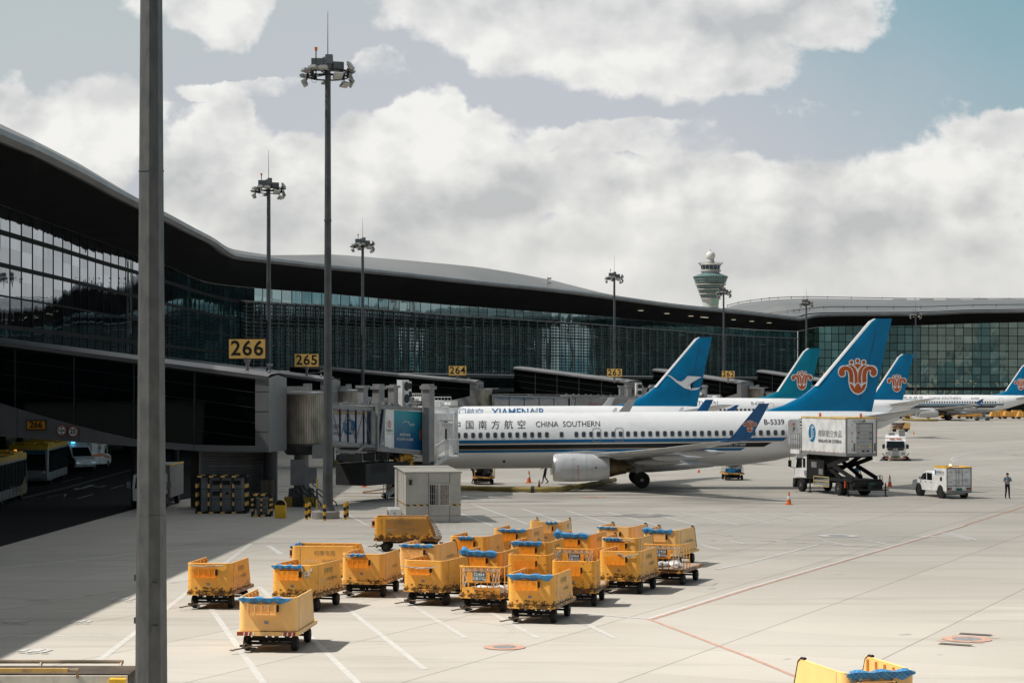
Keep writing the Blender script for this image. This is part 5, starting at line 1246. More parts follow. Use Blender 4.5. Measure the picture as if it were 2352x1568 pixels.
def aircraft(label, nose, yaw, livery, L=38.0, shorten=0.0, pitch=0.5, text=None, tail='kapok', airbus=False, detail=True, reg=None, scale=1.0, wfirst=5.2, fuse=CSN, finmat=M_CYAN):
    T = thing('parked_airliner', label, 'aircraft', nose, yaw, 'parked airliners')
    T.rotation_euler = (0, -radians(pitch), yaw); T.scale = (scale,)*3
    sh = -shorten                                   # shift of everything behind the wing
    st = [(0.0,2.95,.02,.02),(0.25,2.93,.35,.38),(0.8,2.95,.72,.80),(1.7,3.02,1.13,1.22),(2.8,3.15,1.48,1.60),(4.0,3.26,1.72,1.85),(5.5,3.33,1.86,1.98),(7.0,ZC,1.88,2.01),(12,ZC,1.88,2.01),(18,ZC,1.88,2.01),
          (24.0,ZC,1.88,2.01),(26.5,3.39,1.87,1.96),(29,3.54,1.80,1.79),(31,3.76,1.66,1.56),(33,4.04,1.42,1.26),(35,4.34,1.06,.93),(36.8,4.62,.62,.56),(37.6,4.74,.34,.30),(38.0,4.78,.16,.14)]
    st = [(x+(sh if x > 15 else 0), z, a, b_) for x, z, a, b_ in st]
    n = 40
    def ring(x, zc, rw, rh): return [Vector((x, rw*sin(2*pi*k/n), zc+rh*cos(2*pi*k/n))) for k in range(n)]
    fine = []
    for (a, b_) in zip(st[:-1], st[1:]):
        k = 4 if a[0] > 22 or a[0] < 7 else 1
        for j in range(k): q = j/k; fine.append(tuple(a[i]*(1-q)+b_[i]*q for i in range(4)))
    fine.append(st[-1])
    mb = MB(); mb.loft([ring(*f) for f in fine]); mb.build('fuselage', fuse, T, smooth=True)
    def prof(x):
        for a, b_ in zip(st[:-1], st[1:]):
            if a[0] <= x <= b_[0]: q = (x-a[0])/(b_[0]-a[0]); return tuple(a[i]*(1-q)+b_[i]*q for i in range(1, 4))
        return st[-1][1:]
    def skin(x, z, o=0.012):
        zc, rw, rh = prof(x); return -(rw*sqrt(max(0.0, 1-((z-zc)/rh)**2))+o)
    def wrap(o=0.012):
        def f(mb):
            bm = bmesh.new(); vs = [bm.verts.new(p) for p in mb.v]; bm.verts.ensure_lookup_table()
            for fc in mb.f:
                try: bm.faces.new([vs[i] for i in fc])
                except ValueError: pass
            for k in range(34):
                bmesh.ops.bisect_plane(bm, geom=bm.verts[:]+bm.edges[:]+bm.faces[:], plane_co=(0,0,2.6+k*.09), plane_no=(0,0,1))
            bm.verts.index_update(); mb.v = [tuple(q.co) for q in bm.verts]; mb.f = [tuple(q.index for q in fc.verts) for fc in bm.faces]; mb.m = [0]*len(mb.f); bm.free()
            mb.v = [(x, skin(x, z, o), z) for x, y, z in mb.v]; return mb
        return f
    # belly fairing
    mb = MB(); rr = []
    for x, w_, h0, h1 in ((12.6,1.2,2.3,1.45),(14,1.9,2.1,1.18),(16,2.15,2.1,.98),(20,2.15,2.1,.98),(22.5,1.8,2.0,1.15),(24.5,.8,1.9,1.32)):
        rr.append([Vector((x+sh*.5, w_*sin(2*pi*k/24), (h0+h1)/2+(h0-h1)/2*cos(2*pi*k/24))) for k in range(24)])
    mb.loft(rr); mb.build('belly_fairing', M_GREYP, T, smooth=True)
    # fin with dorsal fillet
    if airbus: fin = [(27.8,5.2),(30.2,5.55),(31.6,6.15),(35.0,11.3),(35.6,11.75),(37.3,11.8),(35.75,5.4),(35.6,5.0),(31,5.0)]
    else: fin = [(27.9,5.25),(29.6,5.72),(30.9,6.35),(31.9,7.1),(35.85,11.72),(36.25,11.93),(37.55,11.98),(36.1,5.55),(36.0,5.05),(31,5.05)]
    fin = [(x+sh, z) for x, z in fin]
    mb = MB()
    def fin_t(x, z): return 0.05+0.19*max(0, 1-(z-5)/8.5)
    c_ = [Vector((x, 0, z)) for x, z in fin]; cc = Vector((33.2+sh if not airbus else 33.5+sh, 0, 7.4))
    sec = []                                          # horizontal sections through the fin
    le = [p for p in fin[:6]]; 
    def xat(pts, z):
        for a, b_ in zip(pts[:-1], pts[1:]):
            if (a[1]-z)*(b_[1]-z) <= 0 and a[1] != b_[1]: return a[0]+(b_[0]-a[0])*(z-a[1])/(b_[1]-a[1])
        return None
    top = fin[5][1] if not airbus else fin[4][1]
    lept = fin[:6] if not airbus else fin[:5]; tept = (fin[6:9] if not airbus else fin[5:8])
    zs = sorted(set([5.0,5.3,5.5]+[z for x, z in lept]+[8,9,10,11]))
    rings = []; lerings = []
    for z in zs:
        if z < 5.26: xl_ = lept[0][0]+.3
        else: xl_ = xat(lept, min(z, lept[-1][1]-1e-4)) or lept[-1][0]
        te0, te1 = tept[0], tept[1]; xt = te1[0]+(te0[0]-te1[0])*(z-te1[1])/(te0[1]-te1[1])
        tt = fin_t(0, z); cl = xt-xl_
        rings.append([Vector((xl_+cl*a, tt*b_, z)) for a, b_ in ((0,0),(.03,.5),(.15,.95),(.35,1),(.7,.6),(1,.08),(1,-.08),(.7,-.6),(.35,-1),(.15,-.95),(.03,-.5))])
        if z > (6.8 if not airbus else 6.0): lerings.append([Vector((xl_+a, tt*b_, z)) for a, b_ in ((-.035,0),(0.06,.62),(.22,1.0*min(1,.9)),(.23,.7),(.23,-.7),(.22,-.9),(0.06,-.62))])
    mb.loft(rings); mb.build('fin', finmat, T, smooth=True)
    mb = MB(); mb.loft(lerings); mb.build('fin_leading_edge', M_PLANEW, T, smooth=True)
    mb = MB()
    te0, te1 = tept[0], tept[1]
    def finy(x, z, o): return -(fin_t(0, z)+o)
    for a, b_ in (((35.1,6.0),(36.35,11.0)),):
        mb.add([(a[0]+sh,-.22,a[1]),(a[0]+sh+.03,-.22,a[1]),(b_[0]+sh+.03,-.13,b_[1]),(b_[0]+sh,-.13,b_[1])], [(0,1,2,3)])
    mb.build('rudder_gap', M_DARK, T)
    if tail == 'kapok':
        mb = MB(); cx_ = 35.0 if not airbus else 34.85
        kapok(mb, cx_+sh, 7.75 if not airbus else 7.6, 0.00372 if not airbus else .0036, 0.0)
        mb.v = [(x, y-(fin_t(0, z)+.01), z) for x, y, z in mb.v]; mb.build('tail_emblem', [M_PLANEW, M_KAPOK], T)
    elif tail == 'bird':
        u = 1.0/5.12/23.7*1.2; pts = [(1112,310),(1165,318),(1205,345),(1240,372),(1275,380),(1310,360),(1338,325),(1478,335),(1390,385),(1362,420),(1385,445),(1466,440),(1430,460),(1380,466),(1310,445),(1270,418),(1225,385),(1170,335),(1135,318)]
        def tri(poly):
            bm = bmesh.new(); vs = [bm.verts.new(p) for p in poly]; bm.faces.new(vs); bmesh.ops.triangulate(bm, faces=bm.faces[:])
            bm.verts.index_update(); r_ = ([tuple(v.co) for v in bm.verts], [tuple(v.index for v in f.verts) for f in bm.faces]); bm.free(); return r_
        q = [(34.75+sh+(x-1300)*u, -.27, 7.6-(z-385)*u) for x, z in pts]; vs, fs = tri(q); mb = MB(); mb.add(vs, fs); mb.build('tail_emblem', M_PLANEW, T)
    # wings: sections as (LE x, TE x, y, z, thickness, tilt)
    xo = sh*.5
    def wing(sgn):
        secs = [(13.0,21.0,1.5,2.0,.75,0),(13.9,20.8,2.6,2.12,.62,0),(16.1,20.7,5.6,2.45,.42,0),(19.9,22.6,11.2,3.0,.24,0),(23.3,24.95,16.2,3.62,.14,0)]
        def sect(lx, tx, y, z, th, tilt):
            out_ = []
            for a, b_ in ((0,0),(.02,.35),(.1,.75),(.3,1),(.6,.75),(.97,.1),(1,0),(.97,-.1),(.6,-.5),(.3,-.75),(.1,-.6),(.02,-.3)):
                dn_ = Vector((0, -sin(tilt)*sgn, cos(tilt)))
                out_.append(Vector((lx+(tx-lx)*a+xo, y*sgn, z))+dn_*(b_*th*.5))
            return out_
        mb = MB(); mb.loft([sect(*q) for q in secs]); w_ = mb.build('wing', M_GREYP, T, smooth=True)
        if not airbus:
            ws = [(23.3,24.95,16.2,3.62,.14,0),(23.75,25.15,16.75,3.74,.12,.5),(24.1,25.35,17.1,4.05,.10,1.05),(24.5,25.6,17.35,4.6,.08,1.33),(25.7,26.35,17.6,6.05,.05,1.38)]
            mb = MB(); mb.loft([sect(*q) for q in ws]); mb.build('winglet', M_WLET if tail == 'kapok' else M_GREYP, T, smooth=True)
            if tail == 'kapok' and sgn == -1 and detail:
                mb = MB(); kapok(mb, 25.12, 4.62, .00110, 0.0)
                mb.v = [(x+xo, -(17.50+(z-5)*.17)-.02+y*2, z) for x, y, z in mb.v]; mb.build('winglet_emblem', [M_PLANEW, M_KAPOK], T)
        else:
            mb = MB(); mb.prism([(22.9+xo,sgn*16.2,3.7),(24.3+xo,sgn*16.2,3.7),(24.9+xo,sgn*16.35,4.6),(24.5+xo,sgn*16.35,4.6)], (0,sgn*.06,0)); mb.prism([(23.3+xo,sgn*16.2,3.68),(24.3+xo,sgn*16.2,3.68),(24.7+xo,sgn*16.3,3.1)], (0,sgn*.06,0)); mb.build('winglet', M_WLET, T)
        mb = MB(); mb.loft([[v+Vector((-.03,0,-.0)) for v in sect(q[0], q[0]+.16, q[2], q[3], q[4]*.6, q[5])] for q in secs[1:]]); mb.build('slat', M_METAL, T, smooth=True)
        for y, x0, ln, z in ((4.2,18.6,3.6,1.85),(8.0,19.6,3.4,2.3),(11.6,21.2,3.0,2.75)):
            mb = MB(); mb.rev([(.02,-.1),(.16,.3),(.24,ln*.4),(.18,ln*.75),(.02,ln)], (x0+xo, y*sgn, z), 'X', 12); mb.build('flap_fairing', M_GREYP, T, smooth=True)
        mb = MB(); mb.loft([[Vector((20.5+xo,1.95*sgn,1.86)),Vector((21.9+xo,1.95*sgn,1.62)),Vector((21.9+xo,1.95*sgn,1.68)),Vector((20.5+xo,1.95*sgn,1.98))],[Vector((20.5+xo,5.6*sgn,2.3)),Vector((21.6+xo,5.6*sgn,2.12)),Vector((21.6+xo,5.6*sgn,2.16)),Vector((20.5+xo,5.6*sgn,2.4))]]); mb.build('flap', M_GREYP, T)
        # engine
        ey, ez, ex = 4.83*sgn, 1.54, 12.85+xo
        mb = MB(); prf = [(.74,.25),(.80,.06),(.90,0.0),(1.0,.12),(1.04,.7),(1.05,1.6),(1.0,2.6),(.88,3.5),(.80,3.9)]
        mb.rev(prf, (ex, ey, ez), 'X', 36, cap=False); mb.v = [(x, y, z if z > ez-.85 else ez-.85+(z-ez+.85)*.55) for x, y, z in mb.v]; e_ = mb.build('engine', M_ENG, T, smooth=True)
        mb = MB(); mb.rev([(.735,.3),(.80,.03),(.90,-.015),(.975,.06),(1.006,.17)], (ex, ey, ez), 'X', 36, cap=False); mb.v = [(x, y, z if z > ez-.85 else ez-.85+(z-ez+.85)*.55) for x, y, z in mb.v]; mb.build('inlet_lip', M_METAL, e_, smooth=True)
        mb = MB(); mb.cyl((ex+.5,ey,ez), (ex+.55,ey,ez), .78, None, 24); mb.rev([(.02,.1),(.2,.3),(.24,.5)], (ex, ey, ez), 'X', 14)
        for k in range(22): a = 2*pi*k/22; mb.box((ex+.44, ey+.5*cos(a), ez+.5*sin(a)), (.05,.5,.04), rx=a)
        mb.build('fan', M_DARK, e_)
        mb = MB(); mb.rev([(.74,3.6),(.66,4.1),(.60,4.3),(.50,4.75),(.46,5.1),(.42,5.1),(.3,4.8)], (ex, ey, ez+.03), 'X', 26); mb.rev([(.36,4.9),(.2,5.4),(.03,5.7)], (ex,ey,ez+.03), 'X', 14); mb.build('exhaust_nozzle', M_EXH, e_, smooth=True)
        mb = MB(); mb.loft([[Vector((ex+a, ey+w_2*(1 if k in (1,2) else -1), ez+(z0 if k < 2 else z1))) for k in range(4)] for a, w_2, z0, z1 in ((.9,.05,1.0,1.12),(2.2,.2,.85,1.2),(4.0,.2,.5,1.1),(5.6,.05,.65,.9))]); mb.build('pylon', M_ENG, T, smooth=True)
        mb = MB(); mb.loft([[Vector((ex+a,ey,ez+.15*z0)) for z0 in (0,1)] for a in (0,)]) if False else None
        if sgn == -1 and detail:
            mb = MB(); mb.box((ex+1.7,ey-1.052,ez-.35),(.03,.01,.9)); mb.box((ex+1.7,ey-1.05,ez+.17),(.1,.01,.06)); mb.build('warning_mark', M_REDL, e_)
            mb = MB(); mb.cyl((ex+2.95,ey-.95,ez+.05),(ex+2.95,ey-.975,ez+.05),.07,None,10); mb.build('vent', M_DARK, e_)
            for x_ in (1.35,2.3):
                mb = MB(); mb.rev([(1.053 if x_<2 else 1.02,x_),(1.053 if x_<2 else 1.02,x_+.015)], (ex,ey,ez), 'X', 36, cap=False); mb.v = [(x, y, z if z > ez-.85 else ez-.85+(z-ez+.85)*.55) for x, y, z in mb.v]; mb.build('cowl_joint', M_MID, e_)
        # main gear
        gy, gx = 2.86*sgn, 19.15+xo
        mb = MB(); mb.cyl((gx,gy,.55), (gx-.1,gy,1.9), .13, None, 12); mb.cyl((gx,gy-.45,.56),(gx,gy+.45,.56),.09,None,8); mb.cyl((gx,gy,1.0),(gx-.2,gy*.45,1.75),.07,None,8); mb.box((gx-.1,gy+.12*sgn,1.45),(.65,.05,.9)); g_ = mb.build('main_gear', M_GREY, T)
        for dy in (-.3,.3):
            mb = MB(); mb.rev([(.30,-.17),(.5,-.19),(.56,-.1),(.57,0),(.56,.1),(.5,.19),(.30,.17)], (gx, gy+dy, .57), 'Y', 28); wq = mb.build('tyre', M_RUB, g_, smooth=True)
            mb = MB(); mb.cyl((gx,gy+dy-.165,.57),(gx,gy+dy+.165,.57),.3,None,20,0); mb.cyl((gx,gy+dy-.19,.57),(gx,gy+dy+.19,.57),.12,None,10,0); mb.build('hub', M_GREY, g_)
    wing(-1); wing(1)
    mb = MB(); mb.cyl((4.1,0,.4),(4.1,0,1.8),.09,None,10); mb.box((4.1,0,1.2),(.5,.4,.08)); g_ = mb.build('nose_gear', M_GREY, T)
    for dy in (-.2,.2): mb = MB(); mb.cyl((4.1,dy-.1,.35),(4.1,dy+.1,.35),.35,None,20); mb.build('tyre', M_RUB, g_, smooth=True)
    # tailplane
    for sgn in (-1, 1):
        mb = MB(); rr = []
        for lx, tx, y, z, th in ((33.2,36.9,.6,4.55,.34),(34.2,37.3,2.2,4.78,.25),(37.3,38.9,7.1,5.42,.10)):
            rr.append([Vector((lx+(tx-lx)*a+sh, y*sgn, z+b_*th*.5)) for a, b_ in ((0,0),(.1,.8),(.35,1),(.97,.1),(1,0),(.97,-.1),(.35,-1),(.1,-.8))])
        mb.loft(rr); mb.build('tailplane', M_GREYP, T, smooth=True)
    # cabin windows
    wx = wfirst; i = 0; skip = set() if not detail else {13, 15}
    mesh = None; xe = 29.5+sh
    zwin = 3.80
    while wx < xe and i < 60:
        if i not in skip:
            if mesh is None:
                mb = MB(); N_ = 16
                def rr_(a, b_, e=4): return [(a*abs(cos(2*pi*k/N_))**(2/e)*(1 if cos(2*pi*k/N_) >= 0 else -1), b_*abs(sin(2*pi*k/N_))**(2/e)*(1 if sin(2*pi*k/N_) >= 0 else -1)) for k in range(N_)]
                mb.poly([(x, skin(10, zwin+z, .010)-skin(10, zwin, .0), z) for x, z in rr_(.155,.215)], 1)
                mb.poly([(x, skin(10, zwin+z, .016)-skin(10, zwin, .0), z) for x, z in rr_(.125,.18)], 0)
                o = mb.build('cabin_window', [M_WIN, M_WINF], T); mesh = o.data
            else: o = bpy.data.objects.new('cabin_window', mesh); COL.objects.link(o); o.parent = T
            o.location = (wx, skin(wx, zwin, 0), zwin)
        wx += 0.527; i += 1
    # doors
    def door(name, x0, x1, z0, z1, m=M_WINF, th=.03):
        mb = MB(); path = []
        r_ = .18; N_ = 5
        for cx_, cz_, a0 in ((x1-r_,z1-r_,0),(x0+r_,z1-r_,pi/2),(x0+r_,z0+r_,pi),(x1-r_,z0+r_,1.5*pi)):
            path += [(cx_+r_*cos(a0+pi/2*k/N_), cz_+r_*sin(a0+pi/2*k/N_)) for k in range(N_+1)]
        n_ = len(path); cxx, czz = (x0+x1)/2, (z0+z1)/2
        inn = [(cxx+(x-cxx)*(1-th*2/(x1-x0)), czz+(z-czz)*(1-th*2/(z1-z0))) for x, z in path]
        for k in range(n_):
            j = (k+1) % n_; q = [path[k], path[j], inn[j], inn[k]]; mb.poly([(x, 0, z) for x, z in q])
        wrap(.02)(mb); mb.build(name, m, T)
    if not airbus:
        for x in (15.72,17.33): door('overwing_exit', x+xo, x+.62+xo, 3.27, 4.25, M_GREY, .035)
    else:
        door('overwing_exit', 14.6+xo, 15.1+xo, 3.3, 4.25, M_GREY, .03); door('aft_door', 30.2+sh, 31.05+sh, 2.85, 4.7, M_MID, .03)
    if detail:
        x0 = 30.55; mb = MB(); q = []
        N_ = 8
        for k in range(N_+1): z = 2.92+1.85*k/N_; q.append((x0, skin(x0+.3, z, .01), z))
        mb.loft([[Vector((x0+.02, y, z)) for x, y, z in q], [Vector((x0+.82, skin(x0+.8, z, .014), z)) for x, y, z in q]], 0, False, False); mb.build('door_opening', M_BLACK, T)
        mb = MB(); pts = [(0,.12),(.1,0),(.75,0),(.84,.12),(.84,1.75),(.74,1.88),(.12,1.88),(0,1.75)]
        mb.prism([(x0-.9+x, -2.12-(0.12 if 3 > z > 1 else .0), 2.88+z) for x, z in pts], (0,.14,0)); d_ = mb.build('open_door', M_WHITE, T)
        mb = MB(); mb.box((x0-.5,-2.25,3.25),(.62,.14,.55)); mb.build('slide_pack', M_WHITE, d_)
        mb = MB(); mb.box((x0-.5,-2.26,4.42),(.15,.02,.12)); mb.box((x0-.5,-2.26,4.3),(.4,.02,.02)); mb.build('door_placard', M_ORANGE, d_)
        mb = MB(); mb.box((x0-.48,-2.27,4.1),(.09,.06,.16)); mb.cyl((x0-.48,-2.27,4.1),(x0-.55,-2.27,3.85),.02,None,5); mb.build('door_handle', M_DARK, d_)
        for x, z in ((11.5,5.32),(17.2,5.34),(22.0,5.33)):
            mb = MB(); mb.prism([(x,-.02,z),(x+.35,-.02,z),(x+.42,-.02,z+.32),(x+.25,-.02,z+.32)], (0,.04,0)); mb.build('blade_antenna', M_PLANEW, T)
        mb = MB(); mb.cyl((9.4,skin(9.4,2.0,.0),1.9),(9.4,skin(9.4,1.9,.02),1.9),.1,None,10); mb.build('outflow_valve', M_DARK, T)
    # writing on the fuselage
    for (s_, x, z, sz, m_, kw) in (text or []):
        mb = MB(); place_text(mb, s_, sz, (x, 0, z), (1,0,0), (0,0,1), **kw); wrap(.018)(mb); mb.build('lettering', m_, T)
    return T
M_WLET = mat('winglet_blue', (0.006,0.10,0.28), 0.3)
main_nose = ((860-CX)/31.75, 144.0, -0.02)
T = aircraft('nearest airliner, with blue and black stripes and a large orange flower on its tail', main_nose, 0, 'csn',
    text=[('中 国 南 方 航 空', 8.35, 4.50, .66, M_LBLACK, dict(spacing=1.13)), ('CHINA  SOUTHERN', 14.0, 4.53, .56, M_LBLACK, dict(sx=.92, spacing=1.02)),
          ('B-5339', 28.75, 4.55, .52, M_LBLACK, dict(bold=.008, spacing=1.0)), ('BOEING 737-800', 25.7, 2.97, .26, M_LWHITE, dict(shear=.35, bold=.01))], wfirst=6.15)
XM = 193.0; sx = F/XM
aircraft('white airliner behind the nearest one with a blue tail bearing a white bird', ((1637-CX)/sx-37.55+5.4, XM, -0.02), 0, 'xmn', shorten=5.4, tail='bird', fuse=XMN, detail=False,
    text=[('厦门航空', 8.35, 4.72, .82, M_LBLUE, dict(spacing=1.0)), ('XIAMENAIR', 13.3, 4.76, .98, M_LBLUE, dict(bold=.02))], pitch=.3, finmat=M_CYAN)
Y3 = 257.0; s3 = F/Y3
aircraft('white airliner with registration B-6208 and a greener tail, beyond the bird tail', ((1885-CX)/s3-37.3, Y3, 0.45), 0, 'csn', airbus=True, detail=False, pitch=0, fuse=CSN2, finmat=M_TEAL,
    text=[('CHINA SOUTHERN', 20.4, 4.65, .78, M_LBLACK, dict(sx=1.05)), ('B-6208', 29.0, 4.65, .6, M_LBLACK, {})])
Y4 = 282.0; s4 = F/Y4
aircraft('airliner with only its tail showing right of the nearest tail fin', ((2099-CX)/s4-37.3, Y4, 0.1), 0, 'csn', airbus=True, detail=False, pitch=0, fuse=CSN2, finmat=M_CYAN, text=[])
Y5 = 424.0
aircraft('far airliner at the right edge with registration B-6408, engine and landing gear in view', ((2177-CX)*Y5/F-(19.15-.5)*cos(radians(7)), Y5+2.4, 0.05), -radians(7), 'csn', shorten=1.0, airbus=True, detail=False, pitch=0, fuse=CSN2,
    text=[('中国南方航空', 10.2, 4.6, .9, M_LBLACK, dict(spacing=1.45)), ('CHINA SOUTHERN', 17.9, 4.62, .75, M_LBLACK, dict(shear=.2, sx=1.05)), ('B-6408', 24.2, 4.6, .55, M_LBLACK, {})], scale=1.0)
# ------------------------------------------------------------------ baggage carts
def cartmat(name, base, level, seed):
    m = bpy.data.materials.new(name); t = nt(m); b = t.nodes['Principled BSDF']; v = coords(t); s = sep(t, v)
    vv = mapping(t, v, loc=(seed*3.1, seed*1.7, seed))
    c = mixc(t, ramp(t, noise(t, vv, 1.1, 4), 0.3, 0.7), base, tuple(x*0.86 for x in base))
    if level:
        n = noise(t, mapping(t, vv, (1, 1, 1.6)), 5.5, 9, 0.72)
        low = ramp(t, s[2], 0.98, 0.5)
        lim = mathn(t, 'SUBTRACT', 0.685-0.03*level, mathn(t, 'MULTIPLY', low, 0.19*min(1, .6+level*.25)))
        k = ramp(t, mathn(t, 'SUBTRACT', n, lim), 0.0, 0.06)
        c = mixc(t, mathn(t, 'MULTIPLY', ramp(t, noise(t, mapping(t, vv, (1,1,.25)), 3.5, 6, 0.7), 0.52, 0.75), 0.22*level), c, (0.36,0.15,0.02))
        c = mixc(t, mathn(t, 'MULTIPLY', k, 0.92), c, (0.045,0.018,0.008))
        scr = noise(t, mapping(t, vv, (1.0,1.0,7.0)), 2.6, 7, 0.75)      # scuffs running along the panels
        c = mixc(t, mathn(t, 'MULTIPLY', ramp(t, scr, 0.635-0.012*level, 0.70), 0.7), c, (0.16,0.075,0.02))
        spk = noise(t, vv, 26, 3, 0.6); c = mixc(t, mathn(t, 'MULTIPLY', ramp(t, spk, 0.70-0.01*level, 0.74), 0.8), c, (0.05,0.025,0.01))
    lnk(t, c, b.inputs['Base Color']); b.inputs['Roughness'].default_value = 0.42; b.inputs['Specular IOR Level'].default_value = 0.35
    return m
CM = [cartmat('cart_yellow_clean', (0.98,0.58,0.21), 0, 1), cartmat('cart_yellow_worn', (0.97,0.50,0.115), 1, 2), cartmat('cart_yellow_rusty', (0.95,0.47,0.085), 2, 3), cartmat('cart_yellow_rusty_dark', (0.92,0.42,0.055), 3, 5)]
M_DECK = mat('cart_deck_wood', (0.34,0.24,0.17), 0.75, var=.25, vscale=4)
M_FRAME = mat('cart_chassis', (0.012,0.012,0.013), 0.6)
def netmat():
    m = bpy.data.materials.new('blue_tarp_with_net'); t = nt(m); b = t.nodes['Principled BSDF']; v = coords(t)
    c = mixc(t, ramp(t, noise(t, v, 6, 4), 0.3, 0.7), (0.0,0.12,0.34), (0.0,0.24,0.52))
    w_ = mapping(t, v, rot=(radians(20), radians(38), radians(45)))
    s = sep(t, w_); n = noise(t, v, 3, 3)
    def grid(x): 
        f = mathn(t, 'FRACT', mathn(t, 'ADD', mathn(t, 'MULTIPLY', mathn(t, 'ADD', x, mathn(t, 'MULTIPLY', n, 0.12)), 16.0), 100)); return mathn(t, 'LESS_THAN', f, 0.13)
    k = mathn(t, 'MAXIMUM', grid(s[0]), grid(s[2])); c = mixc(t, mathn(t, 'MULTIPLY', k, 0.40), c, (0.40,0.50,0.52))
    lnk(t, c, b.inputs['Base Color']); b.inputs['Roughness'].default_value = 0.35; return m
M_TARP = netmat(); M_ROPE = mat('rope_net', (0.42,0.39,0.32), 0.9, var=.3, vscale=20)
M_PLATE = mat('teal_number_plate', (0.01,0.10,0.13), 0.5); M_PLATE2 = mat('dark_number_plate', (0.01,0.012,0.02), 0.5)
M_LFADE = mat('faded_grey_lettering', (0.30,0.24,0.12), 0.6, var=.3, vscale=12); M_LW2 = mat('faded_white_lettering', (0.78,0.66,0.42), 0.6)
M_CLEAR = mat('white_plastic_wrap', (0.62,0.64,0.66), 0.25, var=.2, vscale=7)
CW, CLN = 1.50, 2.9
M_BASK = mat('basket_orange_plastic', (0.85,0.34,0.03), 0.4); M_BASKB = mat('basket_shaded_back', (0.42,0.15,0.015), 0.6, var=0.3, vscale=6)  # back tone darkened to stand for shade inside the basket

def chassis(T, m_):
    mb = MB(); r_ = .12; W2 = CW/2+.04
    pts = [(-W2, CLN), (-W2, r_), (-W2+r_*.3, r_*.3), (-W2+r_, -.04), (W2-r_, -.04), (W2-r_*.3, r_*.3), (W2, r_), (W2, CLN)]
    mb.prism([(x, y, .47) for x, y in pts], (0,0,.115)); mb.build('deck_frame', m_, T)
    mb = MB(); mb.bb((-CW/2+.02,.03,.586), (CW/2-.02,CLN-.03,.6)); mb.build('deck', M_DECK, T)
    mb = MB()
    for x in (-.42,.42): mb.bb((x-.045,.35,.36), (x+.045,CLN-.1,.468))
    for y in (.5,2.35): mb.bb((-.62,y-.06,.27), (.62,y+.06,.36)); mb.cyl((-.6,y,.21),(.6,y,.21),.035,None,8)
    for x in (-.22,-.04,.14): mb.prism([(x,.36,.46),(x+.05,.36,.46),(x+.13,.36,.24),(x+.08,.36,.24)],(0,.05,0)); mb.prism([(x+.17,.36,.46),(x+.22,.36,.46),(x+.14,.36,.24),(x+.09,.36,.24)],(0,.05,0)) if x < .1 else None
    mb.bb((-.5,.2,.2), (.5,.3,.27)); mb.bb((-.72,.0,.15), (-.42,.14,.2)); mb.bb((-.66,-.05,.1), (-.3,.03,.14))
    mb.bb((.30,2.55,.3),(.5,2.8,.46)); mb.bb((-.1,CLN-.04,.3),(.1,CLN+.12,.38))
    mb.build('chassis', M_FRAME, T)
    mb = MB(); mb.rod([(.3,.12,.2),(-.45,-.02,.17),(-.62,-.22,.14),(-.78,-.36,.12)], .022, 6); mb.rod([(-.45,0,.17),(-.55,-.05,.26),(-.62,-.22,.14)], .018, 6)
    for k in range(8): a, b_ = 2*pi*k/8, 2*pi*(k+1)/8; mb.cyl((-.83+.06*cos(a),-.40+.06*sin(a),.11), (-.83+.06*cos(b_),-.40+.06*sin(b_),.11), .016, None, 5)
    mb.build('drawbar', mat('drawbar_steel', (0.16,0.12,0.08), 0.5, .4), T)
    for x in (-.62,.62):
        for y in (.5,2.35):
            mb = MB(); mb.rev([(.1,-.07),(.19,-.075),(.21,-.04),(.21,.04),(.19,.075),(.1,.07)], (0,0,0), 'X', 22, 0); mb.cyl((-.06,0,0),(.08,0,0),.11,None,12,1); mb.cyl((.08,0,0),(.1,0,0),.04,None,8,1)
            o = mb.build('wheel', [M_RUB, M_DARK], T, smooth=True); o.location = (x, y, .21)

def lattice(mb, cx_, cz, w_, h_, d_, y):           # label basket on the front
    mb.bb((cx_-w_/2,y-d_,cz-h_/2), (cx_+w_/2,y,cz-h_/2+.015))
    for k in range(9): z = cz-h_/2+.015+(h_-.03)*k/8; mb.bb((cx_-w_/2,y-d_,z), (cx_+w_/2,y-d_+.014,z+.013))
    for x in (0,.25,.5,.75,1): mb.bb((cx_-w_/2+(w_-.03)*x,y-d_-.008,cz-h_/2), (cx_-w_/2+(w_-.03)*x+.03,y-d_-.001,cz+h_/2))
    for sx_ in (-1, 1):
        for k in range(5): z = cz-h_/2+(h_-.02)*k/4; mb.bb((cx_+sx_*w_/2-.008,y-d_,z), (cx_+sx_*w_/2+.008,y,z+.013))
    mb.bb((cx_-w_/2+.02,y-.012,cz-h_/2), (cx_+w_/2-.02,y-.003,cz+h_/2))

def tarp(T, x0, x1, drop=.13, seed=1, top=1.5, bulge=.05, roll=None):
    rr = random.Random(seed); mb = MB(); n = 26; A, B_, C_, D_, E2 = [], [], [], [], []
    for k in range(n+1):
        x = x0+(x1-x0)*k/n; e = min(1, k/2, (n-k)/2)
        sc_ = abs(sin(k*pi*(3+seed % 3)/n+seed)); d = drop*(.62+.42*sc_)*max(.35, e)
        h = bulge*(.8+.35*sin(k*.7+seed))*max(.2, e)+(roll*math.exp(-((k-3)/3.2)**2) if roll else 0)
        A.append(Vector((x, .16, top-.10))); B_.append(Vector((x, .07, top+h))); C_.append(Vector((x, -.045-.02*sc_, top+h*.4))); D_.append(Vector((x, -.065-.012*sin(k*1.3+seed), top-d*.6))); E2.append(Vector((x, -.03, top-d)))
    mb.loft([A, B_, C_, D_, E2], 0, False, False); mb.build('tarp', M_TARP, T, smooth=True)
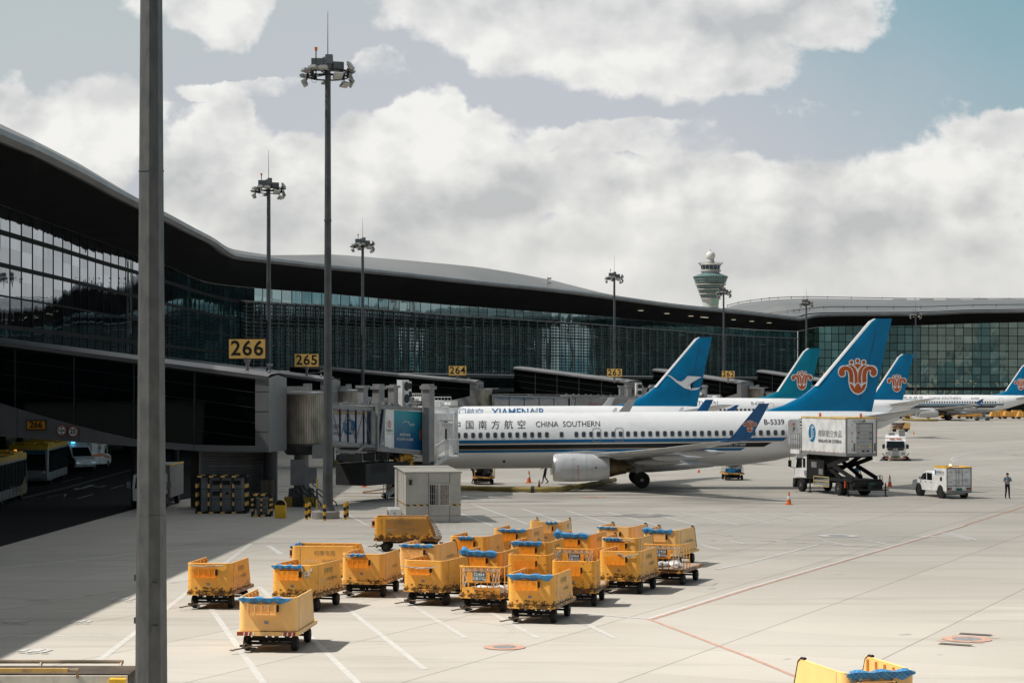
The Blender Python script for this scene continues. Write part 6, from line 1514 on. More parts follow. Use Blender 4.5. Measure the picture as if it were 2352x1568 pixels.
def ropes(T, x0, x1, top=1.5, sag=.12, seed=3, y=-.03):
    rr = random.Random(seed); mb = MB()
    for j in range(5):
        pts = [(x0+(x1-x0)*k/7, y-.03*rr.random(), top-.02-sag*sin(pi*k/7)*(.5+rr.random())-.02*rr.random()) for k in range(8)]
        mb.tube(crom(pts, 3), .013, 5)
    mb.build('rope_net', M_ROPE, T, smooth=True)

def cart(label, x, y, deg, lvl=1, text=None, tarpspec=None, rope=None, wire=False, curved=False, bumper=False, dy=0, wide=1.0, basket=0.0, plate=None, stripes=False, flat=False):
    T = thing('baggage_cart', label, 'baggage cart', (x, y, 0), -radians(deg), 'yellow baggage carts on the apron')
    T.scale = (wide, 1, 1); m_ = CM[lvl]
    chassis(T, m_)
    r_ = .17; top = 1.5; N_ = 6; W2 = CW/2
    ly = 1.15 if curved else 2.62; lt = .95 if curved else 2.30
    if not wire:
        def path(o, yb):
            p = [(-W2+o, yb), (-W2+o, 1.2 if not curved else .6), (-W2+o, r_+.0)]
            p += [(-W2+r_-(r_-o)*cos(pi/2*k/N_), r_-(r_-o)*sin(pi/2*k/N_)) for k in range(1, N_+1)]
            p += [(W2-r_+(r_-o)*sin(pi/2*k/N_), r_-(r_-o)*cos(pi/2*k/N_)) for k in range(0, N_+1)]
            p += [(W2-o, 1.2 if not curved else .6), (W2-o, yb)]
            return p
        mb = MB(); rings = []
        for o, zs in ((0, (.6,1.0,top)), (.045, (top,1.0,.6))):
            for z in zs:
                yb = ly+(lt-ly)*(z-.6)/(top-.6)
                rings.append([Vector((a, b_, z)) for a, b_ in path(o, yb)])
        mb.loft(rings, 0, False, False)
        for sx_ in (0, -1):                          # rear end caps
            mb.add([tuple(r2[sx_]) for r2 in rings], [(0,1,2,3,4,5)])
        mb.build('side_panels', m_, T)
        mb = MB(); p = path(.022, lt)
        mb.rod([(a, b_, top+.012) for a, b_ in p], .026, 6)
        for sx_ in (-1, 1):
            mb.rod([(sx_*(W2-.022), lt, top+.01), (sx_*(W2-.022), ly, .62)], .024, 6)
        for sx_ in (-1, 1):
            for k in range(5 if not curved else 2):
                yy = .45+k*.42; mb.bb((sx_*(W2-.05),yy,.62), (sx_*(W2-.10),yy+.05,top-.02))
        mb.build('rim', m_, T)
        mb = MB()
        for sx_ in (-1, 1): mb.bb((sx_*W2,.33,.6),(sx_*(W2+.004),.338,top))
        mb.build('panel_seam', M_FRAME, T)
        mb = MB(); lattice(mb, -.12+basket, 1.2, .74, .30, .17, -.003); mb.build('label_basket', M_BASK if lvl else m_, T)
        mb = MB(); mb.bb((-.47+basket,-.006,1.07),(.23+basket,-.003,1.33)); mb.build('basket_recess_shade', M_BASKB if lvl else M_BASK, T)  # sheet behind the slats, recess shade put into its colour
        mb = MB(); mb.bb((.255+basket,-.15,1.14),(.30+basket,-.02,1.33)); mb.build('basket_end', M_FRAME, T)
        mb = MB(); mb.bb((-.08,-.012,.80),(.03,-.004,.88)); mb.build('id_plate', M_GREY, T)
        if bumper:
            for sx_ in (-1, 1):
                mb = MB(); mb.rod([(sx_*(W2-.02),lt-.32,top+.06),(sx_*(W2-.02),lt-.12,top+.045),(sx_*(W2-.02),lt+.03,top-.05),(sx_*(W2-.02),ly+.03,.66)], .032, 7); mb.build('edge_guard', M_FRAME, T)
        if text:
            mb = MB(); xx = W2+.008
            if text[0]: place_text(mb, text[0], .13, (xx,.72,.98), (0,1,0), (0,0,1), 1, bold=.01)
            if text[1]: place_text(mb, text[1], .13, (xx,1.62,.99), (0,1,0), (0,0,1), 0, bold=.01)
            if text[2]: place_text(mb, text[2], .20, (xx,1.25,1.26), (0,1,0), (0,0,1), 0, bold=.01)
            mb.build('lettering', [M_LFADE, M_LW2], T)
    else:
        mb = MB(); p = [(-W2,.55),(-W2,.12),(-W2+.05,.04),(-W2+.15,.0),(W2-.15,0),(W2-.05,.04),(W2,.12),(W2,1.0)]
        mb.rod([(a, b_, top) for a, b_ in p], .024, 7)
        for a, b_ in ((-W2,.55),(-W2,.2),(-W2+.13,.0),(-.42,0),(-.2,0),(.0,0),(.22,0),(.42,0),(W2-.13,0),(W2,.2),(W2,.6),(W2,1.0)): mb.cyl((a,b_,.6),(a,b_,top),.018,None,6)
        mb.rod([(-W2+.13,0,1.0),(W2-.13,0,1.0)], .016, 6); mb.build('wire_frame', m_, T)
        if not flat: mb = MB(); mb.bb((-W2+.1,-.012,.6),(W2-.1,.006,.84)); mb.build('kick_panel', m_, T)
        mb = MB(); lattice(mb, -.05, 1.17, .74, .30, .17, -.02); mb.build('label_basket', m_, T)
        mb = MB(); rr = random.Random(4)
        for j in range(13):
            xx = -W2+.1+j*(CW-.2)/13; mb.cyl((xx,-.02,1.47-.1*(j % 2)),(xx+.12,-.02,1.33+.1*(j % 2)),.009,None,4); mb.cyl((xx+.12,-.02,1.47-.1*(j % 2)),(xx,-.02,1.30+.1*(j % 2)),.009,None,4)
            if j > 9 or j < 2: mb.cyl((xx,-.02,1.3),(xx+.1,-.02,.9),.009,None,4); mb.cyl((xx+.1,-.02,1.3),(xx,-.02,.85),.009,None,4)
        mb.build('net', mat('white_net', (0.6,0.58,0.52), .9), T)
    if plate:
        mb = MB(); mb.bb((-.22,-.215,1.06),(.22,-.20,1.34)); o = mb.build('number_plate', M_PLATE if plate[2] else M_PLATE2, T)
        mb = MB(); place_text(mb, plate[0], .13, (0,-.218,1.27), (1,0,0), (0,0,1), bold=.02, spacing=1.15); place_text(mb, plate[1], .095, (0,-.218,1.13), (1,0,0), (0,0,1), bold=.015); mb.bb((-.21,-.2185,1.195),(.21,-.2165,1.205)); mb.build('lettering', M_LWHITE, o)
    if stripes:
        mb = MB()
        for k in range(6):
            for sx_ in (-1, 1):
                xx = sx_*(.38+k*.06); mb.add([(xx,-.046,.475),(xx+.03,-.046,.475),(xx+.045,-.046,.575),(xx+.015,-.046,.575)],[(0,1,2,3)], k % 2)
        for sx_ in (-1, 1): mb.bb((sx_*.58-.2,-.0435,.472),(sx_*.58+.15,-.0415,.58),1)
        mb.build('reflective_tape', [M_WHITE, mat('tape_red', (0.4,0.06,0.02), .5)], T)
        mb = MB(); place_text(mb, 'CZ', .12, (-.05,-.048,.525), (1,0,0), (0,0,1), bold=.02); mb.build('lettering', M_LW2, T)
    if tarpspec: tarp(T, *tarpspec)
    if rope: ropes(T, *rope)
    return T

TX = lambda no, s_: (no, s_, '行李专用')
cart('clean pale yellow cart closest to the camera, alone, with blue tarp along its front', -6.78,55.2,5.0,0,('','',''),(-.74,.62,.14,1),stripes=True,wide=1.09, bumper=False)
cart('rusty cart at the far left with bare net rim and no blue tarp', -10.02,65.83,6.7,2,TX('CZCZ16','S2577自重620'),None,(-.7,.5,1.5,.04))
cart('cart marked S2323 with blue tarp, right behind the lone clean cart', -7.16,65.12,15.3,2,TX('CZCZ14','S2323自重620KG'),(-.74,.35,.12,4),(.3,.7,1.5,.25,5))
cart('cart turned sideways behind the front row, its long side facing the camera', -8.00,73.7,97,1,TX('CZCZ16','S2530自重650KG'),(-.72,.7,.1,2,1.5,.08))
cart('cart marked S4225 with a dark net hanging over its rear right corner', -5.22,69.47,10.6,1,('CZCZ19','S4225 自重',''),(-.5,.1,.09,3),(-.7,-.2,1.5,.06), )
cart('clean cart marked S4924 with blue tarp along its whole front', -3.48,73.62,16.2,0,('CZCZ22','S4924 自重:655Kg',''),(-.74,.66,.11,5),bumper=True)
cart('cart marked S3738 with loose rope net stuffed in its front basket', -2.96,66.85,18.4,2,('CZCZ18','S3738',''),None,(-.72,.55,1.38,.06,7,-.19),bumper=True)
cart('open wire frame cart with teal plate S2404 and white plastic wrap', -1.01,64.82,15.6,2,wire=True,plate=('S2404','自重:575kg',True))
cart('cart with a thick blue tarp roll, directly behind the S2404 cart', -1.13,70.26,16.5,2,('CZCZ16','S5012',''),(-.76,.66,.2,6,1.52,.07,.12))
cart('back left cart of the dense cluster, short blue tarp in mid front', -1.71,77.5,15.2,2,('CZCZ18','S4120',''),(-.42,.25,.14,8))
cart('front right cart with blue tarp and heavy rust along its lower edge', 0.58,61.85,14.7,2,TX('CZCZ16','2514 自重620'),(-.76,.72,.16,9,1.51,.05))
cart('deep orange cart with curved bare rim and no tarp, in the middle of the cluster', 0.58,69.09,10.5,3,None,None,None,curved=True)
cart('third row cart with netted blue tarp, directly behind the deep orange bare cart', 0.65,74.66,15.6,2,TX('','',),(-.74,.5,.16,10,1.52,.05))
cart('back row cart with blue tarp, left of the rearmost cart', -.05,81.48,15.9,1,TX('','自重650'),(-.55,.68,.13,11))
cart('rearmost cart of the cluster with a small blue tarp at its right', 1.48,85.92,9.6,0,TX('',''),(-.05,.5,.10,12),bumper=True)
cart('cart with a bulging blue tarp roll, directly behind the wire cart with plate S2064', 2.39,78.55,18.1,1,TX('','S4411'),(-.78,.72,.18,13,1.52,.08,.14))
cart('open wire frame cart with dark plate S2064 in the middle of the cluster', 2.30,71.93,17.2,3,wire=True,plate=('S2064','自重:555kg',False),rope=(-.8,-.5,1.55,.3,9))
cart('bare rusty cart with curved rim and an empty flat deck showing behind it', 2.06,66.55,10.5,3,('CZCZ17','S3558',''),None,None,curved=True)
cart('rusty cart with a painted out side panel and white net on its right rim', 3.81,70.62,18.5,2,TX('CZCZ16','S2443自重620'),None,(-.1,.72,1.5,.12,12),)
cart('cart with a teal sticker on its side and short blue tarp', 4.15,76.8,17.7,1,('CZCZ2','',''),(-.66,.1,.14,14),(0,.5,1.5,.05),bumper=True)
cart('back right cart marked S5080 with blue tarp on the left half of its front', 4.26,82.91,20.5,0,('CZCZ21','S5080',''),(-.76,.1,.10,15,1.5,.04),bumper=True)
cart('clean cart marked S4564 at the right end of the back row', 6.05,81.12,21.8,0,('CZCZ22','S4564  自重:645Kg',''),(-.78,.55,.16,16,1.51,.05,.08),bumper=True)
cart('open flat cart with a wire front at the right end of the cluster', 5.59,73.77,20.2,3,wire=True,flat=True,plate=('S1958','自重:545kg',False))
cart('clean cart cut off by the bottom edge at the right, turned the other way', 7.55,40.9,-15,0,('CZCZ22','S4561',''),(-.7,.72,.16,17,1.51,.06),(-.7,-.3,1.52,.2,13),wide=1.08,bumper=True)
# net-covered cart by the hut, side on
T = cart('rusty cart beside the hut, seen side on and covered with a brown net', -6.1,89.4,92,3,TX('CZCZ16','S2539自重620'))
def netcover():
    m = bpy.data.materials.new('brown_net'); t = nt(m); v = coords(t); s = sep(t, mapping(t, v, rot=(0.6,0.5,0.7)))
    f = lambda x: mathn(t, 'LESS_THAN', mathn(t, 'FRACT', mathn(t, 'ADD', mathn(t, 'MULTIPLY', x, 14.0), 100)), 0.2)
    k = mathn(t, 'MAXIMUM', f(s[0]), f(s[2])); tr = t.nodes.new('ShaderNodeBsdfTransparent'); b = t.nodes['Principled BSDF']; b.inputs['Base Color'].default_value = (.16,.13,.09,1); b.inputs['Roughness'].default_value = .9
    mx_ = t.nodes.new('ShaderNodeMixShader'); lnk(t, k, mx_.inputs[0]); lnk(t, tr.outputs[0], mx_.inputs[1]); lnk(t, b.outputs[0], mx_.inputs[2]); lnk(t, mx_.outputs[0], t.nodes['Material Output'].inputs[0]); return m
NETM = netcover()
mb = MB(); rr = []
for y, hw, z in ((.5,.76,1.53),(1.2,.78,1.55),(2.3,.78,1.53),(2.6,.7,1.2),(2.85,.6,.8),(2.92,.55,.62)):
    rr.append([Vector((x_*hw/.78, y, zz)) for x_, zz in ((-.79,.75 if y < 2.5 else .6),(-.79,z-.1),(-.7,z),(0,z-.05),(.7,z),(.79,z-.1),(.79,.75 if y < 2.5 else .6))])
mb.loft(rr, 0, False, False); mb.build('net', NETM, T)
# white sacks on two open carts
def sack(label, loc, n, spread, seed, h=.12, m_=None, r0=.16, rz=0.0, name='plastic_sack', cat='sack'):
    rr = random.Random(seed); T = thing(name, label, cat, loc, rz); mb = MB()
    for k in range(n):
        bm = bmesh.new(); bmesh.ops.create_icosphere(bm, subdivisions=2, radius=r0*(.8+.5*rr.random()))
        cx_, cy_ = rr.uniform(-spread, spread), rr.uniform(-.3, .3)
        vs = [(v.co.x*1.3+cx_+.03*sin(v.co.z*40), v.co.y+cy_+.02*cos(v.co.x*50), max(0, v.co.z*.75+h)) for v in bm.verts]; bm.verts.index_update(); fs = [tuple(v.index for v in f.verts) for f in bm.faces]; bm.free()
        mb.add(vs, fs)
    mb.build('bag_body', m_ or M_CLEAR, T, smooth=True); return T
sack('crumpled white plastic on the deck of the S2404 wire cart', (-.85,65.3,.6), 6, .5, 2, rz=-.27)
sack('crumpled white plastic on the deck of the open flat cart', (5.85,74.6,.6), 6, .45, 5, h=.1, rz=-.3)

# far carts: row of covered carts under the right hand aircraft, built once with a sloped cover
def covered():
    T = thing('covered_baggage_cart', 'x', 'baggage cart', (0,0,0), 0, 'covered baggage carts parked in a row at the far right')
    chassis(T, CM[1]); mb = MB()
    mb.prism([(-W,.1,.6) for W in ()] or [(-.74,.12,.6),(-.74,2.8,.6),(-.74,2.45,1.62),(-.74,.35,1.62)], (1.48,0,0)); mb.build('box_body', CM[1], T)
    mb = MB()
    for y in (.8,1.5,2.2): mb.bb((-.752,y,.6),(-.742,y+.03,1.6)); mb.bb((.742,y,.6),(.752,y+.03,1.6))
    mb.prism([(-.755,1.0,.62),(-.755,1.05,.62),(-.755,1.5,1.6),(-.755,1.45,1.6)],(.01,0,0)); mb.build('panel_seam', M_FRAME, T)
    return T
C0 = covered(); first = True
for px, py, yaw in ((2079,961,-88),(2176,961.5,-90),(2213,961,-91),(2241,961,-90),(2288,961.5,-92),(2319,961.5,-91),(2351,962,-90),(2300,957.8,-88),(2335,957.8,-90),(2377,962,-90)):
    o = C0 if first else dup(C0); first = False
    o.location = G(px+14, py); o.rotation_euler.z = radians(-yaw)
    o['label'] = 'covered yellow baggage cart in the far right row, under or beside the far airliner'

def loaded(label, px, py, rz, bagm, seed):
    c = G(px, py); T = thing('loaded_baggage_cart', label, 'baggage cart', c, rz)
    chassis(T, CM[1])
    q = Vector((0,1.4,.6)); q.rotate(Matrix.Rotation(rz, 3, 'Z'))
    rr = random.Random(seed); B_ = thing('luggage_pile', label.replace('cart', 'luggage') if False else bagm[2], 'luggage', c+q, rz); mb = MB()
    for k in range(26):
        mb.box((rr.uniform(-.5,.5), rr.uniform(-1.15,1.15), .12+.24*(k % 3)+rr.random()*.05), (rr.uniform(.35,.5), rr.uniform(.5,.75), rr.uniform(.22,.3)), k % 3, rz=rr.uniform(-.3,.3), rx=rr.uniform(-.15,.15))
    mb.build('suitcases', [bagm[0], bagm[1], M_DARK], B_)
    mb = MB(); n = 14; rg = []
    for j in range(9):
        y = -1.3+2.6*j/8; rg.append([Vector((.72*cos(pi*k/n), y, max(0, (.86+.06*sin(j*2+k))*sin(pi*k/n)**.6))) for k in range(n+1)])
    mb.loft(rg, 0, False, False); mb.build('cover_net', NETM, B_, smooth=True); return T
loaded('flat cart loaded with blue and white wrapped luggage beyond the nearest aircraft', 1688,1103,radians(2), (mat('blue_tarp_plain', (0.0,0.19,0.42), .4), M_CLEAR, 'blue and white wrapped luggage heaped on the cart beyond the nearest aircraft'), 3)
T = loaded('cart with coloured luggage and a yellow side panel, right of the catering truck box', 2047,991,radians(-88), (mat('luggage_teal', (0.01,0.13,0.15), .5), mat('luggage_tan', (0.35,0.14,0.07), .5), 'mixed coloured luggage on the cart right of the catering truck box'), 8)
T.rotation_euler.z = radians(-90); 
mb = MB(); mb.prism([(-.78,1.7,.6),(-.78,2.9,.6),(-.78,2.9,1.45),(-.78,2.1,1.45)], (.04,0,0)); mb.prism([(.78,1.7,.6),(.78,2.9,.6),(.78,2.9,1.45),(.78,2.1,1.45)], (-.04,0,0)); mb.bb((-.74,2.88,.6),(.74,2.92,1.45)); mb.build('side_panels', CM[0], T)
loaded('dark loaded cart right behind the small truck box, under the far airliner wing', 2058,961.5,radians(-90), (M_DARK, M_MID, 'dark luggage heaped on the far cart near the airliner engine'), 11)
T = loaded('yellow framed cart with dark bags below the nose of the nearest aircraft', 1113,1113,radians(4), (mat('bag_navy', (0.01,0.012,0.02), .6), M_DARK, 'dark bags on the cart below the nose of the nearest aircraft'), 5)
mb = MB()
for x in (-.74,.74): mb.bb((x-.03,0,.6),(x+.03,.06,1.55)); mb.bb((x-.03,2.7,.6),(x+.03,2.76,1.55))
mb.bb((-.74,0,1.5),(.74,.05,1.56)); mb.build('end_frame', M_YEL, T)
# ------------------------------------------------------------------ vehicles. local +Y is forward
def wheels(T, specs, r, w_=.22, hub=M_GREY):
    for x, y in specs:
        mb = MB(); mb.rev([(r*.55,-w_/2),(r*.92,-w_/2),(r,-w_*.3),(r,w_*.3),(r*.92,w_/2),(r*.55,w_/2)], (0,0,0), 'X', 26); o = mb.build('wheel', M_RUB, T, smooth=True); o.location = (x, y, r)
        sx_ = 1 if x > 0 else -1
        mb = MB(); mb.cyl((-sx_*w_*.3,0,0),(sx_*w_*.42,0,0), r*.56, r*.5, 18); 
        for k in range(6): a = 2*pi*k/6; mb.box((sx_*w_*.45, r*.28*cos(a), r*.28*sin(a)), (.03, r*.42, r*.13), rx=a)
        mb.cyl((0,0,0),(sx_*w_*.52,0,0), r*.14, None, 10); mb.build('rim', hub, o)
def sweep_x(mb, prof, w_, mi=0, inset=0.0, y_off=0.0):
    """prof: side outline (y, z); extruded across the width with softened sides"""
    rings = []
    for x, s_ in ((-w_/2, .96), (-w_/2+.06, 1.0), (w_/2-.06, 1.0), (w_/2, .96)):
        cy_ = sum(p[0] for p in prof)/len(prof); cz_ = sum(p[1] for p in prof)/len(prof)
        rings.append([Vector((x, cy_+(p[0]-cy_)*s_, cz_+(p[1]-cz_)*s_)) for p in prof])
    mb.loft(rings, mi); return mb

def catering_truck():
    rz = radians(19.9); T = thing('catering_truck', 'catering truck with its white box raised on black scissor arms to the aircraft door', 'catering truck', (23.05, 134.6, 0), rz)
    BW, b0, b1, z0, z1 = 2.35, -1.15, 5.1, 2.68, 5.22
    mb = MB(); mb.bb((-BW/2,b0,z0),(BW/2,b1,z1)); mb.build('box_body', M_WHITE, T)
    mb = MB()
    for x in (-1, 1): mb.bb((x*(BW/2)-.03,b0-.02,z1-.06),(x*(BW/2)+.03,b1+.02,z1+.05)); 
    mb.bb((-BW/2+.03,b0-.03,z1-.06),(BW/2-.03,b0+.03,z1+.05)); mb.build('yellow_top_edge', mat('pale_yellow_trim', (0.75,0.5,0.15), .5, dirt=.4, dirtrgb=(.6,.58,.5)), T)
    mb = MB(); mb.bb((-BW/2-.012,b0-.012,z0-.02),(-BW/2+.06,b1,z0+.2)); mb.bb((-BW/2,b0-.015,z0-.02),(BW/2+.01,b0-.002,z0+.18))
    for x in (-BW/2+.04,BW/2-.04): mb.bb((x-.05,b0-.016,z0+.18),(x+.05,b0-.002,z1-.06))
    mb.bb((-BW/2-.012,b1-.08,z0+.2),(-BW/2-.002,b1,z1-.06)); mb.bb((-BW/2-.012,b0,z0+.2),(-BW/2-.002,b0+.08,z1-.06)); mb.build('box_frame', M_GREY, T)
    mb = MB(); mb.bb((-.38,b0-.03,z0+.2),(.82,b0-.004,z0+2.15)); mb.build('roller_door', mat('roller_grey', (.45,.45,.44), .5), T)
    mb = MB()
    for k in range(1, 8): mb.bb((-.38,b0-.036,z0+.2+k*.24),(.82,b0-.030,z0+.212+k*.24))
    mb.bb((.80,b0-.04,z0+.2),(.86,b0-.005,z0+2.18)); mb.bb((-.42,b0-.04,z0+2.15),(.86,b0-.005,z0+2.2))
    for x in (.1,.45): mb.box((x,b0-.06,z0+.32),(.16,.05,.1))
    mb.build('door_gap', M_DARK, T)
    for x, z in ((-.25,1.55),(.65,1.55),(-.3,1.2),(.65,1.15)): mb = MB(); mb.bb((x-.1,b0-.045,z0+z-.06),(x+.1,b0-.037,z0+z+.06)); mb.build('door_bracket', M_MID, T)
    for x in (-.22,.6): mb = MB(); mb.box((x,b0-.043,z0+.62),(.14,.012,.15)); mb.build('yellow_label', M_SIGNY, T)
    for x in (-.55,1.0): mb = MB(); mb.bb((x-.06,b0-.03,z0+.3),(x+.06,b0-.01,z0+.85)); mb.build('handle_slot', M_MID, T)
    mb = MB(); mb.box((.2,b0-.04,z1-.2),(.12,.06,.14)); mb.build('rear_lamp', M_MID, T)
    for k in range(9): mb = MB(); mb.bb((-BW/2-.014,b0+.3+k*.66,z0+.21),(-BW/2-.004,b0+.42+k*.66,z0+.26)); mb.build('reflector', M_ORANGE, T)
    for x in (-.72,1.1):
        for k in range(4): mb = MB(); mb.bb((x-.025,b0-.024,z0+.35+k*.55),(x+.025,b0-.004,z0+.5+k*.55)); mb.build('reflector', M_ORANGE, T)
    # logo and writing on the left side, read from -X: right is -Y
    xx = -BW/2-.014; rg, up = Vector((0,-1,0)), Vector((0,0,1))
    yc, zc = 3.55, z0+1.45
    mb = MB(); mb.poly([(xx,yc-.50*cos(2*pi*k/28),zc+.62*sin(2*pi*k/28)) for k in range(28)]); mb.build('logo_disc', M_CYAN, T)
    mb = MB()
    for dy, s_ in ((.1,0),(-.04,.0)):
        for a, b_, z2, z3 in ((dy,dy-.06,-.4,.42),): mb.bb((xx-.006,yc+a,zc+z2),(xx-.012,yc+b_,zc+z3))
    mb.bb((xx-.006,yc+.1,zc-.46),(xx-.012,yc+.45,zc-.38)); mb.bb((xx-.006,yc-.04,zc-.40),(xx-.012,yc+.35,zc-.34)); mb.bb((xx-.006,yc+.04,zc+.42),(xx-.012,yc-.22,zc+.48)); mb.bb((xx-.006,yc-.1,zc+.34),(xx-.012,yc-.34,zc+.39))
    for k in range(3): mb.poly([(xx-.008,yc-.24,zc-.28+k*.16),(xx-.008,yc-.34,zc-.16+k*.16),(xx-.008,yc-.24,zc-.2+k*.16),(xx-.008,yc-.16,zc-.16+k*.16)])
    mb.build('logo_strokes', M_WHITE, T)
    mb = MB(); place_text(mb, '南联航空食品', .50, (xx,1.05,z0+1.42), rg, up, sx=1.1, spacing=1.0); mb.build('lettering', M_MID, T)
    mb = MB(); place_text(mb, 'NANLAND AIR CATERING', .32, (xx,1.05,z0+.93), rg, up, sx=.86, bold=.01); mb.build('lettering', M_DARK, T)
    mb = MB(); place_text(mb, 'G1746', .24, (-.25,b0-.02,z1-.22), (1,0,0), up, spacing=1.2); mb.build('lettering', M_MID, T)
    for x, y in ((-BW/2+.1,2.6),(0,b0+.1)): mb = MB(); mb.cyl((x,y,z1+.05),(x,y,z1+.3),.09,.08,10); mb.build('beacon', M_ORANGE, T)
    # front platform with rails, at the aircraft door
    mb = MB(); mb.bb((-1.35,b1,z0-.05),(.9,b1+1.3,z0+.25)); mb.build('platform', M_WHITE, T)
    mb = MB()
    for x in (-1.33,.88):
        for y in (0,.32,.64,.96,1.28): mb.cyl((x,b1+y,z0+.25),(x,b1+y,z0+1.35),.022,None,5)
        for z in (.6,.97,1.35): mb.cyl((x,b1,z0+z),(x,b1+1.28,z0+z),.022,None,5)
    mb.build('platform_rail', M_MID, T)
    # chassis and cab
    mb = MB(); mb.bb((-.5,-2.1,.75),(.5,5.8,1.0)); mb.bb((-1.15,-1.9,.95),(1.15,4.4,1.12)); mb.bb((-1.1,-2.15,.72),(1.1,-1.95,.98)); mb.bb((-1.1,-2.6,.42),(1.25,-2.4,.5)); mb.bb((-.1,-2.5,.45),(.1,-2.0,.8))
    mb.bb((.4,-2.0,.45),(1.1,-1.4,.95)); mb.bb((-1.1,-1.9,.42),(-.3,-1.3,.9)); mb.bb((-1.1,4.25,1.1),(1.1,4.5,2.64)); mb.bb((-1.12,2.0,1.1),(-1.05,4.3,2.3)); mb.build('chassis', M_BLACK, T)
    mb = MB(); mb.bb((-1.14,3.0,1.75),(-1.125,3.75,2.15)); mb.bb((-1.14,2.1,1.3),(-1.125,2.7,1.7)); mb.build('mesh_window', M_MID, T)
    for xs in (-1, 1):
        for a, b_ in (((0.2,1.15),(4.0,2.6)), ((4.0,1.2),(0.2,2.6))):
            mb = MB(); x = xs*(.75 if a[0] < 1 else .62); d = Vector((0,b_[0]-a[0],b_[1]-a[1])); nrm = Vector((0,-d.z,d.y)).normalized()*.13
            p = [Vector((x,a[0],a[1]))-nrm, Vector((x,b_[0],b_[1]))-nrm, Vector((x,b_[0],b_[1]))+nrm, Vector((x,a[0],a[1]))+nrm]; mb.prism(p, (.1*xs,0,0)); mb.build('scissor_arm', M_BLACK, T)
        for a, b_ in (((-1.6,1.2),(1.1,1.95)), ((-1.0,2.55),(1.9,1.9))):
            mb = MB(); x = xs*.86; d = Vector((0,b_[0]-a[0],b_[1]-a[1])); nrm = Vector((0,-d.z,d.y)).normalized()*.14
            mb.prism([Vector((x,a[0],a[1]))-nrm, Vector((x,b_[0],b_[1]))-nrm, Vector((x,b_[0],b_[1]))+nrm, Vector((x,a[0],a[1]))+nrm], (.08*xs,0,0)); mb.build('scissor_arm', M_BLACK, T)
    mb = MB(); mb.bb((-.95,-.75,2.55),(.95,4.3,2.67)); mb.cyl((-.8,2.1,1.88),(.8,2.1,1.88),.09,None,8); mb.build('lift_frame', M_BLACK, T)
    mb = MB(); sweep_x(mb, [(4.55,.95),(6.3,.95),(6.42,1.5),(6.15,2.35),(5.9,2.55),(4.7,2.62),(4.55,2.5)], 2.1); mb.build('cab', M_WHITE, T)
    mb = MB(); mb.prism([(-1.062,5.25,1.68),(-1.062,6.15,1.62),(-1.062,5.98,2.3),(-1.062,5.25,2.35)],(-.008,0,0)); mb.prism([(-1.062,4.75,1.7),(-1.062,5.1,1.7),(-1.062,5.1,2.33),(-1.062,4.75,2.33)],(-.008,0,0)); mb.prism([(-.9,6.37,1.62),(.9,6.37,1.62),(.85,6.18,2.3),(-.85,6.18,2.3)],(0,.02,0)); mb.build('cab_window', M_VGLASS, T)
    mb = MB(); mb.rod([(-1.0,6.2,2.4),(-1.4,6.45,2.4),(-1.4,6.45,1.7),(-1.05,6.3,1.6)], .02, 5); mb.bb((-1.5,6.38,1.7),(-1.28,6.46,2.15)); mb.build('mirror', M_BLACK, T)
    mb = MB(); mb.bb((-1.1,6.2,.5),(1.1,6.5,.9)); mb.bb((-1.12,6.3,.25),(-.8,6.5,.5)); mb.build('bumper', M_DARK, T)
    mb = MB()
    for z in (.52,.86,1.16): mb.bb((-1.2,1.2,z-.03),(-1.14,3.3,z+.03))
    for y in (1.2,3.3): mb.bb((-1.2,y-.03,.52),(-1.14,y+.03,1.16))
    mb.build('side_guard', mat('cream_guard', (.5,.42,.2), .5), T)
    mb = MB(); mb.bb((-1.15,1.3,.58),(-1.1,3.2,1.1)); mb.build('tank_panel', M_GREY, T)
    mb = MB(); mb.bb((-1.16,4.4,1.15),(-1.1,4.75,1.5)); mb.build('side_box', M_GREY, T)
    wheels(T, [(-1.0,0),(1.0,0),(-1.0,5.3),(1.0,5.3)], .47, .3); wheels(T, [(-.72,0.0),(.72,0.0)], .46, .22, M_DARK)
    for x, y in ((-1.15,-1.35),(1.15,-2.3),(-1.15,3.9)):
        mb = MB(); mb.cyl((x,y,.06),(x,y,.9),.05,None,8); mb.cyl((x,y,0),(x,y,.07),.17,.12,10); mb.build('outrigger', M_BLACK, T)
    mb = MB(); mb.cyl((-1.2,-1.1,.55),(-1.2,-1.1,1.0),.08,None,10); mb.build('fire_extinguisher', mat('extinguisher_red', (.45,.08,.02), .4), T)
    mb = MB(); mb.box((.2,-2.16,.86),(.44,.012,.14)); mb.build('number_plate', mat('green_plate', (.0,.12,.07), .5), T)
    for x in (.75,.9): mb = MB(); mb.tube(crom([(x,-2.0,.9),(x-.05,-2.05,1.35),(x+.12,-2.1,1.35),(x+.14,-2.05,.9)],5), .022, 6); mb.build('hose', M_BLACK, T, smooth=True)
catering_truck()

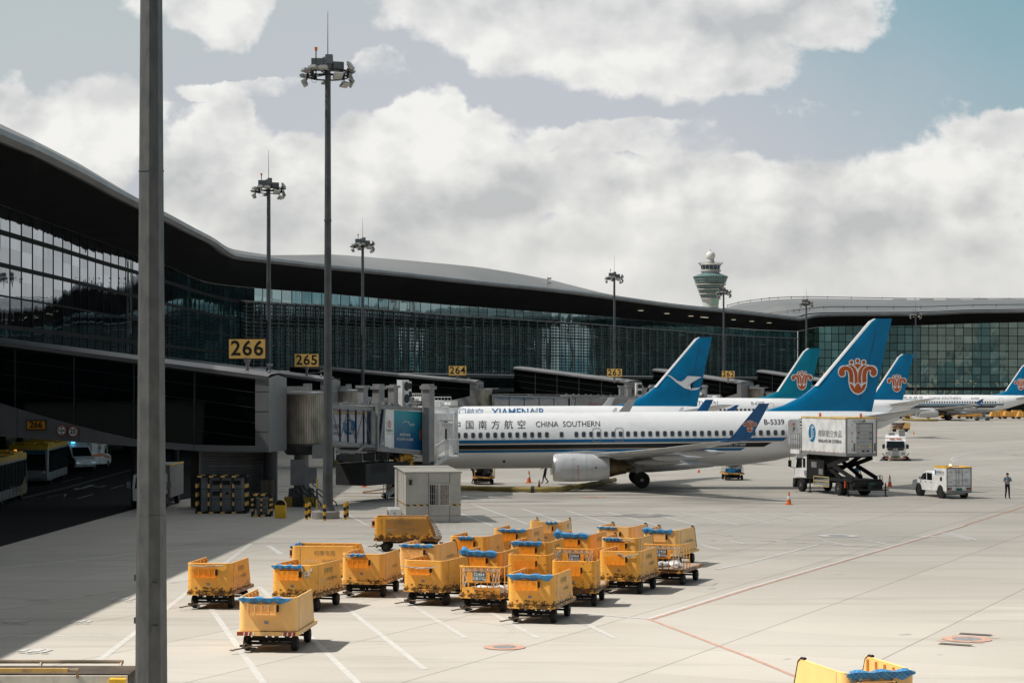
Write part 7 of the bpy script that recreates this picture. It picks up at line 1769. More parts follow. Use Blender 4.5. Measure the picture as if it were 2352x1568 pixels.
def pickup():
    rz = radians(13.7); T = thing('service_pickup', 'white pickup with a tall catering box and lit amber beacon', 'pickup truck', (29.0, 130.9, 0), rz)
    mb = MB(); W_ = 1.72
    sweep_x(mb, [(.9,.42),(4.25,.42),(4.42,.6),(4.42,.92),(4.25,1.05),(3.35,1.14),(2.75,1.62),(2.3,1.72),(1.2,1.70),(.98,1.5),(.9,1.0)], W_); mb.build('body', M_WHITE, T, smooth=True)
    for xs in (-1, 1):
        mb = MB(); x = xs*(W_/2-.006)
        mb.prism([(x,2.2,1.13),(x,3.2,1.13),(x,2.72,1.52),(x,2.2,1.6)],(xs*.012,0,0)); mb.prism([(x,1.3,1.13),(x,2.1,1.13),(x,2.1,1.6),(x,1.35,1.58)],(xs*.012,0,0)); mb.build('side_window', M_VGLASS, T)
        for y in (.05,3.35): mb = MB(); mb.cyl((xs*(W_/2-.25),y,.42),(xs*(W_/2+.012),y,.42),.46,None,22); mb.build('wheel_arch', M_DARK, T) if y > 1 else None
        mb = MB(); mb.bb((xs*(W_/2-.02),3.0,1.13),(xs*(W_/2+.2),3.12,1.32)); mb.build('mirror', M_WHITE, T)
        mb = MB(); mb.bb((xs*(W_/2),1.4,.98),(xs*(W_/2+.02),1.58,1.02)); mb.bb((xs*W_/2,2.25,.98),(xs*(W_/2+.02),2.43,1.02)); mb.build('door_handle', M_DARK, T)
        mb = MB(); mb.prism([(xs*.55,4.4,.72),(xs*.82,4.32,.72),(xs*.82,4.2,.92),(xs*.55,4.36,.92)],(0,.03,0)); mb.build('headlight', M_METAL, T)
    mb = MB(); mb.prism([(-.72,3.3,1.14),(.72,3.3,1.14),(.64,2.8,1.6),(-.64,2.8,1.6)],(0,.03,.03)); mb.build('windscreen', M_VGLASS, T)
    BW = 1.78; mb = MB(); mb.bb((-BW/2,-.85,.5),(BW/2,.92,2.03)); mb.build('box_body', M_WHITE, T)
    mb = MB(); mb.bb((-BW/2-.01,-.87,2.0),(-BW/2+.05,.93,2.12)); mb.bb((BW/2-.05,-.87,2.03),(BW/2+.01,.93,2.1)); mb.bb((-BW/2+.05,.85,2.03),(BW/2-.05,.93,2.1)); mb.bb((-BW/2+.05,-.87,2.03),(BW/2-.05,-.82,2.07)); mb.build('yellow_top_edge', mat('bright_yellow_trim', (.85,.45,.02), .5), T)
    mb = MB(); y = -.87
    for x in (-BW/2+.03,BW/2-.03): mb.bb((x-.03,y-.02,.5),(x+.03,y+.01,2.03))
    for z in (.52,.85,2.0): mb.bb((-BW/2,y-.018,z-.025),(BW/2,y+.01,z+.025))
    for x in (-.22,-.02,.22): mb.bb((x-.012,y-.03,.86),(x+.012,y-.01,1.98))
    for x in (-.6,-.05,.55):
        for z in (1.1,1.75): mb.bb((x-.12,y-.03,z-.015),(x+.1,y-.01,z+.015))
    mb.bb((-.45,y-.04,1.2),(-.05,y-.02,1.225)); mb.bb((.1,y-.04,1.2),(.5,y-.02,1.225)); mb.build('door_frame', mat('worn_steel', (.28,.26,.24), .5, .3), T)
    for x in (-.68,.68): mb = MB(); mb.box((x,y-.03,.66),(.28,.04,.13)); l_ = mb.build('tail_light', M_DARK, T); mb = MB(); mb.box((x+.03,y-.053,.66),(.12,.01,.07)); mb.build('lens', M_ORANGE, l_)
    mb = MB(); mb.box((0,y-.03,.63),(.42,.02,.13)); mb.build('number_plate', mat('green_plate', (.0,.12,.07), .5), T)
    mb = MB(); mb.bb((-BW/2,y-.06,.38),(BW/2,y+.3,.49)); mb.bb((-.55,-.6,.25),(.55,.8,.4)); mb.build('bumper', M_GREY, T)
    mb = MB(); mb.bb((-BW/2-.012,-.2,1.15),(-BW/2-.002,.1,1.4)); mb.build('filler_flap', M_BLACK, T)
    xx = -BW/2-.012; rg, up = (0,-1,0), (0,0,1)
    mb = MB(); mb.poly([(xx,.72-.11*cos(2*pi*k/20),1.68+.17*sin(2*pi*k/20)) for k in range(20)]); mb.build('logo_disc', M_CYAN, T)
    mb = MB(); place_text(mb, '南联航空食品', .19, (xx,.0,1.70), rg, up, sx=.95, bold=.01); place_text(mb, 'NANLAND AIR CATERING', .09, (xx,.0,1.56), rg, up); mb.build('lettering', M_MID, T)
    mb = MB(); place_text(mb, '食品车', .1, (.5,y-.03,1.24), (1,0,0), up); mb.build('lettering', M_LBLUE, T)
    mb = MB(); mb.cyl((-.15,.1,2.03),(-.15,.1,2.12),.09,None,10,0); b_ = mb.build('beacon', M_ORANGE, T)
    mb = MB(); mb.cyl((-.15,.1,2.12),(-.15,.1,2.22),.085,.07,10); mb.build('beacon_lens', mat('lit_amber', (.9,.6,.2), .3, emit=(1,.75,.35,2.0)), b_)
    wheels(T, [(-.8,.05),(.8,.05),(-.8,3.35),(.8,3.35)], .39, .24, M_DARK)
    mb = MB()
    for xs in (-1, 1): mb.cyl((xs*(BW/2-.2),.05,.42),(xs*(BW/2+.006),.05,.42),.47,None,22)
    mb.build('rear_wheel_arch', M_DARK, T)
pickup()

def sweeper():
    T = thing('sweeper_truck', 'white road sweeper truck facing the camera with dark side brushes', 'sweeper truck', (37.9, 196.7, 0), pi-.20)
    mb = MB(); sweep_x(mb, [(-.3,.45),(1.15,.45),(1.28,.9),(1.2,1.2),(1.0,1.95),(.8,2.1),(-.3,2.12)], 2.02); mb.build('cab', M_WHITE, T)
    mb = MB(); mb.prism([(-.88,1.265,1.28),(.88,1.265,1.28),(.82,1.075,1.92),(-.82,1.075,1.92)],(0,.02,.01)); mb.build('windscreen', M_VGLASS, T)
    mb = MB(); mb.prism([(-.75,1.29,1.05),(.75,1.29,1.05),(.86,1.285,1.24),(-.86,1.285,1.24)],(0,.015,0)); mb.build('grille_band', M_BLACK, T)
    mb = MB(); place_text(mb, 'ISUZU', .16, (0,1.315,1.14), (-1,0,0), (0,0,1), bold=.02); mb.build('lettering', M_WHITE, T)
    for xs in (-1, 1):
        mb = MB(); mb.prism([(xs*.55,1.27,.62),(xs*.95,1.2,.62),(xs*.95,1.2,.92),(xs*.6,1.28,.8)],(0,.05,0)); mb.build('headlight', mat('headlight_glass', (.35,.35,.35), .15), T)
        mb = MB(); mb.bb((xs*1.02,.95,1.2),(xs*1.28,1.02,1.6)); mb.cyl((xs*1.0,.98,1.65),(xs*1.2,.98,1.6),.02,None,5); mb.build('mirror', M_BLACK, T)
        mb = MB(); mb.rev([(.16,.3),(.2,.22),(.42,.02),(.38,0)], (xs*1.15,.7,0), n=18); mb.bb((xs*.9,.5,.3),(xs*1.25,.9,.42)); mb.cyl((xs*1.0,.6,.4),(xs*1.3,.7,.75),.04,None,5); mb.build('side_brush', M_BLACK, T)
    for x in (-.32,.32): mb = MB(); mb.box((x,.85,2.17),(.5,.16,.1)); mb.build('beacon_bar', M_ORANGE, T)
    mb = MB(); mb.bb((-.32,1.3,.5),(.32,1.33,1.02)); mb.build('front_plate', M_GREY, T)
    mb = MB(); mb.bb((-.25,1.3,.34),(.25,1.32,.48)); mb.build('number_plate', mat('green_plate', (.0,.12,.07), .5), T)
    mb = MB(); mb.bb((-1.0,1.1,.22),(1.0,1.3,.34)); mb.build('bumper', mat('worn_red', (.45,.22,.14), .6), T)
    mb = MB(); sweep_x(mb, [(-4.6,.6),(-.45,.6),(-.45,2.25),(-1.2,2.45),(-4.2,2.45),(-4.6,2.0)], 2.0); mb.build('tank_body', M_WHITE, T)
    mb = MB(); mb.bb((-.9,-1.4,2.45),(-.3,-.9,3.0)); mb.bb((.1,-1.9,2.45),(.7,-1.4,2.7)); mb.build('suction_hose_box', M_GREY, T)
    mb = MB(); mb.bb((-.45,-4.4,.35),(.45,1.1,.6)); mb.build('chassis', M_DARK, T)
    wheels(T, [(-.85,.55),(.85,.55),(-.85,-3.3),(.85,-3.3)], .38, .22)
    P_ = thing('person', 'driver seen dimly behind the windscreen of the sweeper truck', 'person', (37.5, 196.2, 1.0)) if False else None
sweeper()

def bus(label, loc, rz, L_, low=True):
    T = thing('apron_bus', label, 'bus', loc, rz); W_ = 2.95
    mb = MB(); sweep_x(mb, [(-L_,.32),(-.15,.32),(0,.55),(-.02,1.5),(-.22,2.65),(-.5,2.78),(-L_+.1,2.78),(-L_,2.6)], W_); mb.build('body', mat('bus_silver', (0.22,0.22,0.22), 0.4), T)
    mb = MB(); sweep_x(mb, [(-L_,2.72),(-.18,2.66),(-.32,2.95),(-.6,3.02),(-L_+.2,3.02)], W_+.01); 
    mb.bb((-1.0,-4.0,3.02),(1.0,-1.6,3.16)); mb.bb((-.35,-1.3,3.0),(.35,-.7,3.2)); mb.bb((-1.0,-L_+1,3.02),(1.0,-L_+4,3.2))
    for x in (-1.25,1.25): mb.bb((x-.08,-4.6,3.02),(x+.08,-1.0,3.12))
    mb.build('roof', mat('bus_roof_yellow', (.55,.33,.02), .5), T)
    mb = MB(); mb.prism([(-1.3,-.0,1.35),(1.3,-.0,1.35),(1.22,-.2,2.55),(-1.22,-.2,2.55)],(0,.03,.0)); mb.build('windscreen', M_VGLASS, T)
    mb = MB(); mb.prism([(-1.2,-.02,2.3),(1.2,-.02,2.3),(1.18,-.14,2.5),(-1.18,-.14,2.5)],(0,.02,0)); mb.build('sun_strip', mat('teal_strip', (.01,.10,.13), .3), T) if low else None
    for xs in (-1, 1):
        mb = MB(); x = xs*(W_/2+.004); mb.bb((x-xs*.02,-L_+.3,.95),(x+xs*.006,-.45,2.55)); mb.build('side_window', M_VGLASS, T)
        mb = MB()
        for k in range(9): y = -L_+.6+k*(L_-1.2)/8; mb.bb((x+xs*.004,y-.03,.35),(x+xs*.012,y+.03,2.55))
        mb.build('window_pillar', M_BLACK, T)
        mb = MB(); mb.prism([(xs*.95,.02,.85),(xs*1.4,-.06,.85),(xs*1.42,-.1,1.3),(xs*1.2,-.03,1.2)],(0,.05,0)); mb.build('headlight', M_METAL, T)
    mb = MB()
    for k in range(3): mb.bb((-1.0,.005,.72+k*.16),(1.0,.03,.79+k*.16))
    mb.build('front_grille', mat('bus_grille_silver', (.3,.36,.38), .4), T)
    mb = MB(); mb.bb((-1.3,-.03,1.1),(1.3,.035,1.34)); mb.build('black_front_band', M_BLACK, T)
    wheels(T, [(-1.3,-2.2),(1.3,-2.2),(-1.3,-L_+2.2),(1.3,-L_+2.2)], .42, .26)
    if not low:
        mb = MB(); place_text(mb, '航空地面服务部门', .5, (W_/2+.02,-4.5,.72), (0,1,0), (0,0,1)); mb.build('lettering', M_DARK, T)
        mb = MB(); mb.cyl((.9,-1.4,3.02),(.9,-1.4,3.2),.09,None,8); mb.build('beacon', mat('lit_orange', (.9,.35,.05), .3, emit=(1,.35,.03,1.2)), T)
        mb = MB(); mb.prism([(W_/2+.012,-1.0,.35),(W_/2+.012,-3.8,.35),(W_/2+.012,-1.0,1.5)],(.005,0,0)); mb.build('gold_swoosh', mat('dull_gold', (.20,.14,.03), .5), T)
    return T
c = G(66, 1114); bus('apron bus with a yellow roof facing the camera under the gate bridge', (c.x, 147.5, 0), pi+.10, 12.0)
bus('apron bus cut off by the left edge, with dark writing along its side', (-33.5, 131.5, 0), .09, 12.0, False)

def ambulance(label, loc, rz, lights=True):
    T = thing('ambulance', label, 'ambulance', loc, rz); W_ = 2.05
    mb = MB(); sweep_x(mb, [(-1.0,.4),(1.5,.4),(1.7,.6),(1.65,1.05),(.95,1.3),(.35,2.1),(-.2,2.35),(-1.0,2.35)], W_*.92); mb.build('cab', M_WHITE, T)
    mb = MB(); mb.bb((-W_/2,-4.2,.5),(W_/2,-.9,2.75)); mb.build('box_body', M_WHITE, T)
    OR = mat('ambulance_orange', (.75,.18,.02), .5)
    mb = MB()
    for xs in (-1, 1): mb.bb((xs*W_/2,-4.2,1.15),(xs*(W_/2+.006),-.9,1.38)); mb.bb((xs*W_/2,-4.2,2.6),(xs*(W_/2+.006),-.9,2.76)); mb.prism([(xs*(W_*.46+.004),-.95,1.1),(xs*(W_*.46+.004),1.4,.85),(xs*(W_*.46+.004),1.3,1.02),(xs*(W_*.46+.004),-.95,1.33)],(xs*.006,0,0))
    mb.bb((-W_/2,-4.206,1.0),(W_/2,-4.2,1.25)); mb.build('orange_stripe', OR, T)
    mb = MB(); mb.prism([(-.85,.98,1.3),(.85,.98,1.3),(.75,.42,2.02),(-.75,.42,2.02)],(0,.03,.03))
    for xs in (-1, 1): mb.prism([(xs*W_*.46,-.3,1.35),(xs*W_*.46,.75,1.35),(xs*W_*.46,.3,2.05),(xs*W_*.46,-.3,2.05)],(xs*.01,0,0)); mb.bb((xs*W_/2,-2.6,1.75),(xs*(W_/2+.008),-1.6,2.35))
    mb.bb((-.75,-4.21,1.7),(.75,-4.2,2.35)); mb.build('window', M_VGLASS, T)
    for x in (-.7,.7): mb = MB(); mb.prism([(x-.18,1.67,.75),(x+.18,1.67,.75),(x+.18,1.5,.98),(x-.18,1.5,.98)],(0,.03,0)); mb.build('headlight', mat('lit_headlight', (.7,.75,.75), .2, emit=(.8,.95,1,.35)), T)
    mb = MB(); place_text(mb, 'AMBULANCE', .34, (0,-4.215,1.5), (1,0,0), (0,0,1), bold=.02); mb.build('lettering', M_LBLACK, T)
    mb = MB(); place_text(mb, '急救', .34, (W_/2+.01,-2.2,1.55), (0,1,0), (0,0,1), bold=.02); mb.build('lettering', M_LBLUE, T)
    if lights: mb = MB(); mb.box((.5,.1,2.46),(.3,.2,.16)); mb.build('blue_beacon', mat('lit_blue', (.1,.5,.9), .3, emit=(.1,.6,1,1.5)), T)
    wheels(T, [(-.85,.8),(.85,.8),(-.85,-3.1),(.85,-3.1)], .37, .22)
    mb = MB(); mb.bb((W_*.5,.45,1.3),(W_*.5+.22,.52,1.7)); mb.build('mirror', M_BLACK, T)
    return T
ambulance('white ambulance with an orange stripe beside the yellow roofed bus, headlights on', ((185-CX)*174/F, 173.0, 0), pi+.62)
ambulance('second ambulance behind the first, its rear reading AMBU toward the camera', ((240-CX)*182/F, 178, 0), -.1, False)
def van():
    T = thing('box_truck', 'grey white box truck mostly hidden behind the thick near pole', 'truck', ((346-CX)*121/F, 121.4, 0), pi)
    mb = MB(); mb.bb((-1.07,-5.2,.55),(1.07,-.2,2.55)); mb.build('box_body', M_GREY, T)
    mb = MB(); sweep_x(mb, [(-.1,.45),(1.2,.45),(1.25,1.2),(1.0,2.0),(-.1,2.1)], 1.9); mb.build('cab', M_WHITE, T)
    mb = MB(); mb.prism([(-.8,1.27,1.2),(.8,1.27,1.2),(.75,1.03,1.9),(-.75,1.03,1.9)],(0,.02,0)); mb.build('windscreen', M_VGLASS, T)
    mb = MB(); mb.bb((-1.09,-5.2,2.48),(-1.0,-.15,2.58)); mb.bb((1.0,-5.2,2.48),(1.09,-.15,2.58)); mb.build('top_rail', M_YEL, T)
    mb = MB()
    for k in range(6):
        for xs in (-1, 1): mb.bb((xs*1.04,-.2,.6+k*.33),(xs*1.075,-.185,.76+k*.33))
    mb.build('reflector', M_ORANGE, T)
    for xs in (-1, 1): mb = MB(); mb.bb((xs*1.1,.95,1.2),(xs*1.34,1.03,1.6)); mb.cyl((xs*.9,1,1.2),(xs*1.2,1,1.15),.02,None,5); mb.build('mirror', M_GREY, T)
    wheels(T, [(-.9,.5),(.9,.5),(-.9,-3.8),(.9,-3.8)], .42, .24)
van()

def belt_loader():
    # stands close at the lower left, only its top in the photo
    Y = 46.5; z = lambda py, Yd=Y: H-(py-HY)*Yd/F; x = lambda px, Yd=Y: (px-CX)*Yd/F
    T = thing('belt_loader', 'white and brown belt loader cut off by the lower left corner', 'belt loader', (x(60), Y, 0)); ox = x(60)
    zt = z(1551, Y-.9)
    mb = MB(); mb.bb((x(-260)-ox,-.9,zt-.4),(x(309)-ox,-.82,zt)); mb.bb((x(-260)-ox,.55,zt-.4),(x(309)-ox,.63,zt)); mb.build('side_panel', mat('loader_cream', (.62,.60,.54), .5, dirt=.5, dirtrgb=(.3,.25,.2)), T)
    mb = MB(); mb.bb((x(-260)-ox,-.8,zt-.12),(x(312)-ox,.53,zt+.03)); mb.build('belt', mat('brown_belt', (.07,.05,.035), .8, var=.3), T)
    mb = MB()
    for yy, zz in ((.72, .10), (-.98,.14)):
        xe = x(270 if yy > 0 else 202)-ox; mb.rod([(x(-260)-ox,yy,zt+zz),(xe,yy,zt+zz)], .045, 8)
        for k in range(5): xx = xe-.05-k*1.9; mb.rod([(xx,yy,zt+zz),(xx,yy+(-.1 if yy > 0 else .1),zt-.05)], .04, 6)
    mb.build('guard_rail', mat('worn_rail', (.25,.19,.13), .5, .3, var=.4, vscale=1), T)
    mb = MB(); mb.box((-.1,-.99,zt+.14),(2.6,.1,.09)); mb.build('yellow_tape', mat('worn_yellow_tape', (.6,.38,.12), .5, dirt=.8, dirtrgb=(.2,.15,.1)), T)
    mb = MB(); mb.bb((x(272)-ox,-1.1,zt-.5),(x(309)-ox,-.9,zt-.05)); cb = mb.build('control_box', M_YEL, T)
    mb = MB(); mb.bb((x(279)-ox,-1.12,zt-.42),(x(303)-ox,-1.1,zt-.15)); mb.build('control_panel', M_BLACK, cb)
    mb = MB(); mb.bb((x(-250)-ox,-.4,.3),(x(300)-ox,.3,zt-.2)); mb.build('chassis', M_DARK, T)
    wheels(T, [(x(-150)-ox,0)], .01, .01) if False else None
    for xx in (x(-160)-ox, x(240)-ox):
        for yy in (-.6,.45): mb = MB(); mb.cyl((xx,yy-.1,.27),(xx,yy+.1,.27),.27,None,22); mb.build('wheel', M_RUB, T, smooth=True)
belt_loader()

def tractor():
    c = G(2256, 965.5); T = thing('tow_tractor', 'small dark and pale tow tractor far off below the right hand airliner tail', 'tow tractor', c, radians(90))
    mb = MB(); mb.bb((-.8,-1.6,.35),(.8,.2,.9)); mb.bb((-.75,.2,.3),(.75,1.6,.75)); mb.build('body', M_GREY, T)
    mb = MB(); mb.bb((-.7,-.6,1.75),(.7,.4,1.82))
    for x in (-.66,.66):
        for y in (-.55,.35): mb.bb((x-.03,y-.03,.8),(x+.03,y+.03,1.76))
    mb.build('cab_frame', M_MID, T); mb = MB(); mb.bb((-.5,-.5,.75),(.5,-.1,1.2)); mb.build('seat', M_BLACK, T)
    wheels(T, [(-.75,-1.1),(.75,-1.1),(-.75,1.1),(.75,1.1)], .33, .2)
    mb = MB(); mb.cyl((.0,.6,.8),(.0,.6,2.2),.02,None,5); mb.build('pole', M_GREY, T)
tractor()

# ------------------------------------------------------------------ cones, hoses
def cones():
    first = None
    for px, py, sc_, lab, z in ((1215,1108.4,1.0,'orange cone under the nearest aircraft, left of the walking worker',0),(1238.5,1119,.62,'short orange and white cone standing against the yellow hose',0),
        (1605,1085,.6,'orange cone behind the landing gear of the nearest aircraft',0),(1812,1158.5,.88,'orange and white cone alone on the apron left of the catering truck',0),
        (2043.8,1117,.92,'orange cone at the rear of the catering truck',0),(2098.6,996.7,.75,'orange cone far off right of the sweeper truck',0),(836.5,1118,.8,'orange cone under the jet bridge, left of the hut',0),
        (2289,963,.7,'orange cone in the distance in front of the covered carts',0),(1845.5,1124,.4,'small orange cone at the front wheel of the catering truck',0)):
        if first is None:
            first = o = thing('traffic_cone', lab, 'traffic cone', G(px, py), 0, 'orange traffic cones')
            mb = MB(); mb.box((0,0,.02),(.5,.5,.04)); mb.build('base', M_ORANGE, o)
            mb = MB(); mb.rev([(.17,.04),(.035,.92),(.0,.94)], (0,0,0), n=18); mb.build('body', M_ORANGE, o, smooth=True)
            mb = MB(); mb.rev([(.119,.40),(.083,.64)], (0,0,0), n=18, cap=False); mb.build('reflective_band', M_WHITE, o, smooth=True)
        else: o = dup(first); o.location = G(px, py)
        o['label'] = lab; o.scale = (sc_,)*3
    HY_ = bpy.data.materials.new('yellow_hose_fabric'); t = nt(HY_); b = t.nodes['Principled BSDF']; v = coords(t)
    c = mixc(t, ramp(t, noise(t, mapping(t, v, (.4,1,1)), 1.2, 5), .3, .7), (.18,.125,.02), (.36,.27,.07)); lnk(t, c, b.inputs['Base Color']); b.inputs['Roughness'].default_value = .6
    T = thing('air_hose', 'thick yellow air hose on the ground from hut to nearest engine', 'hose', G(1200,1128))
    O = T.location; pts = [G(x, y)+Vector((0,0,.22)) for x, y in ((990,1118),(1045,1126),(1120,1129),(1200,1130.5),(1262,1131),(1300,1128),(1345,1121),(1385,1114),(1412,1108))]
    cp = crom(pts, 6); mb = MB(); mb.tube([p-O for p in cp], [.18+.012*sin(i*1.7)+(.03 if i == 20 else 0) for i in range(len(cp))], 14); mb.build('hose_skin', HY_, T, smooth=True)
    mb = MB(); k = 20; mb.tube([cp[k]-O-Vector((.12,0,0)), cp[k]-O+Vector((.12,0,0))], .25, 14); mb.build('coupling', M_DARK, T, smooth=True)
    T = thing('air_hose', 'far yellow hose on the ground in front of the right hand airliner engine', 'hose', G(2110,966)); O = T.location
    pts = [G(x, y)+Vector((0,0,.25)) for x, y in ((2075,965),(2095,966.5),(2125,967),(2154,967))]; mb = MB(); mb.tube([p-O for p in crom(pts, 3)], .25, 10); mb.build('hose_skin', HY_, T, smooth=True)
    mb = MB(); mb.prism([G(2130,965)-O, G(2137,965)-O, G(2134,965)-O+Vector((0,0,.9)), G(2129,965)-O+Vector((0,0,.9))], (0,.3,0)); mb.build('end_piece', M_YEL, T)
    T = thing('cable', 'thin orange brown cable looped on the ground left of the hut', 'cable', G(860,1124)); O = T.location
    mb = MB(); pts = [G(x, y)+Vector((0,0,.05)) for x, y in ((905,1120),(880,1124),(850,1129),(834,1131),(840,1133),(870,1133),(892,1132))]; mb.tube([p-O for p in crom(pts, 4)], .035, 6); mb.build('cable_skin', mat('rust_orange', (.3,.1,.02), .6), T, smooth=True)
cones()

# ------------------------------------------------------------------ people
SKIN = mat('skin', (.42,.24,.16), .6); HAIR = mat('black_hair', (.012,.01,.01), .6); TROU = mat('navy_trousers', (.008,.009,.014), .8)
def person(label, loc, rz, pose, shirt, hgt=1.72, vest=None, cap=None, hold=None, lean=0.0):
    T = thing('person', label, 'person', loc, rz); k = hgt/1.75
    # joints, facing -Y
    J = {}
    hip, kn = .93, .50
    J['pel'] = (0,0,.96); J['bel'] = (0,-.01,1.10); J['che'] = (0,.0,1.30); J['neck'] = (0,-.0,1.47); J['hb'] = (0,-.015,1.56); J['ht'] = (0,-.02,1.69)
    stride = pose.get('stride', 0)
    for s_, sd in (('L', 1), ('R', -1)):
        J['hip'+s_] = (.09*sd,0,hip); f = stride*sd
        J['kn'+s_] = (.10*sd, -.12*max(f, 0)-.05*abs(stride)*(f < 0)+(-.02), kn); J['an'+s_] = (.105*sd, -.22*f+.06*(f < 0)*abs(f), .09+.06*(f < 0)*abs(f)); J['toe'+s_] = (.12*sd, -.22*f-.17, .035)
        J['sh'+s_] = (.19*sd, .0, 1.43)
        e, h_ = pose['arm'+s_]; J['el'+s_] = e; J['wr'+s_] = h_
    bones = [('pel','bel'),('bel','che'),('che','neck'),('neck','hb'),('hb','ht')]
    for s_ in 'LR': bones += [('pel','hip'+s_),('hip'+s_,'kn'+s_),('kn'+s_,'an'+s_),('an'+s_,'toe'+s_),('che','sh'+s_),('sh'+s_,'el'+s_),('el'+s_,'wr'+s_)]
    rad = dict(pel=(.15,.11), bel=(.14,.10), che=(.165,.115), neck=(.058,.058), hb=(.078,.09), ht=(.07,.085))
    for s_ in 'LR': rad.update({'hip'+s_:(.09,.095),'kn'+s_:(.062,.065),'an'+s_:(.045,.045),'toe'+s_:(.04,.03),'sh'+s_:(.062,.062),'el'+s_:(.043,.043),'wr'+s_:(.028,.032)})
    # hands: palm plus five finger chains
    for s_, sd in (('L', 1), ('R', -1)):
        e, w_ = Vector(J['el'+s_]), Vector(J['wr'+s_]); d = (w_-e).normalized(); side = d.cross(Vector((0,0,1))); side = side.normalized() if side.length > .1 else Vector((1,0,0))
        pm = w_+d*.06; J['pm'+s_] = tuple(pm); rad['pm'+s_] = (.036,.02); bones.append(('wr'+s_,'pm'+s_)); dn = d.cross(side)
        for i in range(4):
            a = pm+d*.03+side*(-.027+.018*i); b_ = a+d*(.035+.006*(1.5-abs(i-1.5)))+dn*.008; c_ = b_+d*.022+dn*.018
            J['f%s%da' % (s_, i)] = tuple(a); J['f%s%db' % (s_, i)] = tuple(b_); J['f%s%dc' % (s_, i)] = tuple(c_)
            for q in 'abc': rad['f%s%d%s' % (s_, i, q)] = (.009,.009)
            bones += [('pm'+s_,'f%s%da' % (s_, i)),('f%s%da' % (s_, i),'f%s%db' % (s_, i)),('f%s%db' % (s_, i),'f%s%dc' % (s_, i))]
        a = w_+d*.04-side*.035; b_ = a+d*.03-side*.02; J['t%sa' % s_] = tuple(a); J['t%sb' % s_] = tuple(b_); rad['t%sa' % s_] = (.011,.011); rad['t%sb' % s_] = (.009,.009); bones += [('wr'+s_,'t%sa' % s_),('t%sa' % s_,'t%sb' % s_)]
    if lean:
        Rm = Matrix.Rotation(lean, 3, 'X'); piv = Vector((0,0,.96))
        for n_ in J:
            if not n_.startswith(('pel','hip','kn','an','toe')): J[n_] = tuple(piv+Rm @ (Vector(J[n_])-piv))
    names = list(J); idx = {n_: i for i, n_ in enumerate(names)}
    me = bpy.data.meshes.new('body'); me.from_pydata([tuple(c*k for c in J[n_]) for n_ in names], [(idx[a], idx[b_]) for a, b_ in bones], [])
    o = bpy.data.objects.new('body', me); COL.objects.link(o)
    md = o.modifiers.new('s', 'SKIN'); sv = me.skin_vertices[0].data if me.skin_vertices else None
    if sv is None:
        bm = bmesh.new(); bm.from_mesh(me); bm.verts.layers.skin.verify(); bm.to_mesh(me); bm.free(); sv = me.skin_vertices[0].data
    for i, n_ in enumerate(names): r_ = rad[n_]; sv[i].radius = (r_[0]*k, r_[1]*k); sv[i].use_root = (n_ == 'pel')
    ss = o.modifiers.new('u', 'SUBSURF'); ss.levels = 2
    bpy.context.view_layer.update(); me2 = bpy.data.meshes.new_from_object(o.evaluated_get(bpy.context.evaluated_depsgraph_get())); bpy.data.objects.remove(o)
    o = bpy.data.objects.new('body', me2); COL.objects.link(o); o.parent = T
    me2.materials.clear()
    for m_ in (SKIN, shirt, TROU, M_BLACK): me2.materials.append(m_)
    wl, wr_ = Vector(J['elL'])*k, Vector(J['elR'])*k; hw = [Vector(J['wrL'])*k, Vector(J['wrR'])*k]; nk = Vector(J['neck'])*k; pel = Vector(J['pel'])*k; upv = (nk-pel).normalized()
    for p in me2.polygons:
        c = p.center; h_ = (c-pel).dot(upv); p.use_smooth = True
        near = min((c-q).length for q in hw); fore = min((c-(a+b_)/2).length for a, b_ in zip((wl, wr_), hw))
        if c.z < .09*k: mi = 3
        elif near < .11*k or fore < .09*k and pose.get('short', True): mi = 0
        elif h_ > .50*k: mi = 0
        elif c.z < .98*k and h_ < .03*k: mi = 2
        else: mi = 1
        p.material_index = mi
    hc = Vector(J['ht'])*k; hb = Vector(J['hb'])*k; ax = (hc-hb).normalized(); Mh = ax.to_track_quat('Z', 'X').to_matrix().to_4x4(); Mh.translation = (hc+hb)/2; fwd = Vector((0,-1,0))
    mb = MB(); mb.M = Matrix.Translation(hc.lerp(hb, .30)+Vector((0,.012,0)))
    mb.rev([(.082*k,-.03*k),(.092*k,.01*k),(.085*k,.06*k),(.055*k,.095*k),(.001,.105*k)], (0,0,0), n=16); mb.build('cap' if cap else 'hair', cap or HAIR, T, smooth=True)
    if cap: mb = MB(); mb.M = Matrix.Translation(hc.lerp(hb, .30)); mb.box((0,-.11*k,.0), (.13*k,.09*k,.012)); mb.build('cap_peak', cap, T)
    f0 = (hc+hb)/2
    mb = MB(); mb.M = Matrix.Translation(f0)
    for s_ in (-1, 1): mb.box((.032*s_*k,-.097*k,.012*k), (.026*k,.012*k,.012*k), 1); mb.box((.085*s_*k,0,0), (.018*k,.035*k,.05*k), 0)
    mb.prism([(-.012*k,-.095*k,-.025*k),(.012*k,-.095*k,-.025*k),(0,-.092*k,.015*k)], (0,-.02*k,0), 0); mb.box((0,-.093*k,-.047*k), (.04*k,.01*k,.008*k), 2); mb.build('face', [SKIN, M_BLACK, M_REDL], T)
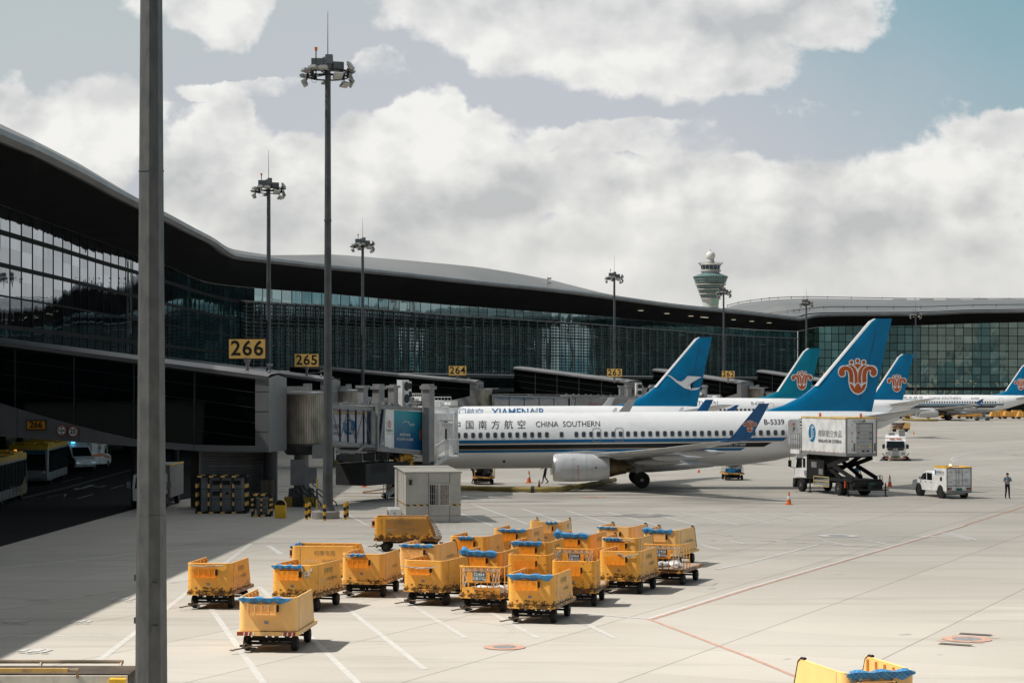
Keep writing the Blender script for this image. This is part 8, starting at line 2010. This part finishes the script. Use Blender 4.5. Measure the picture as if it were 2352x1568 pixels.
    if vest:
        mb = MB(); rr = []
        for h_, a, b_ in ((.0,.185,.145),(.14,.175,.135),(.34,.195,.15),(.46,.16,.12),(.5,.10,.09)):
            c = pel+upv*(h_*k); rr.append([c+Vector((a*k*cos(2*pi*q/20), b_*k*sin(2*pi*q/20), 0)) for q in range(20)])
        mb.loft(rr, 0, False); mb.build('vest', vest, T, smooth=True)
        mb = MB()
        for x in (-.09,.09): mb.box(pel+upv*.24*k+Vector((x*k,-.15*k,0)), (.035*k,.014,.42*k))
        c = pel+upv*.1*k; mb.loft([[c+Vector((.192*k*cos(2*pi*q/20),.152*k*sin(2*pi*q/20),z)) for q in range(20)] for z in (0,.04)], 0, False); mb.build('reflective_band', M_LWHITE, T)
    if hold: mb = MB(); mb.box(Vector(J['pmL']).lerp(Vector(J['pmR']), .5)*k+Vector((0,-.02,.02)), (.09,.03,.13), rx=.5); mb.build('phone', M_BLACK, T)
    return T
BLU = mat('blue_shirt', (.06,.16,.30), .8); TEALS = mat('teal_shirt', (.0,.12,.22), .8); VST = stripemat('vest_green_blue', (.10,.17,.16), (.04,.10,.16), .09, axis=0)
hold = {'armL': ((.27,-.06,1.18),(.09,-.30,1.22)), 'armR': ((-.27,-.06,1.18),(-.09,-.30,1.22)), 'stride': .35}
person('man in a striped reflective vest walking, looking down at his hands', ((2313.8-CX)*130.2/F,130.2,0), .12, hold, BLU, 1.70, VST, None, True)
person('man in a teal shirt and sunglasses standing behind the scissor arms of the catering truck', ((1970-CX)*144/F,144.2,0), .5, {'armL': ((.26,-.02,1.16),(.2,-.2,.98)), 'armR': ((-.25,.03,1.14),(-.22,-.1,.93))}, TEALS, 1.74)
person('worker in dark clothes stepping left under the nearest aircraft beside the engine', ((1252.5-CX)*150/F,150.2,0), -1.9, {'armL': ((.22,-.12,1.2),(.16,-.3,1.05)), 'armR': ((-.22,.02,1.17),(-.18,-.12,.98)), 'stride': .8, 'short': False}, mat('slate_shirt', (.03,.06,.11), .8), 1.72, None, None, None, -.25)
person('worker in blue bending at the left end of the cart below the aircraft nose', ((1088-CX)*149/F,149.5,0), 1.2, {'armL': ((.22,-.15,1.2),(.14,-.38,1.1)), 'armR': ((-.22,-.1,1.17),(-.14,-.35,1.05)), 'stride': .5, 'short': False}, mat('royal_shirt', (.01,.06,.22), .8), 1.68, None, None, None, -.6)
